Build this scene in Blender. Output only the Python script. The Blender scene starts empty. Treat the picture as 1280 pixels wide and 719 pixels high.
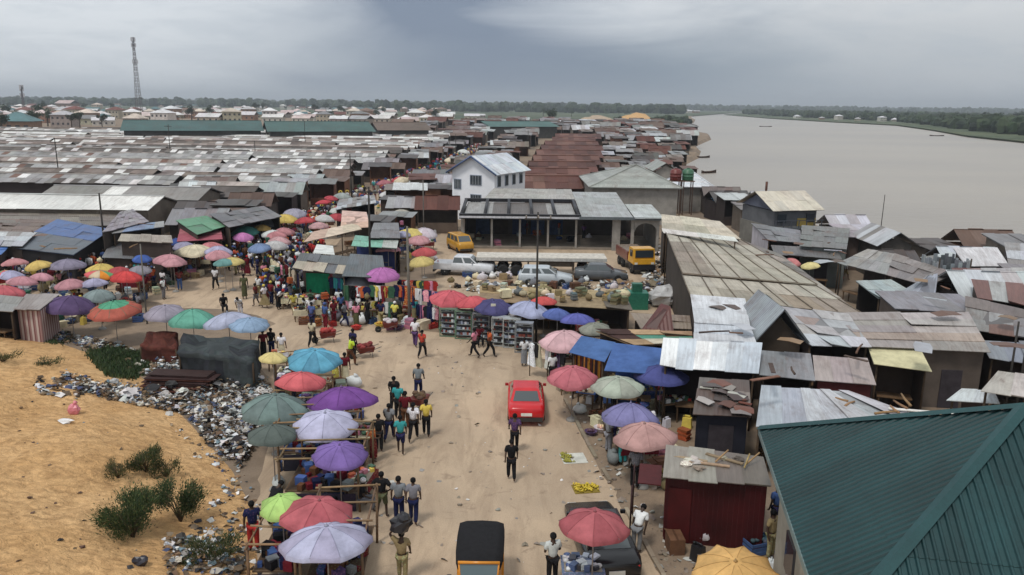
import bpy, bmesh, math, random
from mathutils import Vector, Matrix, noise as mnoise
RND = random.Random(11)
rad = math.radians
COL = bpy.context.scene.collection
# ---------------------------------------------------------------- camera model
CAMH, FPX, PITCH, ROLL = 14.0, 1000.0, rad(12.87), math.atan(0.012)
_f = Vector((0, math.cos(PITCH), -math.sin(PITCH)))
_u = Vector((0, math.sin(PITCH), math.cos(PITCH)))
_r = Vector((1, 0, 0))
_rr = _r * math.cos(ROLL) + _u * math.sin(ROLL)
_uu = _u * math.cos(ROLL) - _r * math.sin(ROLL)
CAM = Vector((0, 0, CAMH))

def P(px, py, z=0.0):
    d = _f * FPX + _rr * (px - 640) + _uu * (359.5 - py)
    t = (z - CAMH) / d.z
    return CAM + d * t

def proj(p):
    v = Vector(p) - CAM
    dz = v.dot(_f)
    if dz < .1: return (-9999, -9999, dz)
    return (640 + FPX * v.dot(_rr) / dz, 359.5 - FPX * v.dot(_uu) / dz, dz)

def ppm(p):
    return FPX / max(.1, (Vector(p) - CAM).dot(_f))

def lin(c):
    c = c / 255.0
    return c / 12.92 if c <= .04045 else ((c + .055) / 1.055) ** 2.4

def S(r, g, b, k=1.0):
    return (min(.9, lin(r) * k), min(.9, lin(g) * k), min(.9, lin(b) * k))

def vary(c, a=.1, rnd=RND):
    k = 1 + rnd.uniform(-a, a)
    return tuple(max(0.004, min(.9, x * k * (1 + rnd.uniform(-a, a) * .25))) for x in c)

# ---------------------------------------------------------------- materials
MATS = {}
def _nt(name):
    m = bpy.data.materials.new(name); m.use_nodes = True
    n = m.node_tree; n.nodes.clear()
    out = n.nodes.new('ShaderNodeOutputMaterial')
    b = n.nodes.new('ShaderNodeBsdfPrincipled')
    n.links.new(b.outputs[0], out.inputs[0])
    return m, n, b

def N(n, t, **k):
    o = n.nodes.new(t)
    for a, v in k.items():
        if a == 'inp':
            for q, w in v.items(): o.inputs[q].default_value = w
        else: setattr(o, a, v)
    return o

def mixc(n, fac, a, b, blend='MIX'):
    m = N(n, 'ShaderNodeMix', data_type='RGBA', blend_type=blend)
    for s, v in ((m.inputs[0], fac), (m.inputs[6], a), (m.inputs[7], b)):
        if hasattr(v, 'is_output') or isinstance(v, bpy.types.NodeSocket): n.links.new(v, s)
        elif isinstance(v, (int, float)): s.default_value = v
        else: s.default_value = (*v, 1) if len(v) == 3 else v
    return m.outputs[2]

def ramp(n, src, stops):
    r = N(n, 'ShaderNodeValToRGB')
    el = r.color_ramp.elements
    while len(el) < len(stops): el.new(.5)
    for e, (p, c) in zip(el, stops):
        e.position = p
        e.color = (c, c, c, 1) if isinstance(c, (int, float)) else (*c, 1)
    n.links.new(src, r.inputs[0])
    return r.outputs[0]

def noise(n, vec, scale, detail=3, rough=.55, dist=0.):
    t = N(n, 'ShaderNodeTexNoise', inp={'Scale': scale, 'Detail': detail, 'Roughness': rough, 'Distortion': dist})
    if vec: n.links.new(vec, t.inputs['Vector'])
    return t.outputs['Fac']

def geo(n, scale=None):
    g = N(n, 'ShaderNodeNewGeometry').outputs['Position']
    if scale is None: return g
    m = N(n, 'ShaderNodeMapping', inp={'Scale': scale}); n.links.new(g, m.inputs[0])
    return m.outputs[0]

def paint(name, rough=.7, metal=0., dirt=.35, dscale=1.2, bump=0., bscale=30., spec=.3, wave=None, rust=0., fine=0., trans=0.):
    m, n, b = _nt(name)
    at = N(n, 'ShaderNodeAttribute', attribute_name='col').outputs['Color']
    ob = N(n, 'ShaderNodeObjectInfo').outputs['Color']
    c = mixc(n, 1.0, at, ob, 'MULTIPLY')
    if dirt:
        f = ramp(n, noise(n, geo(n), dscale, 5, .65), [(.3, 1 - dirt), (.62, 1.0)])
        c = mixc(n, 1.0, c, f, 'MULTIPLY')
    if fine:
        f = ramp(n, noise(n, geo(n), 14, 3, .7), [(.35, 1 - fine), (.65, 1.)])
        c = mixc(n, 1.0, c, f, 'MULTIPLY')
    uv = N(n, 'ShaderNodeUVMap', uv_map='UVMap').outputs[0]
    if rust:
        mp = N(n, 'ShaderNodeMapping', inp={'Scale': (1.4, .35, 1)}); n.links.new(uv, mp.inputs[0])
        a1 = ramp(n, noise(n, geo(n), .45, 4, .7), [(.44, 0.), (.68, 1.)])
        a2 = ramp(n, noise(n, mp.outputs[0], 1.3, 5, .75), [(.42, 0.), (.6, 1.)])
        mm = N(n, 'ShaderNodeMath', operation='MULTIPLY'); n.links.new(a1, mm.inputs[0]); n.links.new(a2, mm.inputs[1])
        m2 = N(n, 'ShaderNodeMath', operation='MULTIPLY'); n.links.new(mm.outputs[0], m2.inputs[0]); m2.inputs[1].default_value = rust
        c = mixc(n, m2.outputs[0], c, (.11, .055, .035))
        # dark drips following the corrugation
        mp2 = N(n, 'ShaderNodeMapping', inp={'Scale': (6, .5, 1)}); n.links.new(uv, mp2.inputs[0])
        f = ramp(n, noise(n, mp2.outputs[0], 1.0, 4, .7), [(.3, .76), (.6, 1.04)])
        c = mixc(n, 1.0, c, f, 'MULTIPLY')
    n.links.new(c, b.inputs['Base Color'])
    b.inputs['Roughness'].default_value = rough; b.inputs['Metallic'].default_value = metal
    b.inputs['Specular IOR Level'].default_value = spec
    h = None
    if wave:
        sx = N(n, 'ShaderNodeSeparateXYZ'); n.links.new(uv, sx.inputs[0])
        mu = N(n, 'ShaderNodeMath', operation='MULTIPLY', inp={1: 2 * math.pi / wave}); n.links.new(sx.outputs[0], mu.inputs[0])
        si = N(n, 'ShaderNodeMath', operation='SINE'); n.links.new(mu.outputs[0], si.inputs[0])
        h = si.outputs[0]
    elif bump:
        h = noise(n, geo(n), bscale, 3, .6)
    if h is not None:
        bp = N(n, 'ShaderNodeBump', inp={'Strength': .35 if wave else bump, 'Distance': .02})
        n.links.new(h, bp.inputs['Height']); n.links.new(bp.outputs[0], b.inputs['Normal'])
    if trans:
        tr = N(n, 'ShaderNodeBsdfTranslucent'); n.links.new(c, tr.inputs[0])
        ms = N(n, 'ShaderNodeMixShader', inp={0: trans})
        n.links.new(b.outputs[0], ms.inputs[1]); n.links.new(tr.outputs[0], ms.inputs[2])
        out = [x for x in n.nodes if x.type == 'OUTPUT_MATERIAL'][0]
        n.links.new(ms.outputs[0], out.inputs[0])
    MATS[name] = m
    return m

paint('tin', rough=.5, metal=.1, dirt=.22, dscale=.5, wave=.2, rust=.6, spec=.5)
paint('tin_far', rough=.6, dirt=.3, dscale=.16, rust=.45, spec=.3)
paint('cleanwall', rough=.8, dirt=.12, dscale=.8, bump=.1, bscale=12)
paint('wall', rough=.85, dirt=.38, dscale=.8, bump=.3, bscale=12)
paint('wood', rough=.85, dirt=.4, dscale=2.5, bump=.4, bscale=25)
paint('cloth', rough=.85, dirt=.34, dscale=1.6, bump=.5, bscale=5, spec=.12, trans=.12, fine=.06)
paint('garment_', rough=.9)
def garment_mat():
    m = paint('garment', rough=.9, dirt=.25, dscale=6, bump=.6, bscale=14, spec=.1)
    n = m.node_tree; b = [x for x in n.nodes if x.type == 'BSDF_PRINCIPLED'][0]; src = b.inputs['Base Color'].links[0].from_socket
    oc = N(n, 'ShaderNodeTexCoord').outputs['Object']; rnd_ = N(n, 'ShaderNodeObjectInfo').outputs['Random']
    v = N(n, 'ShaderNodeTexVoronoi', inp={'Scale': 13.}); n.links.new(oc, v.inputs['Vector'])
    pat = ramp(n, v.outputs['Distance'], [(.3, 1.), (.38, 0.)]); sel = ramp(n, rnd_, [(.6, 0.), (.62, .6)])
    mu = N(n, 'ShaderNodeMath', operation='MULTIPLY'); n.links.new(pat, mu.inputs[0]); n.links.new(sel, mu.inputs[1])
    hs = N(n, 'ShaderNodeHueSaturation', inp={'Hue': .62, 'Saturation': .8, 'Value': 1.7}); n.links.new(src, hs.inputs['Color'])
    add = mixc(n, mu.outputs[0], src, hs.outputs[0]); n.links.new(add, b.inputs['Base Color'])
garment_mat()
paint('plastic', rough=.4, dirt=.2, dscale=4, spec=.5)
paint('carpaint', rough=.25, dirt=.2, dscale=2.5, spec=.6)
paint('metal', rough=.45, metal=.5, dirt=.3, dscale=5)
paint('rubber', rough=.8, dirt=.2, dscale=5)
paint('skin', rough=.55, dirt=.1, dscale=8, spec=.4)
paint('glass', rough=.06, dirt=0, spec=.9)
paint('leaf', rough=.6, dirt=.3, dscale=2.0, spec=.25, trans=.25)
paint('rubbish', rough=.75, dirt=.3, dscale=3.0, spec=.3)

m, n, b = _nt('stripe')
uvn = N(n, 'ShaderNodeUVMap', uv_map='UVMap').outputs[0]; sxx = N(n, 'ShaderNodeSeparateXYZ'); n.links.new(uvn, sxx.inputs[0])
mu = N(n, 'ShaderNodeMath', operation='MULTIPLY', inp={1: 3.2}); n.links.new(sxx.outputs[0], mu.inputs[0]); fr = N(n, 'ShaderNodeMath', operation='FRACT'); n.links.new(mu.outputs[0], fr.inputs[0])
n.links.new(ramp(n, fr.outputs[0], [(.3, S(150, 120, 118)), (.42, S(190, 178, 172)), (.72, S(185, 172, 168)), (.8, S(120, 75, 75))]), b.inputs['Base Color']); b.inputs['Roughness'].default_value = .9
MATS['stripe'] = m
m, n, b = _nt('pattern')
g_ = geo(n); vor = N(n, 'ShaderNodeTexVoronoi', inp={'Scale': 5.}); n.links.new(g_, vor.inputs['Vector'])
uvn = N(n, 'ShaderNodeUVMap', uv_map='UVMap').outputs[0]; sxx = N(n, 'ShaderNodeSeparateXYZ'); n.links.new(uvn, sxx.inputs[0])
mu = N(n, 'ShaderNodeMath', operation='MULTIPLY', inp={1: 2.6}); n.links.new(sxx.outputs[0], mu.inputs[0]); fr = N(n, 'ShaderNodeMath', operation='FRACT'); n.links.new(mu.outputs[0], fr.inputs[0])
cst = ramp(n, fr.outputs[0], [(.35, S(55, 35, 35)), (.45, S(200, 120, 40)), (.7, S(215, 160, 60)), (.8, S(110, 45, 30))])
cst = mixc(n, ramp(n, vor.outputs['Distance'], [(.25, .5), (.4, 0.)]), cst, S(60, 30, 35)); n.links.new(cst, b.inputs['Base Color']); b.inputs['Roughness'].default_value = .9
MATS['pattern'] = m
# ---------------------------------------------------------------- mesh builder
class MB:
    def __init__(s): s.v = []; s.f = []; s.uv = []; s.c = []; s.sm = []
    def face(s, pts, col=(.5, .5, .5), uv=None, smooth=False):
        i = len(s.v); s.v.extend([tuple(p) for p in pts])
        s.f.append(tuple(range(i, i + len(pts)))); s.uv.append(uv or [(0, 0)] * len(pts)); s.c.append(col); s.sm.append(smooth)
    def idx(s, vs, fs, col, smooth=True, cols=None):
        i = len(s.v); s.v.extend([tuple(p) for p in vs])
        for k, f in enumerate(fs):
            s.f.append(tuple(i + a for a in f)); s.uv.append([(0, 0)] * len(f)); s.c.append(cols[k] if cols else col); s.sm.append(smooth)
    def box(s, c, sz, col, rz=0, top=None, M=None, bev=0):
        x, y, z = [a / 2 for a in sz]
        tx, ty = (top if top else (1, 1))
        pts = [(-x, -y, -z), (x, -y, -z), (x, y, -z), (-x, y, -z), (-x * tx, -y * ty, z), (x * tx, -y * ty, z), (x * tx, y * ty, z), (-x * tx, y * ty, z)]
        m = Matrix.Translation(c) @ Matrix.Rotation(rz, 4, 'Z')
        if M: m = M @ m
        pts = [m @ Vector(p) for p in pts]
        fs = [(0, 3, 2, 1), (4, 5, 6, 7), (0, 1, 5, 4), (1, 2, 6, 5), (2, 3, 7, 6), (3, 0, 4, 7)]
        s.idx(pts, fs, col, False)
    def tube(s, pts, r, col, n=6, cap=True, smooth=True):
        pts = [Vector(p) for p in pts]
        if isinstance(r, (int, float)): r = [r] * len(pts)
        vs = []; fs = []
        for i, p in enumerate(pts):
            d = (pts[min(i + 1, len(pts) - 1)] - pts[max(i - 1, 0)]).normalized()
            a = d.orthogonal().normalized() if i == 0 else (pa - d * pa.dot(d)).normalized()
            pa = a; b = d.cross(a)
            for k in range(n):
                t = 2 * math.pi * k / n
                vs.append(p + (a * math.cos(t) + b * math.sin(t)) * r[i])
        for i in range(len(pts) - 1):
            for k in range(n):
                fs.append((i * n + k, i * n + (k + 1) % n, (i + 1) * n + (k + 1) % n, (i + 1) * n + k))
        if cap:
            fs.append(tuple(reversed(range(n)))); fs.append(tuple(range((len(pts) - 1) * n, len(pts) * n)))
        s.idx(vs, fs, col, smooth)
    def lathe(s, prof, col, n=12, c=(0, 0, 0), smooth=True, sx=1, sy=1, M=None):
        vs = []; fs = []
        for r, z in prof:
            for k in range(n):
                t = 2 * math.pi * k / n
                v = Vector((c[0] + r * sx * math.cos(t), c[1] + r * sy * math.sin(t), c[2] + z))
                vs.append(M @ v if M else v)
        for i in range(len(prof) - 1):
            for k in range(n):
                fs.append((i * n + k, i * n + (k + 1) % n, (i + 1) * n + (k + 1) % n, (i + 1) * n + k))
        fs.append(tuple(reversed(range(n)))); fs.append(tuple(range((len(prof) - 1) * n, len(prof) * n)))
        s.idx(vs, fs, col, smooth)
    def blob(s, c, r, col, n=8, m=5, jit=0., rnd=RND):
        vs = [(c[0], c[1], c[2] - r[2])]; fs = []
        for i in range(1, m):
            a = -math.pi / 2 + math.pi * i / m
            for k in range(n):
                t = 2 * math.pi * k / n
                j = 1 + rnd.uniform(-jit, jit)
                vs.append((c[0] + r[0] * math.cos(a) * math.cos(t) * j, c[1] + r[1] * math.cos(a) * math.sin(t) * j, c[2] + r[2] * math.sin(a) * j))
        vs.append((c[0], c[1], c[2] + r[2]))
        for k in range(n):
            fs.append((0, 1 + (k + 1) % n, 1 + k))
            fs.append((len(vs) - 1, 1 + (m - 2) * n + k, 1 + (m - 2) * n + (k + 1) % n))
        for i in range(m - 2):
            for k in range(n):
                fs.append((1 + i * n + k, 1 + i * n + (k + 1) % n, 1 + (i + 1) * n + (k + 1) % n, 1 + (i + 1) * n + k))
        s.idx(vs, fs, col, jit < .12)
    def prism(s, poly, y0, y1, col, M=None):
        """poly in (x,z), extruded along y"""
        n = len(poly)
        vs = [Vector((x, y0, z)) for x, z in poly] + [Vector((x, y1, z)) for x, z in poly]
        if M: vs = [M @ v for v in vs]
        fs = [tuple(range(n)), tuple(reversed(range(n, 2 * n)))] + [((i + 1) % n, i, n + i, n + (i + 1) % n) for i in range(n)]
        s.idx(vs, fs, col, False)
    def wallseg(s, p, q, zb, zp, zq, th, col):
        p, q = Vector(p), Vector(q); p.z = q.z = 0
        d = (q - p); 
        if d.length < .01: return
        n = Vector((-d.y, d.x, 0)).normalized() * th / 2
        a, b, c, e = p - n, q - n, q + n, p + n
        def z(v, h): return (v.x, v.y, h)
        pts = [z(a, zb), z(b, zb), z(c, zb), z(e, zb), z(a, zp), z(b, zq), z(c, zq), z(e, zp)]
        L = d.length
        i = len(s.v)
        fs = [(0, 3, 2, 1), (4, 5, 6, 7), (0, 1, 5, 4), (1, 2, 6, 5), (2, 3, 7, 6), (3, 0, 4, 7)]
        uvs = {2: [(0, 0), (L, 0), (L, zq), (0, zp)], 4: [(L, 0), (0, 0), (0, zp), (L, zq)]}
        s.v.extend(pts)
        for k, f in enumerate(fs):
            s.f.append(tuple(i + a for a in f)); s.uv.append(uvs.get(k, [(0, 0)] * 4)); s.c.append(col); s.sm.append(False)
    def shift(s, off):
        s.v = [(a - off[0], b - off[1], c - off[2]) for a, b, c in s.v]; return s
    def mesh(s, name, mat):
        me = bpy.data.meshes.new(name); me.from_pydata(s.v, [], s.f)
        ca = me.color_attributes.new('col', 'FLOAT_COLOR', 'CORNER')
        ul = me.uv_layers.new(name='UVMap')
        cc = []; uu = []
        for f, c, u in zip(s.f, s.c, s.uv):
            for k in range(len(f)): cc += [c[0], c[1], c[2], 1.0]; uu += [u[k][0], u[k][1]]
        ca.data.foreach_set('color', cc); ul.data.foreach_set('uv', uu)
        me.polygons.foreach_set('use_smooth', s.sm)
        me.materials.append(MATS[mat] if isinstance(mat, str) else mat)
        me.update(); return me
    def build(s, name, mat, parent=None, loc=None):
        return link(name, s.mesh(name, mat), parent, loc)

def link(name, me, parent=None, loc=None, col=None, rz=0):
    o = bpy.data.objects.new(name, me); COL.objects.link(o)
    o.color = (1, 1, 1, 1) if col is None else (*col, 1)
    if parent: o.parent = parent
    if loc is not None: o.location = loc
    if rz: o.rotation_euler.z = rz
    return o

LABELS = []      # (obj, description, mode)
def tag(o, desc, cat, group=None, auto=False):
    o['category'] = cat
    if group: o['group'] = group
    LABELS.append((o, desc, auto))
    return o

def empty(name, loc, desc, cat, rz=0, group=None, auto=False):
    o = bpy.data.objects.new(name, None); COL.objects.link(o)
    o.location = loc; o.rotation_euler.z = rz; o.empty_display_size = .2
    return tag(o, desc, cat, group, auto)

def struct(o, kind='structure'):
    o['kind'] = kind; return o

KIDS = {}
def kids(o):
    return [c for c in COL.objects if c.parent == o]
def dup(o, ch=None, parent=None):
    c = o.copy(); COL.objects.link(c); c.parent = parent
    if 'label' in c: del c['label']
    return c
def capture(root):
    """list of (object, parent index) for a finished thing, for cheap copying"""
    lst = [(root, -1)]; i = 0
    allc = {}
    for c in COL.objects:
        if c.parent: allc.setdefault(c.parent, []).append(c)
    while i < len(lst):
        for c in allc.get(lst[i][0], []): lst.append((c, i))
        i += 1
    return lst
def stamp(cap, loc, rz=0, scale=1, desc=None, cat=None, group=None, auto=True, colors=None):
    new = []
    for o, pi in cap:
        c = o.copy(); COL.objects.link(c)
        for k in ('label',):
            if k in c: del c[k]
        if pi >= 0: c.parent = new[pi]
        else: c.parent = None
        if colors and pi >= 0:
            k = o.name.split('.')[0]
            if k in colors: c.color = (*colors[k], 1)
        new.append(c)
    r = new[0]; r.location = loc; r.rotation_euler.z = rz
    r.scale = (scale, scale, scale) if isinstance(scale, (int, float)) else scale
    if desc: tag(r, desc, cat or r.get('category', 'thing'), group, auto)
    return r
def discard(cap):
    for o, _ in cap:
        for i, t in enumerate(LABELS):
            if t[0] == o: LABELS.pop(i); break
    for o, _ in reversed(cap): bpy.data.objects.remove(o)

# corrugated sheets laid over the quad A(near left) B(near right) C(far right) D(far left)
def sheets(mb, A, B, C, D, sw=.9, sl=2.4, cols=((.4, .4, .4),), jit=.03, th=.04, gap=0.0, rnd=RND, under=True, colfn=None, var=.12):
    A, B, C, D = map(Vector, (A, B, C, D))
    nrm = (B - A).cross(D - A).normalized()
    if nrm.z < 0: nrm = -nrm
    nu = max(1, round((B - A).length / sw)); nv = max(1, round((D - A).length / sl))
    LU, LV = (B - A).length, (D - A).length
    def bl(u, v): return (A * (1 - u) + B * u) * (1 - v) + (D * (1 - u) + C * u) * v
    ou = .02 / max(LU, 1); ov = .05 / max(LV, 1)
    for j in range(nv):
        rowk = rnd.choice(cols)
        for i in range(nu):
            u0, u1 = i / nu - ou, (i + 1) / nu + ou; v0, v1 = j / nv - ov, (j + 1) / nv + ov * .3
            if jit >= .03 and j == 0: v0 -= rnd.uniform(-.02, .2) / max(LV, 1)
            if jit >= .03 and j == nv - 1: v1 += rnd.uniform(-.02, .16) / max(LV, 1)
            if jit >= .03: u0 += rnd.uniform(-.04, .02) / max(LU, 1)
            h = .012 * ((i + j) % 3) + rnd.uniform(0, jit)
            if colfn: c = colfn(i, j, nu, nv)
            else: c = vary(rowk if rnd.random() < .55 else rnd.choice(cols), var, rnd)
            lf = rnd.uniform(.03, .14) if jit >= .03 and rnd.random() < .12 else 0
            q = [bl(u0, v0) + nrm * (h + .012 + lf), bl(u1, v0) + nrm * (h + .012 + rnd.uniform(-.2, .2) * jit), bl(u1, v1) + nrm * h, bl(u0, v1) + nrm * h]
            uv = [(u0 * LU, v0 * LV), (u1 * LU, v0 * LV), (u1 * LU, v1 * LV), (u0 * LU, v1 * LV)]
            mb.face(q, c, uv)
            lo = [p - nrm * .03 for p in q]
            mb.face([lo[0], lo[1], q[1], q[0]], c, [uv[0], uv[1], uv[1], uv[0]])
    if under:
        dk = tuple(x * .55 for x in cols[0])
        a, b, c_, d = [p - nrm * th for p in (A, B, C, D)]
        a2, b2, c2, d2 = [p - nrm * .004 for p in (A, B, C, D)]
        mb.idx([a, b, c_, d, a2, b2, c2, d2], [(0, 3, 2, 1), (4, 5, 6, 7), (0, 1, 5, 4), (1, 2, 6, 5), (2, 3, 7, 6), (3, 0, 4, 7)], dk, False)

OCC = []   # occupied discs for scattering: (x,y,r)
def occ(pts, r):
    for p in pts: OCC.append((p[0], p[1], r))
def free(x, y, r):
    return all((x - a) ** 2 + (y - b) ** 2 > (r + q) ** 2 for a, b, q in OCC)
def inpoly(x, y, poly):
    c = False; n = len(poly)
    for i in range(n):
        x1, y1 = poly[i][:2]; x2, y2 = poly[(i + 1) % n][:2]
        if (y1 > y) != (y2 > y) and x < (x2 - x1) * (y - y1) / (y2 - y1) + x1: c = not c
    return c
def occquad(q):
    A, B, C, D = q
    w = (B - A).length; d = (D - A).length; r = max(.5, min(w, d) / 2)
    nu = max(1, int(w / (2 * r)) ); nv = max(1, int(d / (2 * r)))
    for i in range(nu):
        for j in range(nv):
            u, v = (i + .5) / nu, (j + .5) / nv
            p = (A * (1 - u) + B * u) * (1 - v) + (D * (1 - u) + C * u) * v
            OCC.append((p.x, p.y, r))

TIN_G = [S(178, 180, 184), S(160, 160, 162), S(196, 200, 204), S(142, 138, 134)]
TIN_R = [S(130, 105, 95), S(110, 80, 70), S(145, 125, 115), S(95, 70, 62)]
TIN_S = [S(228, 234, 238), S(196, 206, 214), S(240, 242, 244), S(205, 212, 218)]
TIN_D = [S(110, 108, 108), S(95, 92, 90), S(125, 122, 120)]
TIN_M = [S(160, 155, 150), S(140, 118, 108), S(175, 172, 168), S(120, 112, 106), S(150, 128, 118)]
TIN_B = [S(190, 182, 165), S(178, 168, 150), S(198, 192, 176)]
TIN_X = TIN_G + TIN_R + TIN_D

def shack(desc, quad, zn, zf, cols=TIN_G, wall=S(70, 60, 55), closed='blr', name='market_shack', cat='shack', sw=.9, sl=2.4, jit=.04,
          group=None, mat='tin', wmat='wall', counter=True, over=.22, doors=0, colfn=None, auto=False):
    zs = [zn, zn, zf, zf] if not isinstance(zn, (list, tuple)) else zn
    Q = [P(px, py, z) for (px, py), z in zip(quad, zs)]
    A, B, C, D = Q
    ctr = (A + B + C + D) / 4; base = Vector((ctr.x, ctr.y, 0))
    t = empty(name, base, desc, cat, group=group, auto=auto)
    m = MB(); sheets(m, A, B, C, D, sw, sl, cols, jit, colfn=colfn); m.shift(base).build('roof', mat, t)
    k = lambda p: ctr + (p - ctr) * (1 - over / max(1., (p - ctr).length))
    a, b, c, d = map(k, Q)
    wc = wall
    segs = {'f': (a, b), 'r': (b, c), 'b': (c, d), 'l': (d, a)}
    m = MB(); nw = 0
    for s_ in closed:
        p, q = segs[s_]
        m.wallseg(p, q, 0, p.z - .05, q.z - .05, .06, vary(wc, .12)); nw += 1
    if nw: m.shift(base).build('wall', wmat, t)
    for p in (a, b) if 'f' not in closed else ():
        pm = MB(); pm.tube([(p.x, p.y, 0), (p.x, p.y, p.z - .05)], .05, S(80, 65, 50), 5); pm.shift(base).build('post', 'wood', t)
    if 'f' in closed and doors:
        for i in range(doors):
            u = (i + .5) / doors; p = a * (1 - u) + b * u; w = (b - a).normalized()
            n_ = Vector((w.y, -w.x, 0)); n_ = n_ if n_.y < 0 else -n_
            e = p + n_ * .045
            dm = MB(); dm.box((0, 0, 0), (.95, .05, 1.9), S(60, 55, 60)); dm.build('door', 'wood', t, loc=(e.x - base.x, e.y - base.y, .97)).rotation_euler.z = math.atan2(w.y, w.x)
    elif counter and 'f' not in closed and (b - a).length > 1.5:
        w = (b - a).normalized(); inn = ((d - a) + (c - b)).normalized()
        p = (a + b) / 2 + inn * .7
        cm = MB(); L = (b - a).length * .75
        cm.box((0, 0, .8), (L, .7, .06), S(120, 95, 70)); 
        for sx in (-1, 1):
            for sy in (-1, 1): cm.box((sx * (L / 2 - .1), sy * .28, .385), (.06, .06, .77), S(100, 80, 60))
        o = cm.build('counter', 'wood', t, loc=(p.x - base.x, p.y - base.y, 0)); o.rotation_euler.z = math.atan2(w.y, w.x)
    occquad(Q)
    return t

def gable(desc, A, B, W, ze, zr, cols=TIN_G, wall=S(120, 110, 100), name='shed', cat='shed', sw=1.0, sl=3, jit=.03, group=None,
          mat='tin', colfn=None, auto=False, over=.4, extra=None, var=.12, occr=True, wmat='wall'):
    """long gable shed: A,B world points of the near eave (z ignored); W depth"""
    A = Vector((A[0], A[1], ze)); B = Vector((B[0], B[1], ze))
    w = (B - A).normalized(); n = Vector((-w.y, w.x, 0))
    if n.y < 0 and abs(n.y) > .01: n = -n
    C, D = B + n * W, A + n * W
    R0, R1 = (A + D) / 2, (B + C) / 2; R0.z = R1.z = zr
    base = (A + B + C + D) / 4; base = Vector((base.x, base.y, 0))
    t = empty(name, base, desc, cat, group=group, auto=auto)
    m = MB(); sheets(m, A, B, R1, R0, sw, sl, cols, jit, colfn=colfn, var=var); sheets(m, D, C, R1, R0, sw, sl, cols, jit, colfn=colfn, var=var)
    m.tube([R0 + Vector((0, 0, .05)), R1 + Vector((0, 0, .05))], .09, vary(cols[-1], .1), 6)
    m.shift(base).build('roof', mat, t)
    a, b, c, d = A + (w + n) * over, B + (n - w) * over, C - (w + n) * over, D + (w - n) * over
    m = MB()
    for p, q in ((a, b), (c, d)): m.wallseg(p, q, 0, ze + .1, ze + .1, .12, wall)
    for p, q in ((b, c), (d, a)):
        m.wallseg(p, q, 0, ze + .1, ze + .1, .12, wall)
        mid = (p + q) / 2; o_ = w * .05
        zt = zr - .15
        m.idx([(p + o_).xy.to_3d() + Vector((0, 0, ze)), (q + o_).xy.to_3d() + Vector((0, 0, ze)), Vector((mid.x + o_.x, mid.y + o_.y, zt)),
               (p - o_).xy.to_3d() + Vector((0, 0, ze)), (q - o_).xy.to_3d() + Vector((0, 0, ze)), Vector((mid.x - o_.x, mid.y - o_.y, zt))],
              [(0, 1, 2), (5, 4, 3), (0, 2, 5, 3), (1, 4, 5, 2)], wall, False)
    m.shift(base).build('wall', wmat, t)
    if occr: occquad((A, B, C, D))
    return t, (A, B, C, D, base)
# ================================================================ people
def skin_mesh(name, V, E, Rr, mat, root=0, sub=1, extra=None):
    me = bpy.data.meshes.new(name); me.from_pydata(V, E, [])
    o = bpy.data.objects.new(name, me); COL.objects.link(o)
    md = o.modifiers.new('s', 'SKIN'); md.use_smooth_shade = True
    if not me.skin_vertices: 
        bpy.context.view_layer.update()
    for i, r in enumerate(Rr):
        me.skin_vertices[0].data[i].radius = r; me.skin_vertices[0].data[i].use_root = (i == root)
    sb = o.modifiers.new('d', 'SUBSURF'); sb.levels = sub; sb.render_levels = sub
    dg = bpy.context.evaluated_depsgraph_get()
    nm = bpy.data.meshes.new_from_object(o.evaluated_get(dg))
    mb = MB(); fs = [tuple(p.vertices) for p in nm.polygons]
    mb.idx([v.co for v in nm.vertices], fs, (1, 1, 1), True)
    if extra: extra(mb)
    out = mb.mesh(name, mat)
    bpy.data.objects.remove(o); bpy.data.meshes.remove(nm); bpy.data.meshes.remove(me)
    return out

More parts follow.
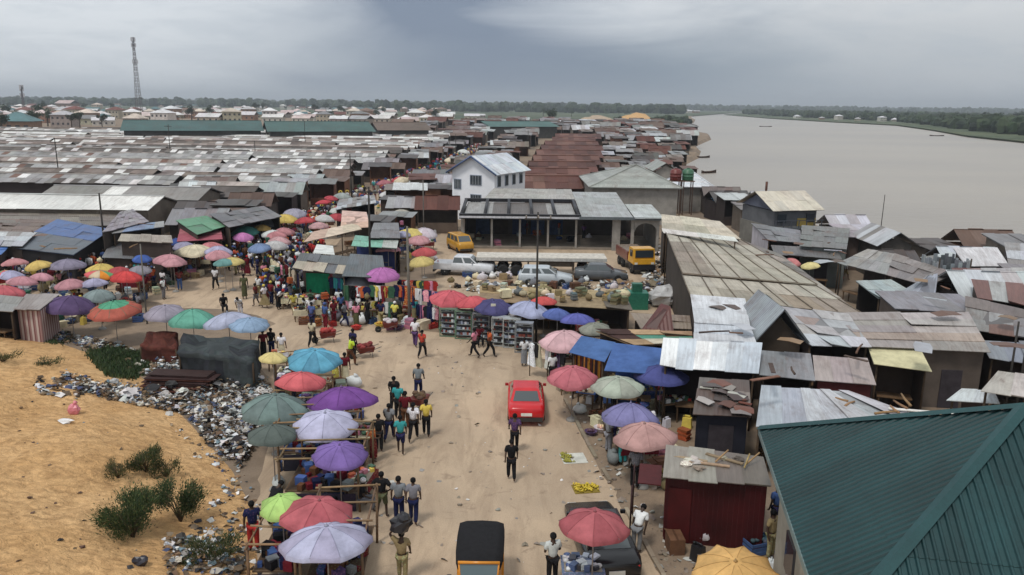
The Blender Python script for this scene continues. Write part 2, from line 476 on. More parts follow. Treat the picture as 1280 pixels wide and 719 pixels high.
def skeleton(kind):
    J = {'pel': (0, 0, .93), 'wai': (0, 0, 1.1), 'che': (0, 0, 1.3), 'nek': (0, .005, 1.47), 'hea': (0, -.01, 1.58), 'top': (0, .0, 1.67)}
    for s, n in ((-1, 'L'), (1, 'R')):
        J.update({'hip' + n: (s * .09, 0, .86), 'kne' + n: (s * .1, -.02, .48), 'ank' + n: (s * .1, .02, .09), 'toe' + n: (s * .115, -.14, .04),
                  'sho' + n: (s * .18, 0, 1.40), 'elb' + n: (s * .235, .03, 1.13), 'wri' + n: (s * .25, -.04, .89), 'han' + n: (s * .25, -.06, .81)})
    J = {k: Vector(v) for k, v in J.items()}
    def leg(n, k, a, t):
        J['kne' + n] = Vector(k); J['ank' + n] = Vector(a); J['toe' + n] = Vector(t)
    def arm(n, e, w, h):
        J['elb' + n] = Vector(e); J['wri' + n] = Vector(w); J['han' + n] = Vector(h)
    def bendup(ang, z0=.93):
        M = Matrix.Rotation(ang, 4, 'X')
        for k in list(J):
            if k[:3] in ('wai', 'che', 'nek', 'hea', 'top', 'sho', 'elb', 'wri', 'han'):
                p = J[k] - Vector((0, 0, z0)); J[k] = (M @ p) + Vector((0, 0, z0))
    if kind == 'walk':
        leg('L', (-.1, -.2, .52), (-.1, -.26, .1), (-.11, -.42, .07)); leg('R', (.1, .08, .5), (.1, .36, .17), (.11, .24, .04))
        arm('L', (-.235, .14, 1.15), (-.24, .1, .91), (-.24, .08, .84)); arm('R', (.235, -.08, 1.14), (.23, -.25, .96), (.22, -.31, .9))
    elif kind == 'walk2':
        leg('R', (.1, -.15, .51), (.1, -.14, .1), (.11, -.3, .06)); leg('L', (-.1, .03, .48), (-.1, .22, .12), (-.11, .08, .04))
        arm('R', (.235, .09, 1.14), (.24, .05, .9), (.24, .03, .82)); arm('L', (-.235, -.05, 1.13), (-.24, -.17, .91), (-.23, -.22, .84))
        bendup(rad(4))
    elif kind == 'load':
        leg('R', (.1, -.12, .5), (.1, -.12, .1), (.11, -.28, .06)); leg('L', (-.1, .03, .48), (-.1, .18, .11), (-.11, .04, .04))
        arm('R', (.36, -.03, 1.58), (.2, -.03, 1.78), (.15, -.03, 1.83)); arm('L', (-.235, -.05, 1.13), (-.24, -.17, .91), (-.23, -.22, .84))
    elif kind == 'akimbo':
        arm('R', (.38, .08, 1.16), (.22, -.04, 1.0), (.17, -.08, .97)); arm('L', (-.38, .08, 1.16), (-.22, -.04, 1.0), (-.17, -.08, .97))
        leg('R', (.14, -.02, .48), (.17, .02, .09), (.2, -.13, .04)); leg('L', (-.14, -.02, .48), (-.17, .02, .09), (-.2, -.13, .04))
    elif kind == 'push':
        leg('L', (-.1, -.22, .53), (-.1, -.24, .1), (-.11, -.4, .06)); leg('R', (.1, .1, .5), (.1, .4, .2), (.11, .3, .05))
        arm('R', (.25, -.12, 1.13), (.25, -.35, .98), (.25, -.43, .96)); arm('L', (-.25, -.12, 1.13), (-.25, -.35, .98), (-.25, -.43, .96))
        bendup(rad(15))
    elif kind == 'bend':
        arm('R', (.22, -.1, 1.13), (.2, -.22, .93), (.2, -.26, .86)); arm('L', (-.22, -.1, 1.13), (-.2, -.22, .93), (-.2, -.26, .86))
        bendup(rad(48))
    elif kind == 'hold':
        arm('R', (.24, -.02, 1.12), (.12, -.24, 1.1), (.06, -.29, 1.12)); arm('L', (-.24, -.02, 1.12), (-.12, -.24, 1.06), (-.06, -.29, 1.07))
    elif kind == 'sit':
        leg('L', (-.13, -.43, .91), (-.13, -.4, .5), (-.13, -.56, .45)); leg('R', (.13, -.43, .91), (.13, -.42, .5), (.13, -.58, .45))
        arm('R', (.24, -.06, 1.14), (.16, -.3, 1.02), (.14, -.37, 1.0)); arm('L', (-.24, -.06, 1.14), (-.16, -.3, 1.02), (-.14, -.37, 1.0))
        bendup(rad(8))
        for k in J: J[k] = J[k] - Vector((0, 0, .41))
    return J

BODY_R = {'pel': (.13, .1), 'wai': (.115, .085), 'che': (.15, .1), 'nek': (.052, .052), 'hea': (.072, .092), 'top': (.062, .08),
          'hip': (.082, .085), 'kne': (.055, .058), 'ank': (.036, .04), 'toe': (.036, .026), 'sho': (.058, .058), 'elb': (.04, .04), 'wri': (.028, .026), 'han': (.038, .02)}
def subgraph(J, keys, edges, scale_r, over=None):
    V = [J[k] for k in keys]; E = [(keys.index(a), keys.index(b)) for a, b in edges]
    Rr = []
    for k in keys:
        r = (over or {}).get(k) or (over or {}).get(k[:3]) or BODY_R[k[:3]]
        Rr.append((r[0] + scale_r, r[1] + scale_r))
    return V, E, Rr

def make_pose(kind):
    J = skeleton(kind)
    ks = ['pel', 'wai', 'che', 'nek', 'hea', 'top']; ed = [('pel', 'wai'), ('wai', 'che'), ('che', 'nek'), ('nek', 'hea'), ('hea', 'top')]
    for n in 'LR':
        ks += [a + n for a in ('hip', 'kne', 'ank', 'toe', 'sho', 'elb', 'wri', 'han')]
        ed += [('pel', 'hip' + n), ('hip' + n, 'kne' + n), ('kne' + n, 'ank' + n), ('ank' + n, 'toe' + n), ('che', 'sho' + n), ('sho' + n, 'elb' + n), ('elb' + n, 'wri' + n), ('wri' + n, 'han' + n)]
    hd = (J['top'] - J['nek']).normalized(); fw = Vector((1, 0, 0)).cross(hd) * 1.0
    if fw.y > 0: fw = -fw
    def extras(mb):
        c = (1, 1, 1)
        h = J['hea']
        nose = h + fw * .098 + hd * .005
        mb.tube([h + fw * .07 + hd * .035, nose, h + fw * .075 - hd * .012], [.008, .016, .014], c, 5)
        mb.blob(h + fw * .078 - hd * .04, (.026, .014, .009), (.75, .5, .5), 6, 4)      # mouth
        for s in (-1, 1):
            mb.blob(h + Vector((s * .078, .01, 0)), (.01, .018, .028), c, 6, 4)
            mb.blob(h + fw * .077 + hd * .02 + Vector((s * .032, 0, 0)), (.014, .01, .009), (2.6, 3.2, 3.8), 6, 4)
        for n, s in (('L', -1), ('R', 1)):
            w, hn = J['wri' + n], J['han' + n]; d = (hn - w).normalized()
            side = d.cross(Vector((0, 1, 0))) 
            if side.length < .2: side = d.cross(Vector((1, 0, 0)))
            side.normalize(); pn = d.cross(side).normalized()
            curl = pn if pn.dot(Vector((-s, -.3, 0))) > 0 else -pn
            for i, L in enumerate((.07, .082, .078, .06)):
                b0 = hn + side * (.027 - i * .018) * 1.0 - d * .005
                mb.tube([b0, b0 + d * L * .5 + curl * .008, b0 + d * L * .8 + curl * .03, b0 + d * L * .75 + curl * .045], [.0095, .009, .008, .006], c, 5)
            tb = w + d * .03 + side * .025
            mb.tube([tb, tb + side * .03 + d * .03, tb + side * .035 + d * .06 + curl * .02], [.012, .011, .008], c, 5)
    V, E, Rr = subgraph(J, ks, ed, 0)
    body = skin_mesh('person', V, E, Rr, 'skin', 0, 1, extras)
    # shirt with short sleeves
    J2 = dict(J)
    for n in 'LR': J2['elb' + n] = J['sho' + n].lerp(J['elb' + n], .72)
    J2['nek'] = J['che'].lerp(J['nek'], .72)
    ks = ['pel', 'wai', 'che', 'nek'] + [a + n for n in 'LR' for a in ('sho', 'elb')]
    ed = [('pel', 'wai'), ('wai', 'che'), ('che', 'nek')] + [e for n in 'LR' for e in (('che', 'sho' + n), ('sho' + n, 'elb' + n))]
    V, E, Rr = subgraph(J2, ks, ed, .03, {'elb': (.05, .05), 'nek': (.055, .05), 'pel': (.135, .11), 'wai': (.12, .095)})
    shirt = skin_mesh('shirt', V, E, Rr, 'garment', 0, 1)
    def legs(cut, ex):
        J3 = dict(J)
        ks = ['pel']; ed = []
        for n in 'LR':
            if cut == 'long':
                J3['ank' + n] = J['kne' + n].lerp(J['ank' + n], .93)
                ks += ['hip' + n, 'kne' + n, 'ank' + n]; ed += [('pel', 'hip' + n), ('hip' + n, 'kne' + n), ('kne' + n, 'ank' + n)]
            else:
                ks += ['hip' + n, 'kne' + n]; ed += [('pel', 'hip' + n), ('hip' + n, 'kne' + n)]
        V, E, Rr = subgraph(J3, ks, ed, ex, {'ank': (.042, .044), 'kne': (.058, .062), 'pel': (.125, .1)})
        return skin_mesh('trousers' if cut == 'long' else 'shorts', V, E, Rr, 'garment', 0, 1)
    tr = legs('long', .024); sh = legs('short', .03)
    # wrapper / skirt as a cloth tube from the waist to the shins
    mb = MB(); pel = J['pel']
    ak = (J['ankL'] + J['ankR']) / 2; kn = (J['kneL'] + J['kneR']) / 2; spread = abs(J['ankL'].y - J['ankR'].y) / 2
    prof = [(J['wai'] - Vector((0, 0, .02)), .13, .105), (pel, .165, .135), (pel.lerp(kn, .5), .18, .15 + spread * .35), (kn, .17, .15 + spread * .7), (kn.lerp(ak, .7), .185, .16 + spread)]
    n = 14; vs = []; fs = []
    for i, (c, rx, ry) in enumerate(prof):
        for k in range(n):
            t = 2 * math.pi * k / n; w = 1 + (.06 * math.sin(3 * t + 1) + .05 * math.sin(7 * t)) * (i / 4)
            vs.append(c + Vector((rx * w * math.cos(t), ry * w * math.sin(t), 0)))
    for i in range(len(prof) - 1):
        for k in range(n): fs.append((i * n + k, i * n + (k + 1) % n, (i + 1) * n + (k + 1) % n, (i + 1) * n + k))
    fs.append(tuple(range(n))); mb.idx(vs, fs, (1, 1, 1), True)
    skirt = mb.mesh('skirt', 'garment')
    # hair cap
    mb = MB(); c = J['hea'].lerp(J['top'], .45) - fw * .012
    rot = hd.to_track_quat('Z', 'Y').to_matrix().to_4x4()
    M = Matrix.Translation(c) @ rot
    mb.lathe([(.088, -.055), (.098, -.01), (.09, .045), (.06, .08), (.02, .098)], (1, 1, 1), 12, M=M, sy=1.12)
    hair = mb.mesh('hair', 'garment')
    return dict(J=J, body=body, shirt=shirt, trousers=tr, shorts=sh, skirt=skirt, hair=hair)

POSES = {k: make_pose(k) for k in ('stand', 'walk', 'walk2', 'load', 'akimbo', 'push', 'bend', 'hold', 'sit')}
SKINS = [(.06, .032, .02), (.045, .024, .015), (.085, .046, .03), (.035, .018, .012)]
BLACK = (.012, .012, .013)
NAMEDCOL = {'white': S(225, 225, 228), 'black': (.015, .015, .017), 'red': S(175, 55, 52), 'blue': S(70, 95, 145), 'navy': S(35, 40, 75), 'yellow': S(212, 190, 90),
            'green': S(70, 110, 85), 'grey': S(125, 128, 132), 'orange': S(195, 100, 62), 'pink': S(215, 140, 160), 'purple': S(88, 66, 104), 'brown': S(110, 75, 55),
            'olive': S(85, 85, 60), 'cream': S(215, 205, 175), 'maroon': S(110, 35, 45), 'teal': S(60, 150, 150), 'khaki': S(150, 135, 100), 'lime': S(200, 220, 60)}
def person(loc, rz, pose, top, bottom, desc, kind='trousers', hat=None, auto=True, group=None, h=1.0, rnd=RND):
    p = POSES[pose]
    o = link('person', p['body'], None, loc, rnd.choice(SKINS), rz)
    s = h * rnd.uniform(.96, 1.03); o.scale = (s, s, s)
    tag(o, desc, 'person', group, auto)
    link('shirt', p['shirt'], o, None, vary(NAMEDCOL[top], .15, rnd))
    link(kind, p[kind], o, None, vary(NAMEDCOL[bottom], .15, rnd))
    link('hair' if hat is None else 'cap', p['hair'], o, None, BLACK if hat is None else NAMEDCOL[hat])
    return o

# ================================================================ parasols
def desat(c, k=.2):
    l = .3 * c[0] + .5 * c[1] + .2 * c[2]
    return tuple(x * (1 - k) + l * k for x in c)
def canopy_mesh(Rr, H, style='plain', drop=.13, n=8, rnd=RND):
    ribr = [rnd.uniform(.94, 1.03) for _ in range(n)]; ribz = [rnd.uniform(-.035, .02) for _ in range(n)]; sag = [rnd.uniform(.03, .11) for _ in range(n)]
    mb = MB(); sub = 3; rings = 7
    N_ = n * sub
    def pt(i, k, off=0.):
        t = i / rings; a = 2 * math.pi * k / N_
        fr = (k % sub) / sub; sc = 1 - .075 * math.sin(math.pi * fr) * t
        g0 = (k // sub) % n; w1 = fr; rj = ribr[g0] * (1 - w1) + ribr[(g0 + 1) % n] * w1; zj = ribz[g0] * (1 - w1) + ribz[(g0 + 1) % n] * w1
        r = Rr * t * sc * (1 + (rj - 1) * t)
        z = H * (1 - t ** 1.9) - sag[g0] * math.sin(math.pi * fr) * t * t + zj * t * t
        return Vector((r * math.cos(a), r * math.sin(a), z + off))
    def colr(i, k):
        g = k // sub; f = 1 + .05 * ((g * 7) % 3 - 1)
        c = (1, 1, 1)
        if style == 'two': c = (1, 1, 1) if i < rings - 3 else (4.2, .36, .42)
        if style == 'alt': c = [(1, 1, 1), (1.15, .55, .12), (.25, .8, .5), (1.1, .3, .45)][g % 4]
        if style == 'duo': c = (1, 1, 1) if g % 2 else (.85, .8, .82)
        if style == 'patch' and i in (2, 3) and g in (1, 2, 5): c = (3., 2.5, 1.8)
        return tuple(x * f for x in c)
    vs = []; fs = []; cs = []
    for off in (0, -.012):
        vs.append(pt(0, 0, off))
        for i in range(1, rings + 1):
            for k in range(N_): vs.append(pt(i, k, off))
        if off == 0:
            for k in range(N_):
                p = pt(rings, k); q = Vector((p.x * 1.012, p.y * 1.012, p.z - drop * (1 - .35 * abs(math.sin(math.pi * (k % sub) / sub)))))
                vs.append(q)
    tot = 1 + rings * N_ + N_
    for k in range(N_):
        fs.append((0, 1 + k, 1 + (k + 1) % N_)); cs.append(colr(0, k))
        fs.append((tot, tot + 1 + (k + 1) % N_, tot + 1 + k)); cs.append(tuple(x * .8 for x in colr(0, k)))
        for i in range(1, rings + 1):
            b = 1 + (i - 1) * N_; c = 1 + i * N_
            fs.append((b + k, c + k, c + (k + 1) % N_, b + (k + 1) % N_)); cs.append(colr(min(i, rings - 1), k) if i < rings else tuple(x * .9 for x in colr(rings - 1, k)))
            if i < rings:
                b += tot; c += tot
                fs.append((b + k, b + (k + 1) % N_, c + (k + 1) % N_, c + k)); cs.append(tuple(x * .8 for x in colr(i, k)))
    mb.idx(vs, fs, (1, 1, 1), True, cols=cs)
    for g in range(n):
        mb.tube([pt(i, g * sub, .004) for i in range(1, rings + 1)], .0065, (.72, .72, .74), 4, smooth=True)
    return mb
UMB = {}
def umbrella_meshes(style, n=8, var=0):
    key = (style, n, var)
    if key not in UMB:
        c = canopy_mesh(1.0, .34, style, n=n).mesh('canopy', 'cloth')
        r = MB()
        for k in range(n):
            a = 2 * math.pi * k / n
            pts = [(math.cos(a) * t, math.sin(a) * t, .34 * (1 - t ** 1.9) - .03) for t in (0.02, .3, .6, .97)]
            r.tube(pts, .008, (.25, .25, .27), 4)
            r.tube([(0, 0, -.12), (math.cos(a) * .5, math.sin(a) * .5, .34 * (1 - .5 ** 1.9) - .03)], .006, (.25, .25, .27), 4)
        h = MB(); h.lathe([(.035, .33), (.05, .345), (.04, .37), (.012, .39), (.008, .43), (.0, .435)], (1, 1, 1), 8)
        UMB[key] = (c, r.mesh('rib_frame', 'metal'), h.mesh('finial', 'plastic'))
    return UMB[key]
_pm = MB(); _pm.tube([(0, 0, 0), (0, 0, 1)], .022, (.35, .33, .32), 6); POLE_ME = _pm.mesh('pole', 'metal')
_pm = MB(); _pm.lathe([(.24, 0), (.25, .03), (.2, .11), (.05, .13), (.035, .2), (.03, .24)], (.32, .31, .29), 12); BASE_ME = _pm.mesh('base', 'wall')
def parasol(px, py, wpx, color, desc, style='plain', h=2.55, n=8, tilt=None, auto=False, dome=1.15, fade=.12):
    top = P(px, py, h)
    R0 = wpx / 2 / ppm(top) 
    R0 = max(.55, min(1.75, R0))
    loc = Vector((top.x, top.y, 0))
    t = empty('parasol', loc, desc, 'parasol', rz=RND.uniform(0, 6), group='parasols over the market stalls', auto=auto)
    c, r, f = umbrella_meshes(style, n, RND.randrange(5)); color = tuple(min(.85, x * 1.12) for x in desat(color, .22))
    hz = .34 * dome
    for nm, me, cl in (('canopy', c, vary(color, fade)), ('rib_frame', r, None), ('finial', f, tuple(x * .5 for x in color))):
        o = link(nm, me, t, (0, 0, h - hz * R0), cl)
        o.scale = (R0, R0, R0 * dome)
        ti = tilt if tilt else (RND.uniform(-8, 8), RND.uniform(-8, 8))
        if nm == 'canopy': TI = ti
        o.rotation_euler = (rad(TI[0]), rad(TI[1]), 0)
    o = link('pole', POLE_ME, t, (0, 0, 0)); o.scale = (1, 1, h - .03)
    link('base', BASE_ME, t, (0, 0, 0))
    return t

# ================================================================ vehicles (front towards -Y, origin on the ground in the middle)
def wheel(parent, x, y, r=.31, w=.2):
    M = Matrix.Rotation(rad(90), 4, 'Y')
    m = MB(); m.lathe([(r * .62, -w / 2), (r * .93, -w / 2), (r, -w * .3), (r, w * .3), (r * .93, w / 2), (r * .62, w / 2)], (.02, .02, .02), 20, M=M)
    o = m.build('wheel', 'rubber', parent, (x, y, r))
    m = MB(); s = 1 if x > 0 else -1
    m.lathe([(r * .6, s * w * .3), (r * .55, s * w * .5), (r * .2, s * w * .42), (r * .12, s * w * .53)] if s > 0 else [(r * .12, -w * .53), (r * .2, -w * .42), (r * .55, -w * .5), (r * .6, -w * .3)], (.4, .4, .42), 16, M=M)
    m.build('rim', 'metal', o)

def loft(mb, st, col):
    """st: list of (y, halfw_bottom, halfw_belt, z_bottom, z_belt_side, z_top, halfw_top)"""
    vs = []; fs = []
    for y, wb, wm, zb, zs, zt, wt in st:
        sec = [(-wb, zb), (-wm, zb + (zs - zb) * .35), (-wm, zs - .05), (-wt - (wm - wt) * .4, zt - .02), (-wt, zt), (wt, zt), (wt + (wm - wt) * .4, zt - .02), (wm, zs - .05), (wm, zb + (zs - zb) * .35), (wb, zb)]
        vs += [(x, y, z) for x, z in sec]
    k = 10
    for i in range(len(st) - 1):
        for j in range(k): fs.append((i * k + j, i * k + (j + 1) % k, (i + 1) * k + (j + 1) % k, (i + 1) * k + j))
    fs.append(tuple(reversed(range(k)))); fs.append(tuple(range((len(st) - 1) * k, len(st) * k)))
    mb.idx(vs, fs, col, True)

def greenhouse(root, col, y0b, y1b, y0t, y1t, wb, wt, zb, zt, split=(.5,)):
    """cabin: y0 = front, y1 = rear"""
    b = [Vector((-wb, y0b, zb)), Vector((wb, y0b, zb)), Vector((wb, y1b, zb)), Vector((-wb, y1b, zb))]
    t = [Vector((-wt, y0t, zt)), Vector((wt, y0t, zt)), Vector((wt, y1t, zt)), Vector((-wt, y1t, zt))]
    m = MB()
    cr = Vector((0, (y0t + y1t) / 2, zt + .05)); 
    t2 = [cr + (p - cr) * .8 + Vector((0, 0, .04)) for p in t]
    for q in t2: q.z = zt + .045
    vs = b + t + t2
    fs = [(0, 1, 5, 4), (1, 2, 6, 5), (2, 3, 7, 6), (3, 0, 4, 7), (4, 5, 9, 8), (5, 6, 10, 9), (6, 7, 11, 10), (7, 4, 8, 11), (8, 9, 10, 11)]
    m.idx(vs, fs, col, False); m.build('cabin', 'carpaint', root)
    def win(p0, p1, p2, p3, ins, name):
        nrm = (p1 - p0).cross(p3 - p0).normalized()
        ctr = (p0 + p1 + p2 + p3) / 4
        if nrm.dot(ctr - Vector((0, (y0b + y1b) / 2, zb))) < 0: nrm = -nrm
        def bl(u, v): return (p0 * (1 - u) + p1 * u) * (1 - v) + (p3 * (1 - u) + p2 * u) * v
        q = [bl(ins[0], ins[2]), bl(ins[1], ins[2]), bl(ins[1], ins[3]), bl(ins[0], ins[3])]
        m = MB(); a = [p + nrm * .006 for p in q]; c = [p - nrm * .01 for p in q]
        m.idx(a + c, [(0, 1, 2, 3), (4, 7, 6, 5), (0, 4, 5, 1), (1, 5, 6, 2), (2, 6, 7, 3), (3, 7, 4, 0)], (.07, .085, .09), False)
        m.build(name, 'glass', root)
    win(b[0], b[1], t[1], t[0], (.07, .93, .1, .92), 'windscreen')
    win(b[2], b[3], t[3], t[2], (.09, .91, .14, .9), 'rear_window')
    ed = [0] + list(split) + [1]
    for i in range(len(ed) - 1):
        u0, u1 = ed[i] + .05, ed[i + 1] - .03
        win(b[1], b[2], t[2], t[1], (u0, u1, .12, .86), 'side_window'); win(b[0], b[3], t[3], t[0], (u0, u1, .12, .86), 'side_window')

def small(root, name, c, sz, col, mat='plastic', rz=0):
    m = MB(); m.box((0, 0, 0), sz, col, rz); return m.build(name, mat, root, c)

def car(loc, rz, col, desc, kind='saloon', scale=1.0, cat='car'):
    t = empty('parked_car', loc, desc, cat, rz)
    t.scale = (scale,) * 3
    m = MB()
    if kind == 'saloon':
        loft(m, [(-2.15, .55, .68, .32, .58, .62, .5), (-2.05, .78, .82, .22, .68, .72, .66), (-1.2, .8, .85, .2, .82, .88, .68), (-.6, .8, .86, .2, .88, .93, .7), (1.0, .8, .86, .2, .9, .95, .7), (1.75, .8, .84, .22, .92, .97, .68), (2.1, .76, .78, .26, .88, .93, .62), (2.18, .6, .7, .34, .8, .84, .55)], col)
        m.build('body', 'carpaint', t)
        greenhouse(t, col, -1.05, 1.5, -.35, .95, .77, .6, .9, 1.36, (.5,)); wy = (-1.35, 1.3)
    elif kind == 'wagon':
        loft(m, [(-2.1, .55, .68, .32, .62, .66, .5), (-2.0, .78, .82, .22, .72, .76, .66), (-1.1, .8, .85, .2, .86, .92, .68), (-.5, .8, .86, .2, .92, .97, .7), (1.9, .8, .86, .22, .95, 1.0, .7), (2.1, .78, .84, .26, .92, .98, .7), (2.15, .7, .78, .34, .85, .9, .66)], col)
        m.build('body', 'carpaint', t)
        greenhouse(t, col, -.95, 2.02, -.25, 1.75, .78, .62, .94, 1.42, (.36, .7)); wy = (-1.3, 1.3)
    elif kind == 'pickup':
        loft(m, [(-2.5, .6, .75, .42, .82, .88, .55), (-2.4, .82, .88, .34, .92, .98, .7), (-1.4, .85, .9, .34, 1.02, 1.08, .74), (-.9, .85, .9, .34, 1.06, 1.1, .76), (1.0, .85, .9, .36, 1.04, 1.08, .78)], col)
        m.build('body', 'carpaint', t)
        b = MB()
        b.box((0, 1.75, .58), (1.74, 1.55, .1), col); b.box((-.85, 1.75, .84), (.08, 1.55, .44), col); b.box((.85, 1.75, .84), (.08, 1.55, .44), col); b.box((0, 2.5, .84), (1.74, .07, .44), col)
        b.build('load_bed', 'carpaint', t)
        greenhouse(t, col, -1.25, .95, -.55, .78, .82, .66, 1.05, 1.62, (.5,)); wy = (-1.6, 1.55)
    elif kind == 'van':
        loft(m, [(-1.95, .6, .75, .35, .85, .95, .55), (-1.85, .78, .84, .26, 1.0, 1.08, .7), (-1.2, .8, .86, .24, 1.08, 1.14, .72), (1.8, .8, .86, .26, 1.08, 1.14, .72), (1.95, .74, .8, .34, 1.0, 1.06, .68)], col)
        m.build('body', 'carpaint', t)
        greenhouse(t, col, -1.6, 1.88, -.95, 1.75, .8, .7, 1.1, 1.75, (.33, .66)); wy = (-1.25, 1.2)
    r = .36 if kind == 'pickup' else .31
    for x in (-1, 1):
        for y in wy: wheel(t, x * .76, y, r)
    fy, by = (-2.14, 2.16) if kind != 'pickup' else (-2.5, 2.54)
    if kind == 'van': fy, by = -1.93, 1.95
    zf = .62 if kind in ('saloon', 'wagon') else .82
    for s in (-1, 1):
        small(t, 'headlight', (s * .56, fy + .06, zf), (.3, .08, .14), (.7, .72, .7), 'glass')
        small(t, 'tail_light', (s * .6, by - .04, zf + .12), (.22, .1, .16), (.4, .01, .01), 'glass')
        small(t, 'wing_mirror', (s * .92, -.78, zf + .38), (.16, .1, .12), tuple(x * .6 for x in col))
    small(t, 'bumper', (0, by - .02, .38), (1.5, .14, .2), (.03, .03, .03)); small(t, 'bumper', (0, fy + .02, .38), (1.45, .14, .2), (.03, .03, .03))
    small(t, 'number_plate', (0, by + .055, .62 if kind != 'pickup' else .7), (.5, .02, .14), (.75, .75, .7))
    return t

# ================================================================ small props
def proto_sack():
    m = MB(); vs = []
    m.blob((0, 0, .22), (.34, .23, .23), (1, 1, 1), 9, 7, .11); m.tube([(.05, 0, .4), (.1, .02, .5)], [.06, .1], (1, 1, 1), 7)
    return m.mesh('sack', 'cloth')
def proto_crate():
    m = MB()
    for z in (.06, .16, .26):
        for s in (-1, 1): m.box((0, s * .2, z), (.6, .02, .07), (1, 1, 1)); m.box((s * .3, 0, z), (.02, .42, .07), (1, 1, 1))
    m.box((0, 0, .015), (.58, .38, .02), (.8, .8, .8))
    for i in range(14): m.blob((RND.uniform(-.23, .23), RND.uniform(-.13, .13), .27), (.06, .06, .05), RND.choice([(1.3, .8, .5), (1.1, 1.0, .5), (.6, .8, .5)]), 6, 4)
    return m.mesh('crate', 'wood')
def proto_basin():
    m = MB(); m.lathe([(.18, 0), (.24, .1), (.29, .2), (.3, .2), (.27, .17)], (1, 1, 1), 14)
    for i in range(22):
        a = RND.uniform(0, 6.3); r = RND.uniform(0, .2); m.blob((r * math.cos(a), r * math.sin(a), .2 + (.2 - r) * .35), (.055, .055, .05), RND.choice([(1.2, .7, .5), (1.1, .95, .5), (.8, .6, .45)]), 6, 4)
    return m.mesh('basin', 'plastic')
def proto_carton():
    m = MB(); m.box((0, 0, .2), (.5, .36, .4), (1, 1, 1)); m.box((0, 0, .402), (.5, .05, .004), (.6, .55, .5)); m.box((.27, 0, .41), (.16, .35, .01), (.9, .9, .9), M=Matrix.Rotation(.2, 4, 'Y'))
    return m.mesh('carton', 'wood')
def proto_jerrycan():
    m = MB(); m.box((0, 0, .18), (.3, .2, .36), (1, 1, 1), top=(.85, .85)); m.tube([(-.08, 0, .36), (-.08, 0, .42), (.07, 0, .42), (.07, 0, .36)], .02, (1, 1, 1), 6); m.lathe([(.035, .35), (.035, .42)], (.2, .2, .2), 8, (.11, 0, 0))
    return m.mesh('jerrycan', 'plastic')
def proto_bundle():
    m = MB()
    for i in range(5): m.box((RND.uniform(-.04, .04), RND.uniform(-.03, .03), .06 + i * .1), (.5, .38, .09), vary((1, 1, 1) if i % 2 else (.6, .7, .8), .3), rz=RND.uniform(-.1, .1))
    return m.mesh('folded_cloth_pile', 'garment')
PROPS = {'sack': (proto_sack(), ['cream', 'white', 'khaki', 'grey', 'white']), 'crate': (proto_crate(), ['brown', 'khaki', 'red', 'blue']), 'basin': (proto_basin(), ['blue', 'red', 'white', 'green', 'yellow', 'purple']),
         'carton': (proto_carton(), ['khaki', 'brown', 'cream']), 'jerrycan': (proto_jerrycan(), ['yellow', 'white', 'blue', 'black']), 'folded_cloth_pile': (proto_bundle(), ['red', 'blue', 'white', 'pink', 'green', 'orange', 'black', 'cream'])}
for _k, (_m, _c) in PROPS.items(): _m.materials[0] = _m.materials[0]
def prop(kind, loc, rz=None, col=None, scale=1.0, desc=None, auto=True):
    me, cs = PROPS[kind]; cn = col or RND.choice(cs)
    o = link(kind, me, None, loc, vary(NAMEDCOL[cn], .2), RND.uniform(0, 6.3) if rz is None else rz)
    o.scale = (scale,) * 3
    nice = {'sack': f'stuffed {cn} sack', 'crate': f'{cn} slatted crate of fruit', 'basin': f'{cn} basin heaped with goods', 'carton': f'{cn} cardboard carton', 'jerrycan': f'{cn} plastic jerrycan', 'folded_cloth_pile': f'pile of folded {cn} cloth'}[kind]
    tag(o, desc or nice, {'folded_cloth_pile': 'cloth pile'}.get(kind, kind), kind.replace('_', ' ') + 's in the market', auto)
    return o

def wheelbarrow(loc, rz, desc, load=(.35, .06, .05), scale=1.0):
    t = empty('wheelbarrow', loc, desc, 'wheelbarrow', rz); t.scale = (scale,) * 3
    m = MB(); m.box((0, 0, .5), (.55, .8, .3), S(120, 60, 55), top=(1.25, 1.2)); m.build('tray', 'metal', t)
    m = MB()
    for s in (-1, 1): m.tube([(s * .1, -.75, .22), (s * .28, 0, .38), (s * .3, .85, .62)], .02, (.15, .15, .15), 6); m.tube([(s * .28, .3, .4), (s * .28, .35, 0)], .018, (.15, .15, .15), 5)
    m.build('frame', 'metal', t); wheel(t, 0.001, -.75, .2, .08)
    m = MB()
    for i in range(9): m.blob((RND.uniform(-.2, .2), RND.uniform(-.35, .35), .68 + RND.uniform(0, .12)), (.16, .18, .12), vary(load, .4), 7, 5, .15)
    tag(m.build('goods_heap', 'rubbish', None, loc), 'heaped goods carried in a market wheelbarrow', 'goods', None, True).rotation_euler.z = rz
    return t
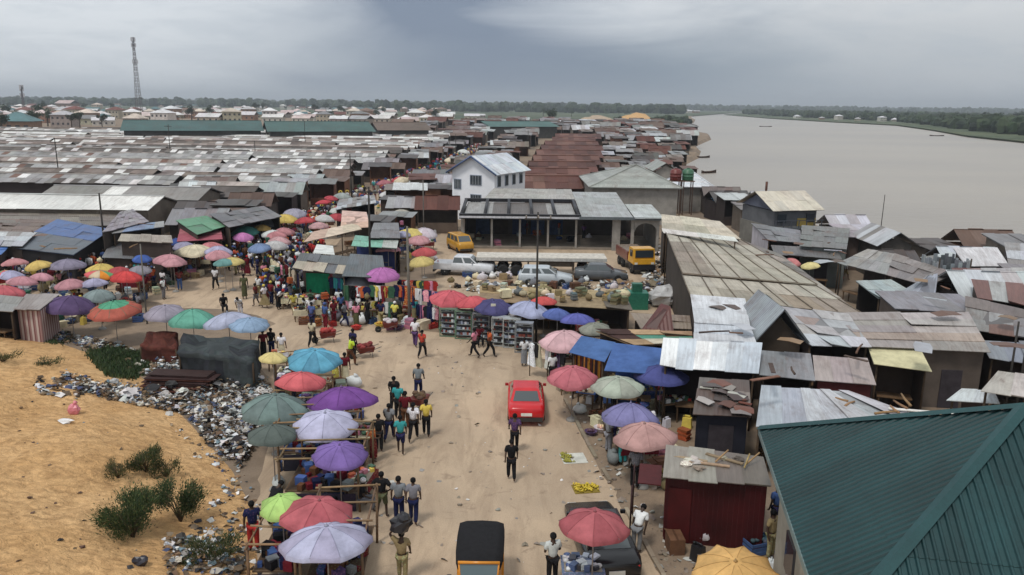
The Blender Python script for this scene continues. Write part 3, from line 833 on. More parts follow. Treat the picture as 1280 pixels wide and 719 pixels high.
# ================================================================ camera, sky, light
scn = bpy.context.scene
cd = bpy.data.cameras.new('camera'); cam = bpy.data.objects.new('camera', cd); COL.objects.link(cam)
cam.matrix_world = Matrix(((_rr.x, _uu.x, -_f.x, 0), (_rr.y, _uu.y, -_f.y, 0), (_rr.z, _uu.z, -_f.z, CAMH), (0, 0, 0, 1)))
cd.sensor_width = 36; cd.lens = 36 * FPX / 1280; cd.clip_end = 30000; cd.clip_start = .1
scn.camera = cam
SUN_EL, SUN_AZ = rad(62), rad(215)       # azimuth clockwise from +Y: behind and left of the camera
w = bpy.data.worlds.new('World'); scn.world = w; w.use_nodes = True
n = w.node_tree; n.nodes.clear()
wo = N(n, 'ShaderNodeOutputWorld'); bg = N(n, 'ShaderNodeBackground', inp={'Strength': .1})
n.links.new(bg.outputs[0], wo.inputs[0])
sk = N(n, 'ShaderNodeTexSky', sky_type='NISHITA', sun_disc=False, sun_elevation=SUN_EL, sun_rotation=SUN_AZ, dust_density=2.)
tc = N(n, 'ShaderNodeTexCoord').outputs['Generated']
sx = N(n, 'ShaderNodeSeparateXYZ'); n.links.new(tc, sx.inputs[0])
def M_(op, a, b=None, c=None):
    m = N(n, 'ShaderNodeMath', operation=op)
    for i, v in enumerate((a, b, c)):
        if v is None: continue
        if isinstance(v, (int, float)): m.inputs[i].default_value = v
        else: n.links.new(v, m.inputs[i])
    return m.outputs[0]
mp = N(n, 'ShaderNodeMapping', inp={'Scale': (1, 1, 4.5)}); n.links.new(tc, mp.inputs[0])
n1 = noise(n, mp.outputs[0], 3.2, 5, .55, .6); n2 = noise(n, mp.outputs[0], 9, 4, .6, .3)
az = M_('ARCTAN2', sx.outputs[0], sx.outputs[1]); el = sx.outputs[2]
wob = M_('MULTIPLY', M_('SUBTRACT', n1, .5), .45)
az2 = M_('ADD', az, wob); el2 = M_('ADD', el, M_('MULTIPLY', M_('SUBTRACT', n1, .5), .09))
def gauss(v, c, s):
    q = M_('DIVIDE', M_('SUBTRACT', v, c), s)
    return M_('EXPONENT', M_('MULTIPLY', M_('MULTIPLY', q, q), -1.0))
def sm(v, a, b):
    return N(n, 'ShaderNodeMapRange', interpolation_type='SMOOTHSTEP', inp={1: a, 2: b, 3: 0., 4: 1.}), v
def smooth(v, a, b):
    m, _ = sm(v, a, b); n.links.new(v, m.inputs[0]); return m.outputs[0]
K = 10.6
def kc(r, g, b): return tuple(lin(x) * K for x in (r, g, b))
cb = mixc(n, smooth(az, -.1, .5), kc(230, 235, 240), kc(214, 217, 220))
cb = mixc(n, M_('MULTIPLY', smooth(n2, .38, .7), .35), cb, kc(186, 196, 206))
# grey veil low over the horizon, stronger right of centre
low = M_('SUBTRACT', 1.0, smooth(el2, .035, .125))
cb = mixc(n, M_('MULTIPLY', low, M_('ADD', .1, M_('MULTIPLY', M_('MULTIPLY', smooth(az, -.42, .0), M_('SUBTRACT', 1.25, smooth(az, .1, .55))), .7))), cb, kc(126, 142, 158))
# storm cloud
st = M_('MULTIPLY', gauss(az2, -.06, .2), M_('SUBTRACT', 1.0, smooth(el, .22, .5)))
st = M_('MULTIPLY', st, M_('ADD', .8, M_('MULTIPLY', smooth(el2, .045, .1), .2)))
cb = mixc(n, M_('MINIMUM', M_('MULTIPLY', st, 1.05), .96), cb, kc(120, 134, 156))
hz_ = M_('SUBTRACT', 1.0, smooth(el, -.02, .03))
cb = mixc(n, M_('MULTIPLY', hz_, .22), cb, kc(172, 184, 194))
fin = mixc(n, .94, sk.outputs[0], cb)
n.links.new(fin, bg.inputs[0])
sd = bpy.data.lights.new('sun', 'SUN'); sd.energy = 1.8; sd.angle = rad(11); sd.color = (1, .95, .88)
so = bpy.data.objects.new('sun', sd); COL.objects.link(so)
dirv = Vector((math.sin(SUN_AZ) * math.cos(SUN_EL), math.cos(SUN_AZ) * math.cos(SUN_EL), math.sin(SUN_EL)))
so.rotation_euler = (-dirv).to_track_quat('-Z', 'Y').to_euler(); so.location = (0, 0, 60)
scn.view_settings.view_transform = 'Standard'; scn.view_settings.look = 'None'; scn.view_settings.gamma = 1; scn.view_settings.exposure = -.04
scn.view_settings.use_curve_mapping = False
scn.cycles.max_bounces = 6; scn.cycles.transparent_max_bounces = 6; scn.cycles.volume_bounces = 0

# haze
m, n, b = _nt('haze_air'); n.nodes.remove(b)
pv = N(n, 'ShaderNodeVolumePrincipled', inp={'Density': 2.1e-4, 'Color': (.80, .87, .95, 1), 'Anisotropy': .2})
out = [x for x in n.nodes if x.type == 'OUTPUT_MATERIAL'][0]; n.links.new(pv.outputs[0], out.inputs['Volume'])
MATS['haze'] = m
hb = MB(); hb.box((0, 4400, 51), (13600, 9300, 108), (1, 1, 1)); struct(hb.build('haze', 'haze'), 'stuff')

# ================================================================ ground, road, river
m, n, b = _nt('dirt')
g = geo(n)
c = mixc(n, ramp(n, noise(n, g, .12, 5, .6), [(.35, 0.), (.65, 1.)]), S(150, 130, 108), S(122, 108, 94))
c = mixc(n, ramp(n, noise(n, g, 1.1, 5, .7), [(.45, 0.), (.7, .7)]), c, S(112, 96, 80))
c = mixc(n, 1.0, c, ramp(n, noise(n, g, 18, 3, .7), [(.3, .8), (.65, 1.05)]), 'MULTIPLY')
n.links.new(c, b.inputs['Base Color']); b.inputs['Roughness'].default_value = .95
bp = N(n, 'ShaderNodeBump', inp={'Strength': .4, 'Distance': .05}); n.links.new(noise(n, g, 6, 4, .7), bp.inputs['Height']); n.links.new(bp.outputs[0], b.inputs['Normal'])
MATS['dirt'] = m
m, n, b = _nt('road_dirt')
g = geo(n)
c = mixc(n, ramp(n, noise(n, g, .16, 4, .6, 1.), [(.36, 0.), (.66, 1.)]), S(188, 166, 140), S(166, 147, 125))
c = mixc(n, ramp(n, noise(n, geo(n, (1.3, .28, 1)), .7, 5, .7, .5), [(.46, 0.), (.68, .75)]), c, S(146, 126, 105))
c = mixc(n, ramp(n, noise(n, g, .5, 5, .72, 1.5), [(.58, 0.), (.66, .5)]), c, S(122, 103, 85))
c = mixc(n, 1.0, c, ramp(n, noise(n, g, 20, 3, .7), [(.3, .86), (.65, 1.04)]), 'MULTIPLY')
n.links.new(c, b.inputs['Base Color']); b.inputs['Roughness'].default_value = .9
bp = N(n, 'ShaderNodeBump', inp={'Strength': .35, 'Distance': .04}); n.links.new(noise(n, geo(n, (1.5, .5, 1)), 3, 5, .7), bp.inputs['Height']); n.links.new(bp.outputs[0], b.inputs['Normal'])
MATS['road'] = m
m, n, b = _nt('sand')
g = geo(n)
c = mixc(n, ramp(n, noise(n, g, .3, 5, .6), [(.35, 0.), (.65, 1.)]), S(226, 186, 136), S(206, 164, 114))
c = mixc(n, ramp(n, noise(n, g, 2.2, 5, .7, .6), [(.42, 0.), (.7, .8)]), c, S(160, 124, 86))
c = mixc(n, 1.0, c, ramp(n, noise(n, g, 24, 3, .7), [(.3, .82), (.65, 1.06)]), 'MULTIPLY')
n.links.new(c, b.inputs['Base Color']); b.inputs['Roughness'].default_value = 1.; b.inputs['Specular IOR Level'].default_value = .1
bp = N(n, 'ShaderNodeBump', inp={'Strength': 1., 'Distance': .22}); n.links.new(noise(n, geo(n, (1, 1.6, 1)), 2.6, 5, .65, .7), bp.inputs['Height']); n.links.new(bp.outputs[0], b.inputs['Normal'])
MATS['sand'] = m
m, n, b = _nt('farland')
g = geo(n)
c = mixc(n, ramp(n, noise(n, g, .006, 6, .6), [(.4, 0.), (.6, 1.)]), S(58, 74, 50), S(84, 92, 64))
c = mixc(n, ramp(n, noise(n, g, .03, 4, .7), [(.5, 0.), (.6, .6)]), c, S(40, 54, 38))
n.links.new(c, b.inputs['Base Color']); b.inputs['Roughness'].default_value = 1
MATS['farland'] = m
m, n, b = _nt('water')
b.inputs['Roughness'].default_value = .28
g = geo(n)
c = mixc(n, ramp(n, noise(n, geo(n, (.4, 1, 1)), .012, 4, .6), [(.4, 0.), (.6, 1.)]), S(158, 150, 138), S(146, 139, 130))
n.links.new(c, b.inputs['Base Color']); b.inputs['Specular IOR Level'].default_value = .35
bp = N(n, 'ShaderNodeBump', inp={'Strength': .9, 'Distance': .28})
n.links.new(noise(n, geo(n, (.6, 1.2, 1)), .55, 6, .65, .5), bp.inputs['Height']); n.links.new(bp.outputs[0], b.inputs['Normal'])
MATS['water'] = m

SHORE = [(2500, 282), (1500, 318), (1280, 328), (1150, 330), (1100, 322), (1068, 306), (1032, 286), (985, 268), (932, 254), (902, 244), (872, 234), (852, 214), (850, 202), (868, 194), (872, 186), (866, 180), (886, 172), (884, 167), (858, 162), (856, 156), (866, 152), (868, 149), (862, 146), (868, 144)]
shore = [P(*p) for p in SHORE]
land = [(-6300, 8950), (-6300, -60), (300, -60)] + [(p.x, p.y) for p in shore] + [(3000, 8950)]
def poly_land(name, pts, mat, skirt=None, z=0., more=()):
    bm = bmesh.new()
    for q in more: bm.faces.new([bm.verts.new((x, y, z)) for x, y in q])
    vs = [bm.verts.new((x, y, z)) for x, y in pts]
    f = bm.faces.new(vs); f.normal_update()
    if skirt:
        a, b_ = skirt
        lo = [bm.verts.new((pts[i][0] + 2.2, pts[i][1] + 1.0, -1.6)) for i in range(a, b_)]
        for i in range(a, b_ - 1): bm.faces.new((vs[i], lo[i - a], lo[i - a + 1], vs[i + 1]))
    bmesh.ops.triangulate(bm, faces=[f], ngon_method='EAR_CLIP')
    bmesh.ops.recalc_face_normals(bm, faces=bm.faces)
    me = bpy.data.meshes.new(name); bm.to_mesh(me); bm.free(); me.materials.append(MATS[mat])
    return struct(link(name, me))
se = shore[-1]
poly_land('ground', [(-400, se.y), (-400, -60), (300, -60)] + [(p.x, p.y) for p in shore], 'dirt', (3, 3 + len(shore)),
          more=([(-6300, -60), (-400, -60), (-400, se.y), (-6300, se.y)], [(-6300, se.y), (-400, se.y), (se.x, se.y), (3000, 8950), (-6300, 8950)]))
fb = [(905, 143.2), (960, 147.5), (1040, 152), (1120, 156), (1165, 162), (1210, 169.5), (1280, 176.5), (1400, 192), (1700, 235)]
fbw = [P(*p) for p in fb]
poly_land('far_bank', [(p.x, p.y) for p in fbw] + [(6300, 700), (6300, 8950), (2900, 8950)], 'farland', (0, len(fb)))
wm = MB(); wm.face([(-200, 20, -1), (6300, 20, -1), (6300, 8950, -1), (-200, 8950, -1)]); struct(wm.build('river', 'water'))
# green country beyond the town, a sheet just above the ground
poly_land('grassland', [(-6290, 8940), (-6290, 900), (-700, 800), (-150, 900), (40, 620), (85, 560)] + [(P(*p).x - 3, P(*p).y) for p in [(846, 158), (856, 152), (858, 149), (855, 146)]] + [(2900, 8940)], 'farland', z=.02)

# road sheet
RD = [(300, 1500), (300, 719), (322, 640), (322, 600), (335, 560), (352, 520), (345, 475), (322, 460), (318, 425), (345, 405), (300, 388), (215, 384), (180, 375), (0, 382), (-60, 375), (-60, 352), (60, 352), (200, 350), (255, 345), (285, 322), (330, 302), (380, 280), (430, 258), (480, 238), (530, 215), (575, 196), (640, 166), (655, 166), (600, 200), (560, 225), (520, 248), (470, 275), (425, 300), (400, 330), (385, 372), (440, 402), (520, 412), (560, 418), (640, 432), (668, 445), (690, 470), (704, 500), (735, 560), (770, 620), (815, 700), (900, 850), (1100, 1500)]
def LV(px): return P(*px)
def ragged(px, amp=.16, step=.6):
    q = [P(*p) for p in px]; out = []
    for a, b in zip(q, q[1:] + q[:1]):
        k = max(1, min(60, int((b - a).length / step)))
        for i in range(k):
            c = a.lerp(b, i / k); j = amp if 0 < i else 0
            out.append((c.x + mnoise.noise(c * .9) * j * 2, c.y + mnoise.noise(c * .9 + Vector((9, 9, 9))) * j * 2))
    return out
poly_land('road', ragged(RD), 'road', z=.006)
# yard where the cars stand
poly_land('yard', ragged([(545, 365), (540, 300), (560, 285), (800, 290), (826, 300), (850, 372), (845, 395), (560, 372)]), 'road', z=.003)
# broken kerb on the right edge of the road
kb = [(560, 419), (640, 434), (668, 447), (692, 470), (706, 500), (737, 560), (772, 620), (817, 700), (902, 850)]
m = MB(); pts = [P(*p) for p in kb]
for p, q in zip(pts, pts[1:]):
    L = (q - p).length; k = max(1, int(L / .9)); d = (q - p).normalized()
    for i in range(k):
        if RND.random() < .12: continue
        c_ = p.lerp(q, (i + .5) / k); m.box((c_.x, c_.y, .045 + RND.uniform(-.02, .01)), (L / k - .02, .14, .15), vary(S(150, 138, 120), .15), rz=math.atan2(d.y, d.x) + RND.uniform(-.02, .02))
struct(m.build('kerb', 'wall'))

# ---------------------------------------------------------------- sand mound
ME = [(-400, 412), (-60, 412), (0, 418), (60, 424), (100, 438), (150, 452), (190, 482), (240, 532), (292, 590), (318, 640), (324, 719), (330, 900), (335, 1500)]
mew = [P(*p) for p in ME]
mpoly = [(p.x, p.y) for p in mew] + [(-2, 3), (-60, 3), (-60, mew[0].y)]
def segd(x, y):
    best = 1e9
    for a, b in zip(mew, mew[1:]):
        ax, ay, bx, by = a.x, a.y, b.x, b.y; dx, dy = bx - ax, by - ay
        t = max(0, min(1, ((x - ax) * dx + (y - ay) * dy) / (dx * dx + dy * dy)))
        best = min(best, math.hypot(x - ax - t * dx, y - ay - t * dy))
    return best
def mh(x, y):
    if not inpoly(x, y, mpoly): return -.3 * min(1, segd(x, y))
    d = segd(x, y)
    s = min(1, d / 4)
    return 3.2 * (1 - math.exp(-d * .085)) + s * (mnoise.noise(Vector((x * .22, y * .22, 0))) * .45 + mnoise.noise(Vector((x * .8, y * .8, 3))) * .2 + mnoise.noise(Vector((x * 1.8, y * 1.8, 7))) * .11)
mbm = bmesh.new(); st_ = .38
x0, x1, y0, y1 = -48, -3, 6, mew[0].y + 1
nx, ny = int((x1 - x0) / st_), int((y1 - y0) / st_)
HG = [[mh(x0 + i * st_, y0 + j * st_) for i in range(nx)] for j in range(ny)]
grid = [[mbm.verts.new((x0 + i * st_, y0 + j * st_, HG[j][i])) for i in range(nx)] for j in range(ny)]
for j in range(ny - 1):
    for i in range(nx - 1):
        q = (grid[j][i], grid[j][i + 1], grid[j + 1][i + 1], grid[j + 1][i])
        if max(v.co.z for v in q) > -.12: mbm.faces.new(q).smooth = True
for v in [v for v in mbm.verts if not v.link_faces]: mbm.verts.remove(v)
me = bpy.data.meshes.new('sand_mound'); mbm.to_mesh(me); mbm.free(); me.materials.append(MATS['sand'])
struct(link('sand_mound', me))
def hq(x, y):
    u, v = (x - x0) / st_, (y - y0) / st_; i, j = int(u), int(v)
    if u < 0 or v < 0 or i >= nx - 1 or j >= ny - 1: return 0.
    u -= i; v -= j
    return (HG[j][i] * (1 - u) + HG[j][i + 1] * u) * (1 - v) + (HG[j + 1][i] * (1 - u) + HG[j + 1][i + 1] * u) * v
def PM(px, py):
    """point on the mound or ground seen at a pixel"""
    d = (P(px, py) - CAM).normalized(); t = (3.9 - CAMH) / d.z if d.z < 0 else 5.
    while t < 120:
        q = CAM + d * t; h = hq(q.x, q.y)
        if q.z <= max(0, h): return Vector((q.x, q.y, max(0, h)))
        t += .08
    return P(px, py)

# grass patch, rubbish, litter: nobody could count it
def blades(region, count, hgt, cols, name, rnd=RND, wid=.03):
    m = MB(); poly = region
    xs = [p[0] for p in poly]; ys = [p[1] for p in poly]; k = 0
    while k < count:
        px, py = rnd.uniform(min(xs), max(xs)), rnd.uniform(min(ys), max(ys))
        if not inpoly(px, py, poly): continue
        k += 1; px += rnd.gauss(0, 3.5); py += rnd.gauss(0, 1.6); b = PM(px, py); a = rnd.uniform(0, 6.3); h = hgt * rnd.uniform(.5, 1.2); ln = rnd.uniform(.1, .6) * h
        d = Vector((math.cos(a), math.sin(a), 0)); s_ = Vector((-d.y, d.x, 0)) * wid
        m.face([b - s_, b + s_, b + d * ln + Vector((0, 0, h))], vary(rnd.choice(cols), .2))
    return struct(m.build(name, 'leaf'), 'stuff')
GR = [(.045, .08, .03), (.065, .11, .04), (.035, .06, .025), (.09, .115, .05)]
blades([(110, 442), (140, 436), (185, 445), (190, 462), (165, 474), (135, 470)], 5200, .28, GR, 'grass', wid=.05)
blades([(50, 418), (80, 415), (90, 428), (60, 430)], 700, .2, GR, 'grass', wid=.04)
GPOLY = [(112, 441), (140, 436), (185, 445), (190, 460), (168, 474), (135, 470)]
RUBC = [S(205, 203, 198), S(222, 222, 218), S(150, 148, 142), S(60, 60, 62), S(35, 35, 38), S(118, 124, 130), S(90, 75, 60), S(112, 92, 70), S(120, 96, 74), S(96, 82, 66), S(140, 124, 104), S(134, 110, 84), S(74, 62, 52), S(185, 178, 165), S(130, 115, 95), S(70, 80, 110), S(205, 205, 205), S(120, 140, 150), S(230, 230, 228), S(200, 205, 210), S(70, 68, 66), S(48, 46, 50), S(150, 120, 90), S(222, 224, 228)]
def rubbish(region, count, size, name, rnd=RND, hgt=.25, cols=RUBC, patch=-.05):
    m = MB(); xs = [p[0] for p in region]; ys = [p[1] for p in region]; k = 0; tries = 0
    while k < count and tries < count * 20:
        tries += 1
        px, py = rnd.uniform(min(xs), max(xs)), rnd.uniform(min(ys), max(ys))
        if not inpoly(px, py, region) or (inpoly(px, py, GPOLY) and rnd.random() < .93): continue
        if mnoise.noise(Vector((px * .06, py * .12, 1))) < patch and rnd.random() < .85: continue
        k += 1; b = PM(px, py); s = size * rnd.choice([.4, .6, .8, 1, 1.4, 1.9]); cl = vary(cols[int((mnoise.noise(Vector((px * .09, py * .15, 5))) + .5) * len(cols) * .8 + rnd.uniform(0, len(cols) * .45)) % len(cols)], .15)
        b.z += rnd.uniform(0, hgt) * rnd.random(); a = rnd.uniform(0, 6.3)
        R_ = Matrix.Rotation(a, 3, 'Z') @ Matrix.Rotation(rnd.uniform(-.7, .7), 3, 'X')
        def q(x, y, z): return b + R_ @ Vector((x * s, y * s, z * s))
        j = lambda: rnd.uniform(-.35, .35)
        if rnd.random() < .3:
            m.blob((b.x, b.y, b.z + s * .3), (s * .8, s * .6, s * .45), cl, 6, 4, .35, rnd)
        else:
            p = [q(-1 + j(), -.7 + j(), .1), q(0, -.8, .35 + j()), q(1 + j(), -.6 + j(), .1), q(-1 + j(), .7 + j(), .1 + j() * .5), q(0 + j(), .8, .4 + j()), q(1 + j(), .6 + j(), .15)]
            m.idx(p, [(0, 1, 4, 3), (1, 2, 5, 4)], cl, False)
    return struct(m.build(name, 'rubbish'), 'stuff')
rubbish([(40, 408), (90, 420), (150, 432), (190, 445), (215, 470), (160, 470), (130, 440), (60, 425), (0, 414), (0, 400)], 1800, .085, 'rubbish')
rubbish([(75, 470), (180, 490), (270, 480), (335, 478), (345, 520), (318, 560), (300, 588), (262, 560), (235, 520), (160, 505), (90, 490)], 6500, .07, 'rubbish', hgt=.5)
rubbish([(100, 482), (180, 492), (270, 482), (335, 480), (340, 530), (300, 580), (240, 530), (150, 500)], 150, .2, 'rubbish', hgt=.5, cols=[S(225, 225, 222), S(40, 40, 44), S(215, 215, 212), S(190, 190, 186), S(60, 58, 60)], patch=-1)
rubbish([(180, 440), (215, 455), (320, 465), (330, 485), (260, 492), (190, 480)], 2800, .075, 'rubbish', hgt=.6)
rubbish([(205, 520), (262, 560), (305, 590), (330, 640), (325, 719), (215, 719), (205, 680), (255, 640), (285, 600), (240, 570)], 480, .06, 'rubbish', hgt=.03, patch=.12)
rubbish([(205, 675), (265, 670), (310, 690), (300, 719), (210, 719)], 550, .075, 'rubbish', hgt=.2)
rubbish([(40, 470), (100, 478), (100, 500), (50, 495)], 90, .1, 'rubbish', hgt=.1)
rubbish([(0, 430), (200, 520), (200, 719), (0, 719)], 42, .055, 'litter', hgt=.02, cols=RUBC[3:8] + [(.12, .07, .05)] * 3)
rubbish([(470, 719), (455, 420), (560, 420), (690, 470), (810, 719)], 170, .06, 'litter', hgt=.01, cols=RUBC[:3] + [(.3, .25, .2)] * 2)
rubbish([(735, 600), (700, 480), (850, 560), (820, 719), (980, 719), (860, 700)], 260, .07, 'litter', hgt=.04, cols=RUBC[:3] + [(.25, .2, .16)] * 3)
rubbish([(560, 358), (830, 352), (835, 382), (600, 368)], 800, .17, 'rubbish', hgt=.4)
rubbish([(590, 330), (640, 332), (645, 345), (600, 350)], 350, .14, 'rubbish', hgt=.3)
rubbish([(820, 290), (845, 370), (832, 380), (800, 340)], 350, .16, 'rubbish', hgt=.4)
# ================================================================ long market sheds on the left
def lane_x(d):
    pts = [(60, P(330, 312)), (0, P(400, 285)), (0, P(450, 262)), (0, P(500, 236)), (0, P(560, 206)), (0, P(610, 182)), (0, P(640, 165)), (0, P(655, 157))]
    ps = sorted([(p.y, p.x) for _, p in pts])
    if d <= ps[0][0]: return ps[0][1]
    for (a, b), (c, e) in zip(ps, ps[1:]):
        if a <= d <= c: return b + (e - b) * (d - a) / (c - a)
    return ps[-1][1]
WHITE = [S(228, 228, 225), S(215, 216, 214)]
def row_cols(style):
    return {'g': [S(158, 158, 158), S(142, 140, 138), S(170, 170, 168)], 'b': [S(120, 108, 100), S(104, 94, 88), S(134, 122, 114)], 'p': [S(164, 152, 146), S(140, 126, 120), S(184, 174, 168)],
            'l': [S(186, 186, 186), S(168, 168, 168), S(200, 200, 198)], 'd': [S(98, 92, 88), S(84, 78, 74), S(110, 104, 98)], 'w': WHITE}[style]
def skyl(style, every, rnd):
    cs = row_cols(style)
    def f(i, j, nu, nv):
        if every and i % every == 0 and j > 0 and rnd.random() < .8: return vary(S(232, 232, 230), .06, rnd)
        if rnd.random() < .11: return vary(rnd.choice([S(120, 92, 80), S(205, 203, 202), S(90, 84, 80), S(215, 212, 210)]), .1, rnd)
        return vary(rnd.choice([cs[0], cs[0], cs[1], cs[-1]]), .08, rnd)
    return f
NAMEROW = {'g': 'grey', 'b': 'brown', 'p': 'pinkish brown', 'l': 'light grey', 'd': 'dark grey', 'w': 'white'}
GR_ROW = 'long market sheds in rows'
# the two near rows, read from the photograph
A, B = P(-60, 259, 3.0), P(186, 263, 3.0)
gable('long white translucent roof of the nearest shed row', A, B, 7.4, 3.0, 4.0, cols=WHITE, name='long_shed', cat='market shed', sw=6, sl=6, group=GR_ROW, colfn=lambda i, j, nu, nv: vary(S(228, 228, 224), .03) if j == 0 else vary(S(160, 155, 150), .1), mat='tin_far')
A, B = P(44, 247.5, 3.2), P(248, 250.5, 3.2)
gable('long grey shed roof with five white skylight strips', A, B, 7.6, 3.2, 4.2, cols=row_cols('g'), name='long_shed', cat='market shed', sw=2.2, sl=6, group=GR_ROW, colfn=lambda i, j, nu, nv: S(230, 230, 226) if i % 4 == 3 and i < nu * .8 else vary(S(142, 140, 136), .07), mat='tin_far')
rr = random.Random(5)
d = 99.0; k = 0
ST = ['d', 'b', 'g', 'd', 'l', 'b', 'p', 'd', 'l', 'g', 'b', 'p', 'l', 'd', 'p', 'b', 'w', 'g', 'p', 'l', 'b', 'w', 'p', 'g', 'l', 'w', 'b', 'l']
while d < 315:
    W = rr.uniform(5.4, 6.4); xr = lane_x(d) - rr.uniform(5, 12) - (6 if d > 180 else 0); xl = -.72 * d - 6
    if d < 110: xl = -.2 * d - 20
    x = xl; ze_ = 0; tilt = .03 if d < 180 else .0
    segs = []
    while x < xr - 8:
        L = min(rr.uniform(35, 75), xr - x)
        if xr - x - L < 12: L = xr - x
        segs.append((x, x + L)); x += L + rr.choice([0.6, 1.2, 3])
    for (a, b) in segs:
        st = ST[k % len(ST)] if rr.random() < .7 else rr.choice('gbpdlpgb')
        ze = rr.uniform(2.5, 2.9)
        ev = rr.choice([0, 0, 3, 4, 5, 7])
        t, _ = gable(f'long {NAMEROW[st]} shed roof' + (' with skylights' if ev else ''), (a, d - a * tilt - 4, 0), (b, d - b * tilt - 4, 0), W, ze, ze + rr.uniform(.7, 1.1), cols=row_cols(st), name='long_shed', cat='market shed', sw=1.2 if d < 200 else 1.9,
                     sl=1.6, jit=.08, group=GR_ROW, colfn=skyl(st, ev, rr), mat='tin_far', auto=True, wall=vary(S(62, 56, 52), .3))
    k += 1; d += W + rr.uniform(1.0, 2.0) * (1.25 if d > 200 else 1)
# long green roofed halls behind
def hall(px0, px1, py, desc, col, W=30, z=6, zr=10.5):
    A, B = P(px0, py, z), P(px1, py, z)
    c = (A + B) / 2
    return gable(desc, A, B, W, z, zr, cols=[col], name='market_hall', cat='market hall', sw=8, sl=12, mat='tin_far', wall=S(80, 80, 78), var=.05, over=1)
hall(150, 330, 163.5, 'long dull green roofed market hall in the distance', S(66, 98, 96), 26, 5, 7.8)
hall(334, 470, 164.5, 'second long dull green roof continuing the first rightwards', S(70, 102, 98), 26, 5, 7.8)
hall(612, 700, 158.5, 'small dull green roof near the sand heap', S(78, 112, 108), 20, 5, 7)
hall(472, 540, 163, 'brown roofed hall right of the green halls', S(110, 96, 86), 18, 5, 7.5)

# rust-red shed rows right of the lane
for i, (yb, xa, xb) in enumerate([(235, 652, 742), (224, 655, 740), (214, 662, 748), (205, 668, 752), (197, 672, 755), (190, 678, 756), (184, 682, 750), (178, 690, 745), (173, 694, 752)]):
    A, B = P(xa, yb, 3.2), P(xb, yb + .8, 3.2)
    gable('long rust red corrugated shed roof', A, B, 7.5 + i * .8, 3.2, 4.5, cols=[S(98, 62, 54), S(84, 54, 48), S(116, 82, 72)], name='rusty_shed', cat='market shed', sw=1.6, sl=2.6,
          group='rust red sheds right of the lane', mat='tin_far', auto=True, wall=S(70, 50, 45))

# ================================================================ named buildings
# white two-storey house
def white_house():
    b = P(606, 262); rz = rad(-28)
    b = Vector((-4.9, 98, 0))
    t = empty('white_house', b, 'white two-storey house with pale blue tin roof and gable window', 'house', rz)
    W, L, ze, zr = 6.0, 8.0, 6.1, 7.9
    wc = (.84, .86, .9)
    m = MB(); m.box((0, L / 2, ze / 2), (W, L, ze), wc)
    for y in (0.0, L - .1):
        m.prism([(-W / 2, ze), (W / 2, ze), (0, zr - .05)], y + .003, y + .1 - .003, wc)
    m.build('wall', 'cleanwall', t)
    m = MB(); o = .55
    for s in (-1, 1):
        A, B = Vector((s * (W / 2 + o), -o, ze - .3)), Vector((s * (W / 2 + o), L + o, ze - .3)); C, D = Vector((0, L + o, zr)), Vector((0, -o, zr))
        sheets(m, A, B, C, D, 1, 2.4, [S(228, 234, 238), S(215, 224, 232)], .02)
    m.build('roof', 'tin', t)
    m = MB()
    m_ = 0
    for s in (-1, 1): m.tube([(s * (W / 2 + o), -o - .03, ze - .33), (0, -o - .03, zr - .02)], .11, S(70, 90, 130), 5)
    m.build('bargeboard', 'plastic', t)
    def window(x, y, z, w, h, side):
        f = MB()
        if side == 'f':
            f.box((x, y - .03, z), (w + .16, .06, h + .16), S(150, 160, 175)); g = MB(); g.box((x, y - .07, z), (w, .03, h), (.05, .06, .07))
            for k in (-1, 0, 1): g.box((x + k * w / 4, y - .095, z), (.04, .02, h), S(170, 175, 180))
        else:
            f.box((x + .03, y, z), (.06, w + .16, h + .16), S(150, 160, 175)); g = MB(); g.box((x + .07, y, z), (.03, w, h), (.05, .06, .07))
        fo = f.build('window', 'plastic', t); g.build('pane', 'glass', fo)
    window(.4, 0, 5.0, 1.5, 1.1, 'f'); window(-2.2, 0, 4.4, .9, 1.1, 'f'); window(.4, 0, 2.6, 1.4, 1.2, 'f')
    for i in range(4): window(W / 2, 1.1 + i * 1.9, 4.9, .7, 1.2, 's')
    OCC.append((-3, 102, 7))
white_house()

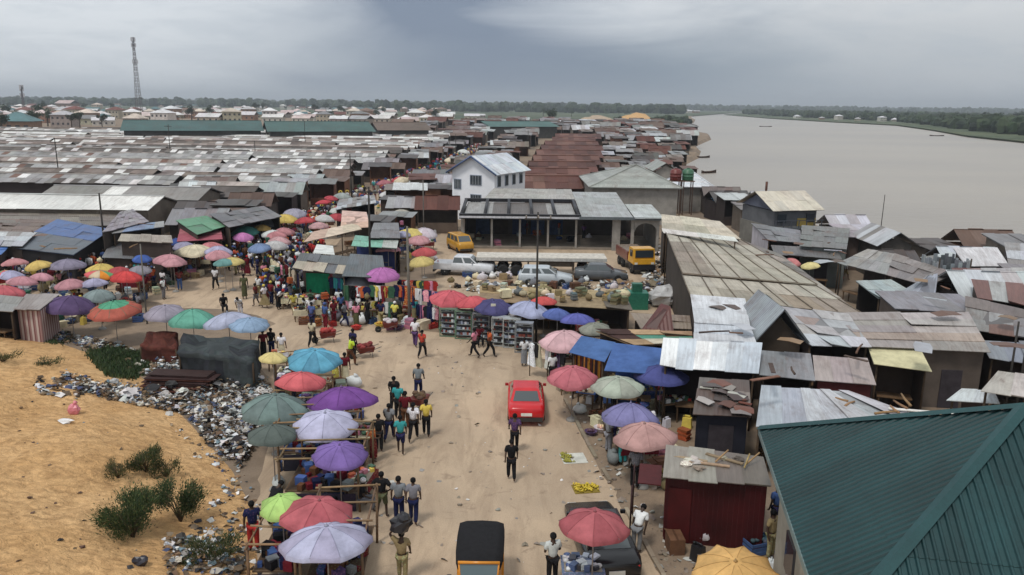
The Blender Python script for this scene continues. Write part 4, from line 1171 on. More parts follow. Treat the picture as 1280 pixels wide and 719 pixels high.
# filling station building with dark canopy
def station():
    A, B = P(574, 270, 3.3), P(727, 273, 3.3)
    base = Vector(((A.x + B.x) / 2, A.y, 0))
    t = empty('filling_station', base, 'low grey filling station with dark framed canopy and pillared front', 'building')
    wA, wB = A.x - base.x, B.x - base.x; E = P(826, 274, 3.3).x - base.x
    D = 9.0; z = 3.3
    # canopy frame with open bays showing pale sheets below
    m = MB(); dk = (.035, .035, .04)
    m.box(((wA + wB) / 2, 0, z), (wB - wA, .35, .5), dk); m.box(((wA + wB) / 2, -.185, z - .06), (wB - wA, .02, .2), S(215, 218, 225))
    m.box(((wA + wB) / 2, D, z + .55), (wB - wA, .35, .35), dk)
    n_ = 5
    for i in range(n_ + 1):
        x = wA + .2 + (wB - wA - .4) * i / n_
        m.tube([(x, .15, z + .1), (x, D - .15, z + .62)], .2, dk, 4)
    m.build('canopy_frame', 'metal', t)
    m = MB(); sheets(m, (wA + .4, .3, z - .15), (wB - .4, .3, z - .15), (wB - .4, D - .2, z + .3), (wA + .4, D - .2, z + .3), 3.1, 9, [S(196, 198, 198), S(150, 146, 142)], .02,
                     colfn=lambda i, j, nu, nv: S(168, 168, 166) if RND.random() < .7 else S(110, 104, 100)); m.build('canopy_sheet', 'tin', t)
    m = MB(); sheets(m, (wB + .1, -.3, z - .05), (E - 2.6, -.3, z - .05), (E - 2.6, 14, z + 1.0), (wB + .1, 14, z + 1.0), 1, 3.5, [S(176, 180, 180), S(166, 170, 168)], .02, var=.05)
    sheets(m, (E - 2.5, -.6, z + .05), (E + .3, -.6, z + .05), (E + .3, 7, z + .5), (E - 2.5, 7, z + .5), 1, 3.5, [S(196, 202, 202), S(186, 192, 190)], .02, var=.05)
    sheets(m, (wA + 2, D + .3, z + .6), (wB + .1, D + .3, z + .6), (wB + .1, 16, z + 1.1), (wA + 3, 16, z + 1.1), 1, 3.5, [S(180, 178, 172), S(170, 168, 162)], .02, var=.05)
    m.build('roof', 'tin', t)
    m = MB(); m.box(((wB + E) / 2, -.38, z - .02), (E - wB + .4, .1, .28), S(120, 128, 132)); m.build('gutter', 'metal', t)
    wc = S(150, 146, 140)
    m = MB()
    m.box(((wA + E) / 2, 8.6, 1.6), (E - wA, .2, 3.2), S(80, 74, 70))
    m.box((E - .05, 5, 1.6), (.2, 9.6, 3.2), wc); m.box((wA + .1, 5.5, 1.6), (.2, 6.2, 3.2), wc)
    m.box((E - 2.6, .2, 1.6), (.3, .3, 3.2), wc); m.box((E - 4.2, .2, 1.6), (.8, .3, 3.2), wc)
    # arched opening at the right end
    prev = None
    for i in range(9):
        a = math.pi * i / 8; x0_, z0_ = -1.1 * math.cos(a), 1.9 + .9 * math.sin(a)
        if prev:
            xa, za = prev
            m.idx([(E - 1.3 + xa, .05, za), (E - 1.3 + x0_, .05, z0_), (E - 1.3 + x0_, .05, 3.2), (E - 1.3 + xa, .05, 3.2), (E - 1.3 + xa, .3, za), (E - 1.3 + x0_, .3, z0_), (E - 1.3 + x0_, .3, 3.2), (E - 1.3 + xa, .3, 3.2)],
                  [(0, 1, 2, 3), (4, 7, 6, 5), (0, 4, 5, 1), (3, 2, 6, 7)], wc, False)
        prev = (x0_, z0_)
    m.box((E - .12, .17, 1.6), (.24, .3, 3.2), wc)
    m.build('wall', 'wall', t)
    for i in range(5):
        x = wA + .4 + (wB - wA - .8) * i / 4; m = MB(); m.box((x, .6, 1.55), (.2, .2, 3.1), wc); m.build('pillar', 'wall', t)
    for i in range(5):
        x = wA + 2 + (wB - wA - 2) * i / 5; m = MB(); m.box((x, 8.46, 1.2), (1.5, .08, 2.4), vary(random.choice([S(60, 75, 110), S(70, 60, 55), S(120, 118, 116)]), .2)); m.build('door', 'wood', t)
    m = MB(); m.box(((wA + E) / 2, 4.4, .1), (E - wA - .4, 8, .2), S(140, 130, 118)); m.build('floor_slab', 'wall', t)
    occquad((Vector((A.x, A.y, 0)), Vector((base.x + E, A.y, 0)), Vector((base.x + E, A.y + 14, 0)), Vector((A.x, A.y + 14, 0))))
station()

# grey gable hall facing the camera
def gable_hall(desc, pxl, pxr, pye, pyr, z, cols, name='gable_hall', depth=16, wall=S(150, 146, 140), cat='building', zr=None, over=.5, rot=0.):
    A, B = P(pxl, pye, z), P(pxr, pye, z)
    mid = (A + B) / 2; mid = Vector((mid.x, (A.y + B.y) / 2, 0))
    W = (B - A).length
    if zr is None:
        top = P((pxl + pxr) / 2, pyr, z); zr = z + 1
        for _ in range(30):
            q = proj((mid.x, mid.y, zr)); zr += (q[1] - pyr) / ppm(mid) * .9
    t = empty(name, mid, desc, cat, rot)
    m = MB()
    for s in (-1, 1):
        sheets(m, (s * W / 2, 0, z), (s * W / 2, depth, z), (0, depth, zr), (0, 0, zr), 1, 2.6, cols, .025, var=.07)
    m.build('roof', 'tin', t)
    m = MB(); w2 = W / 2 - over
    m.box((0, .55, z / 2), (2 * w2, .12, z), wall); m.box((-w2, depth / 2, z / 2), (.12, depth - 1.3, z), wall); m.box((w2, depth / 2, z / 2), (.12, depth - 1.3, z), wall)
    zz = zr - (zr - z) * over / (W / 2) - .1
    m.prism([(-w2, z), (w2, z), (0, zz)], .5, .6, wall); m.prism([(-w2, z), (w2, z), (0, zz)], depth - .6, depth - .5, wall)
    m.build('wall', 'wall', t)
    for q in range(max(1, int(W / 6))):
        OCC.append((mid.x - W / 2 + (q + .5) * W / max(1, int(W / 6)), mid.y + depth / 2, min(depth / 2, 5)))
    return t, W, zr
HG_ = [S(168, 172, 166), S(158, 162, 156)]
# hipped grey hall
def hip_hall(desc, pxl, pxr, pye, pxt, pyt, z, zr, cols, depth, name='hip_roofed_hall', wall=S(150, 146, 140), ridge=.0, mat='tin', cat='building'):
    A, B = P(pxl, pye, z), P(pxr, pye, z); y = (A.y + B.y) / 2
    mid = Vector(((A.x + B.x) / 2, y, 0)); W = B.x - A.x
    t = empty(name, mid, desc, cat)
    T0 = Vector((P(pxt, pyt, zr).x - mid.x, depth * .5, zr)); T1 = T0 + Vector((0, ridge, 0))
    a, b, c, d_ = Vector((-W / 2, 0, z)), Vector((W / 2, 0, z)), Vector((W / 2, depth + ridge, z)), Vector((-W / 2, depth + ridge, z))
    m = MB()
    def tri(p, q, r, s=None):
        mb2 = []
        nn = 8 
        for k in range(nn):
            v0, v1 = k / nn, (k + 1) / nn
            s_ = s or r
            mm_ = [p.lerp(s_, v0), q.lerp(r, v0), q.lerp(r, v1), p.lerp(s_, v1)]
            cl = vary(cols[k % len(cols)], .04); o = Vector((0, 0, .02 * (nn - k) / nn))
            L = (q - p).length
            m.face([x + o for x in mm_], cl, [(0, v0 * 5), (L, v0 * 5), (L * (1 - v1 * .5), v1 * 5), (L * .5 * v1, v1 * 5)])
    tri(a, b, T0); tri(b, c, T1, T0); tri(c, d_, T1); tri(d_, a, T0, T1)
    for p, q in ((a, T0), (b, T0), (c, T1), (d_, T1)): m.tube([p + Vector((0, 0, .03)), q + Vector((0, 0, .03))], .1, cols[1], 5)
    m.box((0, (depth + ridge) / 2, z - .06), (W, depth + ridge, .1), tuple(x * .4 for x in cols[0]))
    m.build('roof', mat, t)
    m = MB(); m.box((0, (depth + ridge) / 2, z / 2 - .1), (W - 1, depth + ridge - 1, z - .1), wall); m.build('wall', 'wall', t)
    occquad((a + mid, b + mid, c + mid, d_ + mid))
    return t
hip_hall('large grey hipped tin hall with its broad triangular roof', 737, 852, 235, 789, 203, 4.5, 6.7, HG_, 15)
hip_hall('small bright white tin roof at the river edge', 848, 893, 234, 868, 215, 3.4, 5.2, [S(225, 228, 232), S(215, 220, 226)], 10, name='hip_roofed_house')
gable_hall('small gable roofed house with blue edge behind the grey hall', 817, 848, 214, 204, 4, HG_, depth=9)

# yellow house with white roof at the river
def river_house():
    A, B = P(947, 262, 4.4), P(1034, 266, 4.4)
    base = Vector(((A.x + B.x) / 2, A.y + 3, 0)); t = empty('river_house', base, 'two-storey grey and yellow riverside house with cream tin roof', 'house', rad(14))
    W, D, z, zr = (B.x - A.x) * .92, 7.0, 4.4, 5.9
    m = MB()
    m.box((0, 0, 1.4), (W - .8, D - .8, 2.8), S(120, 118, 112)); m.build('lower_wall', 'wall', t)
    m = MB(); m.box((0, 0, 3.55), (W - 1., D - 1, 1.5), S(96, 98, 102)); m.box((W * .22, -D / 2 + .46, 3.2), (W * .36, .1, .75), S(160, 138, 70)); m.build('upper_wall', 'wall', t)
    m = MB(); m.box((0, -D / 2 + .1, 2.7), (W, .9, .15), S(90, 95, 100)); 
    for i in range(7): m.box((-W / 2 + .3 + i * (W - .6) / 6, -D / 2 - .2, 3.1), (.07, .07, .7), S(80, 84, 92))
    m.box((0, -D / 2 - .2, 3.45), (W, .06, .06), S(80, 84, 92)); m.build('balcony', 'wood', t)
    m = MB()
    for s in (-1, 1): sheets(m, (-W / 2, s * D / 2, z), (W / 2, s * D / 2, z), (W / 2, 0, zr), (-W / 2, 0, zr), 1, 2.5, [S(222, 214, 196), S(210, 204, 190)], .02, var=.04)
    m.build('roof', 'tin', t)
    m = MB()
    for s in (-1, 1): m.idx([(s * (W / 2 - .5), -D / 2 + .4, z - .02), (s * (W / 2 - .5), D / 2 - .4, z - .02), (s * (W / 2 - .5), 0, zr - .2), (s * (W / 2 - .4), -D / 2 + .4, z - .02), (s * (W / 2 - .4), D / 2 - .4, z - .02), (s * (W / 2 - .4), 0, zr - .2)], [(0, 1, 2), (5, 4, 3), (0, 3, 4, 1), (0, 2, 5, 3), (1, 4, 5, 2)], S(95, 100, 115), False)
    m.build('gable_wall', 'wall', t)
    for x in (-1.5, 1.6):
        m = MB(); m.box((x, -D / 2 + .4, 3.6), (.9, .06, .8), (.04, .05, .06)); m.build('window', 'glass', t)
    m = MB(); m.tube([(-1.2, .6, zr - .5), (-1.2, .6, zr + .9)], .12, S(90, 60, 50), 8); m.build('chimney', 'metal', t)
    OCC.append((base.x, base.y, 6))
river_house()

# green hipped roof, bottom right
def green_roof():
    E = [Vector((7.55, 22.7, 4.5)), Vector((5.95, 13.0, 4.5))]
    w = (E[1] - E[0]).normalized(); nn = Vector((-w.y, w.x, 0)); L = (E[1] - E[0]).length
    if nn.x < 0: nn = -nn
    FL, NL = E; NR = NL + nn * L; FR = FL + nn * L; AP = (FL + NR) / 2; AP.z = 7.45
    base = Vector((AP.x, AP.y, 0))
    t = empty('green_roofed_house', base, 'pale walled house under a large dark green ribbed hip roof', 'house')
    gc = S(28, 66, 68); gd = S(23, 56, 59)
    for (p, q) in ((FL, NL), (NL, NR), (NR, FR), (FR, FL)):
        mb = MB(); d_ = (q - p); LL = d_.length; d_.normalize(); mid = (p + q) / 2; up = (AP - mid); H = up.length; up.normalize(); nz = d_.cross(up); nz = nz if nz.z > 0 else -nz
        pitch = .19; n_ = int(LL / pitch)
        # trapezoid ribs run from the eave up to the hip
        prof = []
        for i in range(n_ + 1):
            x = i * pitch
            prof += [(x, 0), (x + .10, 0), (x + .125, .035), (x + .165, .035)]
        prof = [a for a in prof if a[0] <= LL]; prof.append((LL, 0))
        for (xa, ha), (xb, hb_) in zip(prof, prof[1:]):
            if xb - xa < 1e-6: continue
            ta = H * (1 - abs(2 * xa / LL - 1)); tb = H * (1 - abs(2 * xb / LL - 1))
            a0, b0 = p + d_ * xa + nz * ha, p + d_ * xb + nz * hb_
            sh = 1 + .09 * math.sin(int(xa / .95) * 2.7)
            base_c = tuple(x * sh for x in (gc if ha == hb_ else gd)); cuts = [0.] + [c_ for c_ in (1.75, 3.6) if c_ < min(ta, tb) - .05]
            for ci, c0 in enumerate(cuts):
                e0, e1 = (cuts[ci + 1], cuts[ci + 1]) if ci + 1 < len(cuts) else (ta, tb); o0 = nz * (.012 if ci % 2 else 0.); kk = 1 + .05 * math.sin(ci * 3 + int(xa / .95) * 1.3)
                mb.face([a0 + up * c0 + o0, b0 + up * c0 + o0, b0 + up * e1 + o0, a0 + up * e0 + o0], vary(tuple(x * kk for x in base_c), .03))
        mb.shift(base).build('roof_slope', 'greenmetal', t)
    for q in (FL, NL, NR, FR):
        mb = MB(); a = q + Vector((0, 0, .05)); b_ = AP + Vector((0, 0, .07)); d_ = (b_ - a); sd_ = Vector((-d_.y, d_.x, 0)).normalized() * .16; u_ = Vector((0, 0, .07))
        mb.idx([a - sd_ - u_ * .3, a + u_, a + sd_ - u_ * .3, b_ - sd_ - u_ * .3, b_ + u_, b_ + sd_ - u_ * .3], [(0, 1, 4, 3), (1, 2, 5, 4), (0, 3, 5, 2)], S(34, 74, 76), False)
        mb.shift(base).build('hip_cap', 'greenmetal', t)
    mb = MB()
    for (p, q) in ((FL, NL), (NL, NR), (NR, FR), (FR, FL)):
        c = (p + q) / 2; d_ = q - p; mb.box((c.x, c.y, c.z - .09), (d_.length + .04, .05, .16), S(120, 140, 140), rz=math.atan2(d_.y, d_.x))
    mb.shift(base).build('fascia', 'greenmetal', t)
    mb = MB(); c = (FL + NR) / 2; mb.box((c.x, c.y, 2.2), (L - 1.3, L - 1.3, 4.4), S(172, 165, 150), rz=math.atan2(w.y, w.x)); mb.shift(base).build('wall', 'wall', t)
    for k in (.3, .7):
        p = FL.lerp(NL, k) + nn * .62
        m = MB(); m.box((0, 0, 2.0), (1.1, .08, 1.1), (.05, .05, .06)); o = m.build('window', 'glass', t, (p.x - base.x, p.y - base.y, 0)); o.rotation_euler.z = math.atan2(w.y, w.x)
    OCC.append((base.x, base.y, 7))
paint('greenmetal', rough=.5, dirt=.36, dscale=.7, fine=.2, spec=.4)
green_roof()

# maroon container kiosk
def container():
    A, B = P(829, 676), P(951, 690)
    w = (B - A); L = w.length; rz = math.atan2(w.y, w.x); c = (A + B) / 2 + Vector((-w.y, w.x, 0)).normalized() * .88
    t = empty('container_kiosk', c, 'dark maroon metal container kiosk with junk on its pale roof', 'kiosk', rz)
    H, D = 2.35, 1.75; mr = S(70, 17, 21)
    m = MB()
    m.box((0, 0, H / 2), (L, D, H), mr)
    for i in range(int(L / .16)):
        x = -L / 2 + .1 + i * .16; m.box((x, -D / 2 - .012, H / 2), (.07, .024, H - .2), vary(mr, .05)); m.box((x, D / 2 + .012, H / 2), (.07, .024, H - .2), mr)
    for i in range(int(D / .16)):
        y = -D / 2 + .1 + i * .16; m.box((-L / 2 - .012, y, H / 2), (.024, .07, H - .2), vary(S(88, 25, 26), .05)); m.box((L / 2 + .012, y, H / 2), (.024, .07, H - .2), mr)
    m.build('body', 'containerpaint', t)
    m = MB(); sheets(m, (-L / 2 - .1, -D / 2 - .12, H + .04), (L / 2 + .1, -D / 2 - .12, H + .04), (L / 2 + .05, D / 2 + .1, H + .1), (-L / 2 - .05, D / 2 + .1, H + .22), .8, 1.4, [S(150, 145, 135), S(120, 112, 104), S(170, 168, 162), S(95, 85, 76)], .03)
    m.build('roof', 'tin', t)
    m = MB(); m.box((-L / 2 - .45, -.1, H - .5), (.75, 1.5, .03), S(88, 26, 27), M=Matrix.Translation((-.1, 0, .1))); m.build('side_flap', 'metal', t)
    for s in (-1, 1):
        m = MB(); m.tube([(-L / 2 - 1.1, s * .8 - .2, 0), (-L / 2 - 1.1, s * .8 - .2, H - .42)], .03, (.06, .03, .03), 5); m.build('post', 'metal', t)
    m = MB(); m.box((-L / 2 + .45, -D / 2 - .035, 1.0), (.72, .03, 1.9), S(80, 20, 22)); m.build('door', 'containerpaint', t)
    M = Matrix.Translation(c) @ Matrix.Rotation(rz, 4, 'Z')
    for i, (x, y, kind) in enumerate([(-.9, .3, 'plank'), (-.2, -.1, 'plank'), (.3, .5, 'plank'), (.9, .1, 'stick'), (1.1, .4, 'stick'), (.1, .3, 'stick')]):
        p = M @ Vector((x, y * .8, H + .15 + .02 * i)); m = MB()
        if kind == 'plank': m.box((0, 0, 0), (1.3, .14, .04), vary(S(150, 130, 105), .3))
        else: m.tube([(0, -.3, 0), (.2, .35, .22)], .03, vary(S(170, 140, 100), .3), 5)
        o = m.build(kind, 'wood', None, p); o.rotation_euler.z = RND.uniform(-.5, .5) + rz; tag(o, f'weathered {"board" if kind == "plank" else "short pole"} lying on the maroon container roof', 'wood', 'loose wood on roofs')
    for i in range(7):
        p = M @ Vector((RND.uniform(-1.2, 1.3), RND.uniform(-.5, .6), H + .17)); m = MB(); m.blob((0, 0, 0), (.2, .14, .07), vary(random.Random(i).choice([S(210, 205, 195), S(90, 85, 80), S(150, 140, 125)]), .2), 7, 4, .4)
        tag(m.build('rag', 'garment', None, p), 'crumpled rag on the maroon container roof', 'rag', 'rags on the container roof')
    OCC.append((c.x, c.y, 2.3))
paint('containerpaint', rough=.6, dirt=.45, dscale=1.0, fine=.15, spec=.3)
container()
# ================================================================ hand-placed shacks (near-left, near-right, far-right, far-left in photo pixels; heights near, far)
BK = S(45, 40, 40)
# ---- right side
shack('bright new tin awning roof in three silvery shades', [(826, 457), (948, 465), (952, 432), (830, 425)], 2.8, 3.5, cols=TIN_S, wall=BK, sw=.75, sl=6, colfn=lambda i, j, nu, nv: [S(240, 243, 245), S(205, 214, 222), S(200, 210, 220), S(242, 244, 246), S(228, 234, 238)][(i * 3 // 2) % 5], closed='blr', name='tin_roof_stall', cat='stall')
shack('pale silver tin roof beside the long beige roof', [(869, 403), (937, 407), (931, 374), (864, 369)], 3.5, 3.9, cols=[S(226, 232, 236), S(214, 222, 228)], sw=4, sl=2.5)
shack('low pale sheet roof with sagging edge behind the bright awning', [(868, 427), (946, 432), (938, 409), (868, 405)], 3.2, 3.45, cols=[S(215, 220, 224), S(196, 200, 206)], sw=3, sl=1.5)
shack('grey weathered roof right of the bright tin awning', [(950, 467), (1018, 474), (1013, 444), (950, 439)], 2.7, 3.0, cols=[S(150, 152, 156), S(140, 142, 146)])
shack('grey roof with rusty streaks above a maroon wall', [(1019, 475), (1094, 481), (1084, 450), (1016, 445)], 2.7, 3.0, cols=[S(165, 165, 168), S(172, 160, 158)], wall=S(90, 40, 40), closed='blrf')
shack('low pale blue-grey roof behind the dark kiosk', [(946, 531), (1009, 531), (1000, 486), (952, 484)], 2.3, 2.6, cols=[S(190, 198, 206), S(176, 184, 192)])
shack('low light roof touching the green hip roof, boards on it', [(1010, 532), (1140, 519), (1062, 490), (1001, 487)], 2.3, 2.6, cols=[S(200, 204, 208), S(184, 188, 194)])
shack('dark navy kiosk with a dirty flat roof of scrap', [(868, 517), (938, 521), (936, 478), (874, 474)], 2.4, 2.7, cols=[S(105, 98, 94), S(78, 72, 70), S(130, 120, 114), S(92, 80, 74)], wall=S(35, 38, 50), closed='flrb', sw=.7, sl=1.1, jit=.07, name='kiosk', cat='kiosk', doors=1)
shack('wide rusty striped roof of pink and grey sheets', [(1084, 432), (1236, 438), (1210, 391), (1040, 393)], 3.0, 3.5, cols=[S(178, 172, 168), S(168, 150, 140), S(158, 152, 148), S(192, 186, 180), S(150, 124, 112)], sw=2.4, sl=.8, wall=S(90, 82, 76), name='riverside_shack', closed='blrf', doors=2)
shack('low cream tarpaulin roof over a dark open stall', [(1092, 455), (1163, 462), (1150, 436), (1085, 433)], 2.5, 2.9, cols=[S(222, 214, 186), S(212, 202, 168)], mat='cloth', name='tarpaulin_stall', cat='stall', sw=3, sl=3)
shack('patched grey roof between the beige roof and the small gable', [(1012, 431), (1088, 434), (1060, 394), (936, 378)], 3.0, 3.5, cols=[S(172, 172, 174), S(184, 182, 182), S(160, 146, 140), S(192, 196, 200)], sw=1.1, sl=1.6)
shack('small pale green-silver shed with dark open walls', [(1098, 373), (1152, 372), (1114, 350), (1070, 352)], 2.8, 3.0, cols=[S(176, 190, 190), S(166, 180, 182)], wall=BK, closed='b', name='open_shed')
shack('grey lean-to roof below the long riverside sheds', [(1048, 329), (1108, 343), (1118, 318), (1084, 312)], 2.9, 3.2, cols=[S(150, 150, 150), S(165, 160, 155)], closed='b')
shack('wide taupe riverside roof with pale ridge', [(1108, 343), (1160, 358), (1195, 342), (1119, 318)], 2.9, 3.2, cols=[S(140, 132, 130), S(128, 122, 120)], closed='b')
shack('white riverside roof bright against the water', [(1206, 331), (1260, 331), (1247, 311), (1192, 311)], 3.0, 3.9, cols=[S(236, 238, 240), S(225, 228, 232)], sw=4, sl=5)
shack('grey lean-to left of the white riverside roof', [(1166, 332), (1202, 336), (1192, 316), (1150, 322)], 2.6, 3.0, cols=TIN_G)
shack('silver slope of sheets left of the tall corrugated stack', [(1132, 362), (1167, 383), (1172, 345), (1158, 346)], 3.0, 3.8, cols=[S(165, 170, 182), S(150, 156, 166)])
shack('large grey patched roof at the right edge of the frame', [(1207, 411), (1300, 425), (1300, 392), (1208, 372)], 3.0, 3.6, cols=[S(140, 138, 138), S(120, 112, 108), S(150, 150, 152), S(130, 100, 90)], sw=1, sl=1.6, name='riverside_shack')
shack('grey roof with rusty red patches near the right edge', [(1222, 372), (1300, 385), (1300, 358), (1215, 350)], 3.2, 3.6, cols=[S(120, 85, 78), S(150, 140, 136), S(165, 165, 165)], name='riverside_shack')
shack('faded red-brown sheets under the white riverside roof', [(1196, 352), (1300, 352), (1300, 336), (1190, 336)], 3.0, 3.3, cols=[S(120, 80, 76), S(150, 130, 126), S(170, 168, 168)], name='riverside_shack')
shack('dark grey roof at the right edge by the river', [(1262, 334), (1310, 342), (1310, 306), (1256, 304)], 3.0, 3.8, cols=TIN_G, name='riverside_shack')
shack('blue-grey lean-to roof at the right margin', [(1236, 446), (1310, 458), (1300, 430), (1226, 426)], 2.6, 2.9, cols=[S(140, 146, 155), S(125, 130, 138)], name='riverside_shack')
shack('pale flat canopy at the right margin above the green hip roof', [(1228, 488), (1300, 500), (1290, 470), (1248, 464)], 3.0, 3.1, cols=[S(205, 200, 190), S(190, 186, 178)], closed='', name='canopy', cat='canopy')
shack('low white board roof beside the pale flat canopy', [(1185, 500), (1248, 504), (1242, 490), (1200, 488)], 2.2, 2.3, cols=[S(200, 205, 208)], closed='b', name='canopy', cat='canopy')
shack('corrugated grey fence-walled store in front of the river house', [(1000, 307), (1058, 312), (1062, 286), (1003, 282)], 3.2, 3.5, cols=[S(120, 122, 120)], wall=S(120, 124, 122), closed='flrb', name='store_shed', doors=1)
shack('low grey lean-to with white curtain left of the store', [(960, 300), (1002, 304), (1000, 288), (940, 280)], 3., 3.3, cols=[S(130, 132, 136)], closed='blr', wall=S(180, 180, 184))
shack('long thin dark roof above the pink riverside parasol', [(968, 318), (1052, 324), (1046, 312), (964, 307)], 2.7, 2.9, cols=TIN_D, closed='b')
gable_hall('small grey riverside gable house', 1098, 1150, 308, 291, 3, TIN_G, 'gable_house', depth=5.5, cat='house', wall=S(90, 85, 80))
gable_hall('small silver gable shack with a dark front opening', 942, 1012, 430, 387, 3.0, [S(165, 172, 178), S(150, 158, 162)], 'gable_shack', depth=4.2, cat='shack', wall=S(70, 60, 50), over=.3)
# tall narrow stack of upright corrugated sheets
def stack():
    A, B = P(1166, 391), P(1204, 391); c = (A + B) / 2 + Vector((0, 1.2, 0)); t = empty('corrugated_enclosure', c, 'tall narrow enclosure of upright corrugated iron sheets', 'enclosure')
    W = (B - A).length; H = 3.7; m = MB(); x = -W / 2
    for (p, q, f) in (((-W / 2, -1.2), (W / 2, -1.2), 1), ((W / 2, -1.2), (W / 2, 1.2), 0), ((-W / 2, 1.2), (W / 2, 1.2), 0), ((-W / 2, -1.2), (-W / 2, 1.2), 0)):
        p, q = Vector((*p, 0)), Vector((*q, 0)); L = (q - p).length; k = max(1, round(L / .28))
        for i in range(k):
            a, b = p.lerp(q, i / k), p.lerp(q, (i + .97) / k); h = H * RND.uniform(.9, 1.04)
            o_ = Vector((0, RND.uniform(-.03, .03), 0)); m.wallseg(a + o_, b + o_, 0, h, h, .05, vary(RND.choice([S(150, 158, 164), S(110, 115, 120), S(90, 95, 100), S(170, 176, 180)]), .15))
    m.build('sheet_wall', 'tin', t)
    m = MB(); 
    for s in (-1, 1): m.tube([(s * W / 2, -1.25, 0), (s * W / 2, -1.25, H + .2)], .05, S(70, 60, 50), 5)
    m.build('post', 'wood', t)
    OCC.append((c.x, c.y, 1.5))
stack()
# the long beige roof
def beige():
    Q = [P(863, 371, 3.6), P(1078, 393, 3.0), P(918, 297, 3.6), P(832, 293, 4.2)]
    base = (Q[0] + Q[1] + Q[2] + Q[3]) / 4; base.z = 0
    t = empty('long_market_roof', base, 'very long low beige sheet roof with dark running seams', 'market roof')
    A, B, C, D = Q; m = MB()
    cb = [S(182, 176, 162), S(168, 162, 148), S(192, 186, 172), S(158, 148, 136)]
    mid0, mid1 = A.lerp(D, .27), B.lerp(C, .27)
    rb = random.Random(3)
    def cf(i, j, nu, nv):
        if rb.random() < .04: return S(225, 222, 205)
        if rb.random() < .07: return vary(S(160, 148, 132), .1, rb)
        return vary(rb.choice(cb), .06, rb)
    sheets(m, A, B, mid1, mid0, 1.9, 3, cb, .02, colfn=cf); 
    up = Vector((0, 0, .12)); sheets(m, mid0 + up, mid1 + up, C + up, D + up, 1.9, 3.5, cb, .02, colfn=cf)
    m.shift(base).build('roof', 'roofsheet', t)
    m = MB(); nu = 7
    for i in range(nu + 1):
        u = i / nu
        for (a, b, c_, d_, o) in ((A, B, mid1, mid0, .05), (mid0, mid1, C, D, .17)):
            p, q = a.lerp(b, u), d_.lerp(c_, u)
            m.tube([p + Vector((0, 0, o)), q + Vector((0, 0, o))], .04, S(118, 108, 96), 4)
    m.tube([mid0 + up, mid1 + up], .07, S(110, 95, 80), 4)
    m.shift(base).build('seam', 'wood', t)
    m = MB()
    for p, q in ((A, B), (B, C), (C, D), (D, A)):
        m.wallseg(p + (base - p).normalized() * .5, q + (base - q).normalized() * .5, 0, p.z - .2, q.z - .2, .1, S(70, 62, 56))
    m.shift(base).build('wall', 'wall', t)
    occquad(Q)
paint('roofsheet', rough=.75, dirt=.3, dscale=.7, wave=.2, rust=.25, fine=.1, spec=.2)
beige()
shack('beige sheet roof strip behind the long beige roof', [(828, 289), (925, 299), (900, 277), (827, 268)], 3.9, 4.3, cols=[S(205, 198, 180), S(190, 182, 166)], sw=2.4, sl=4, mat='roofsheet')
shack('long white ridge sheet roof behind the beige roof', [(830, 291), (922, 302), (918, 297), (828, 286)], 4.35, 4.5, cols=[S(222, 222, 216)], sw=3, sl=1, closed='')
# sloping rust lean-to at the lower right of the beige roof
shack('grey corrugated skirt roof right of the long beige roof', [(1088, 434), (1130, 432), (975, 318), (925, 300)], 2.7, 3.0, cols=[S(150, 140, 128), S(130, 124, 118), S(160, 152, 142)], sw=1.2, sl=3)

# blue awnings and patterned cloth on the right of the road
shack('sagging blue tarpaulin awning beside the bright tin awning', [(756, 463), (826, 468), (829, 436), (768, 429)], 2.3, 2.8, cols=[S(84, 112, 172), S(78, 106, 164)], mat='cloth', wall=S(60, 95, 165), closed='b', sw=5, sl=5, name='tarpaulin_awning', cat='awning', jit=.01)
shack('smaller blue tarpaulin awning behind the pink parasol', [(712, 440), (756, 452), (769, 428), (727, 420)], 2.4, 2.8, cols=[S(88, 120, 174)], mat='cloth', closed='', sw=5, sl=5, name='tarpaulin_awning', cat='awning', jit=.01)
shack('multicoloured rag-strewn stall roof behind the blue awnings', [(790, 432), (866, 430), (864, 416), (745, 414)], 2.6, 2.8, cols=[S(190, 160, 130), S(100, 160, 140), S(205, 195, 175), S(80, 62, 58), S(180, 125, 90), S(160, 150, 140)], mat='cloth', closed='b', sw=.9, sl=.7, jit=.12, name='rag_roofed_stall', cat='stall')
shack('flat pale cluttered stall roof left of the beige roof', [(800, 410), (864, 412), (862, 396), (790, 392)], 2.5, 2.7, cols=[S(150, 135, 120), S(110, 95, 88), S(90, 80, 75)], closed='b', sw=1.2, sl=1.2)
shack('dark brown pitched roof piece beside the beige roof', [(800, 415), (842, 418), (838, 384), (826, 380)], 2.4, 3.6, cols=[S(90, 45, 42), S(75, 40, 38)], closed='', name='canopy', cat='canopy')
shack('long low flat stall roof strewn with yellow sacks behind the parasols', [(600, 375), (790, 388), (780, 366), (600, 358)], 1.9, 2.1, cols=[S(150, 130, 105), S(120, 110, 100), S(170, 150, 115), S(95, 80, 72)], closed='blr', sw=1.6, sl=1.4, jit=.06, mat='wood', name='low_stall_roof', cat='stall')

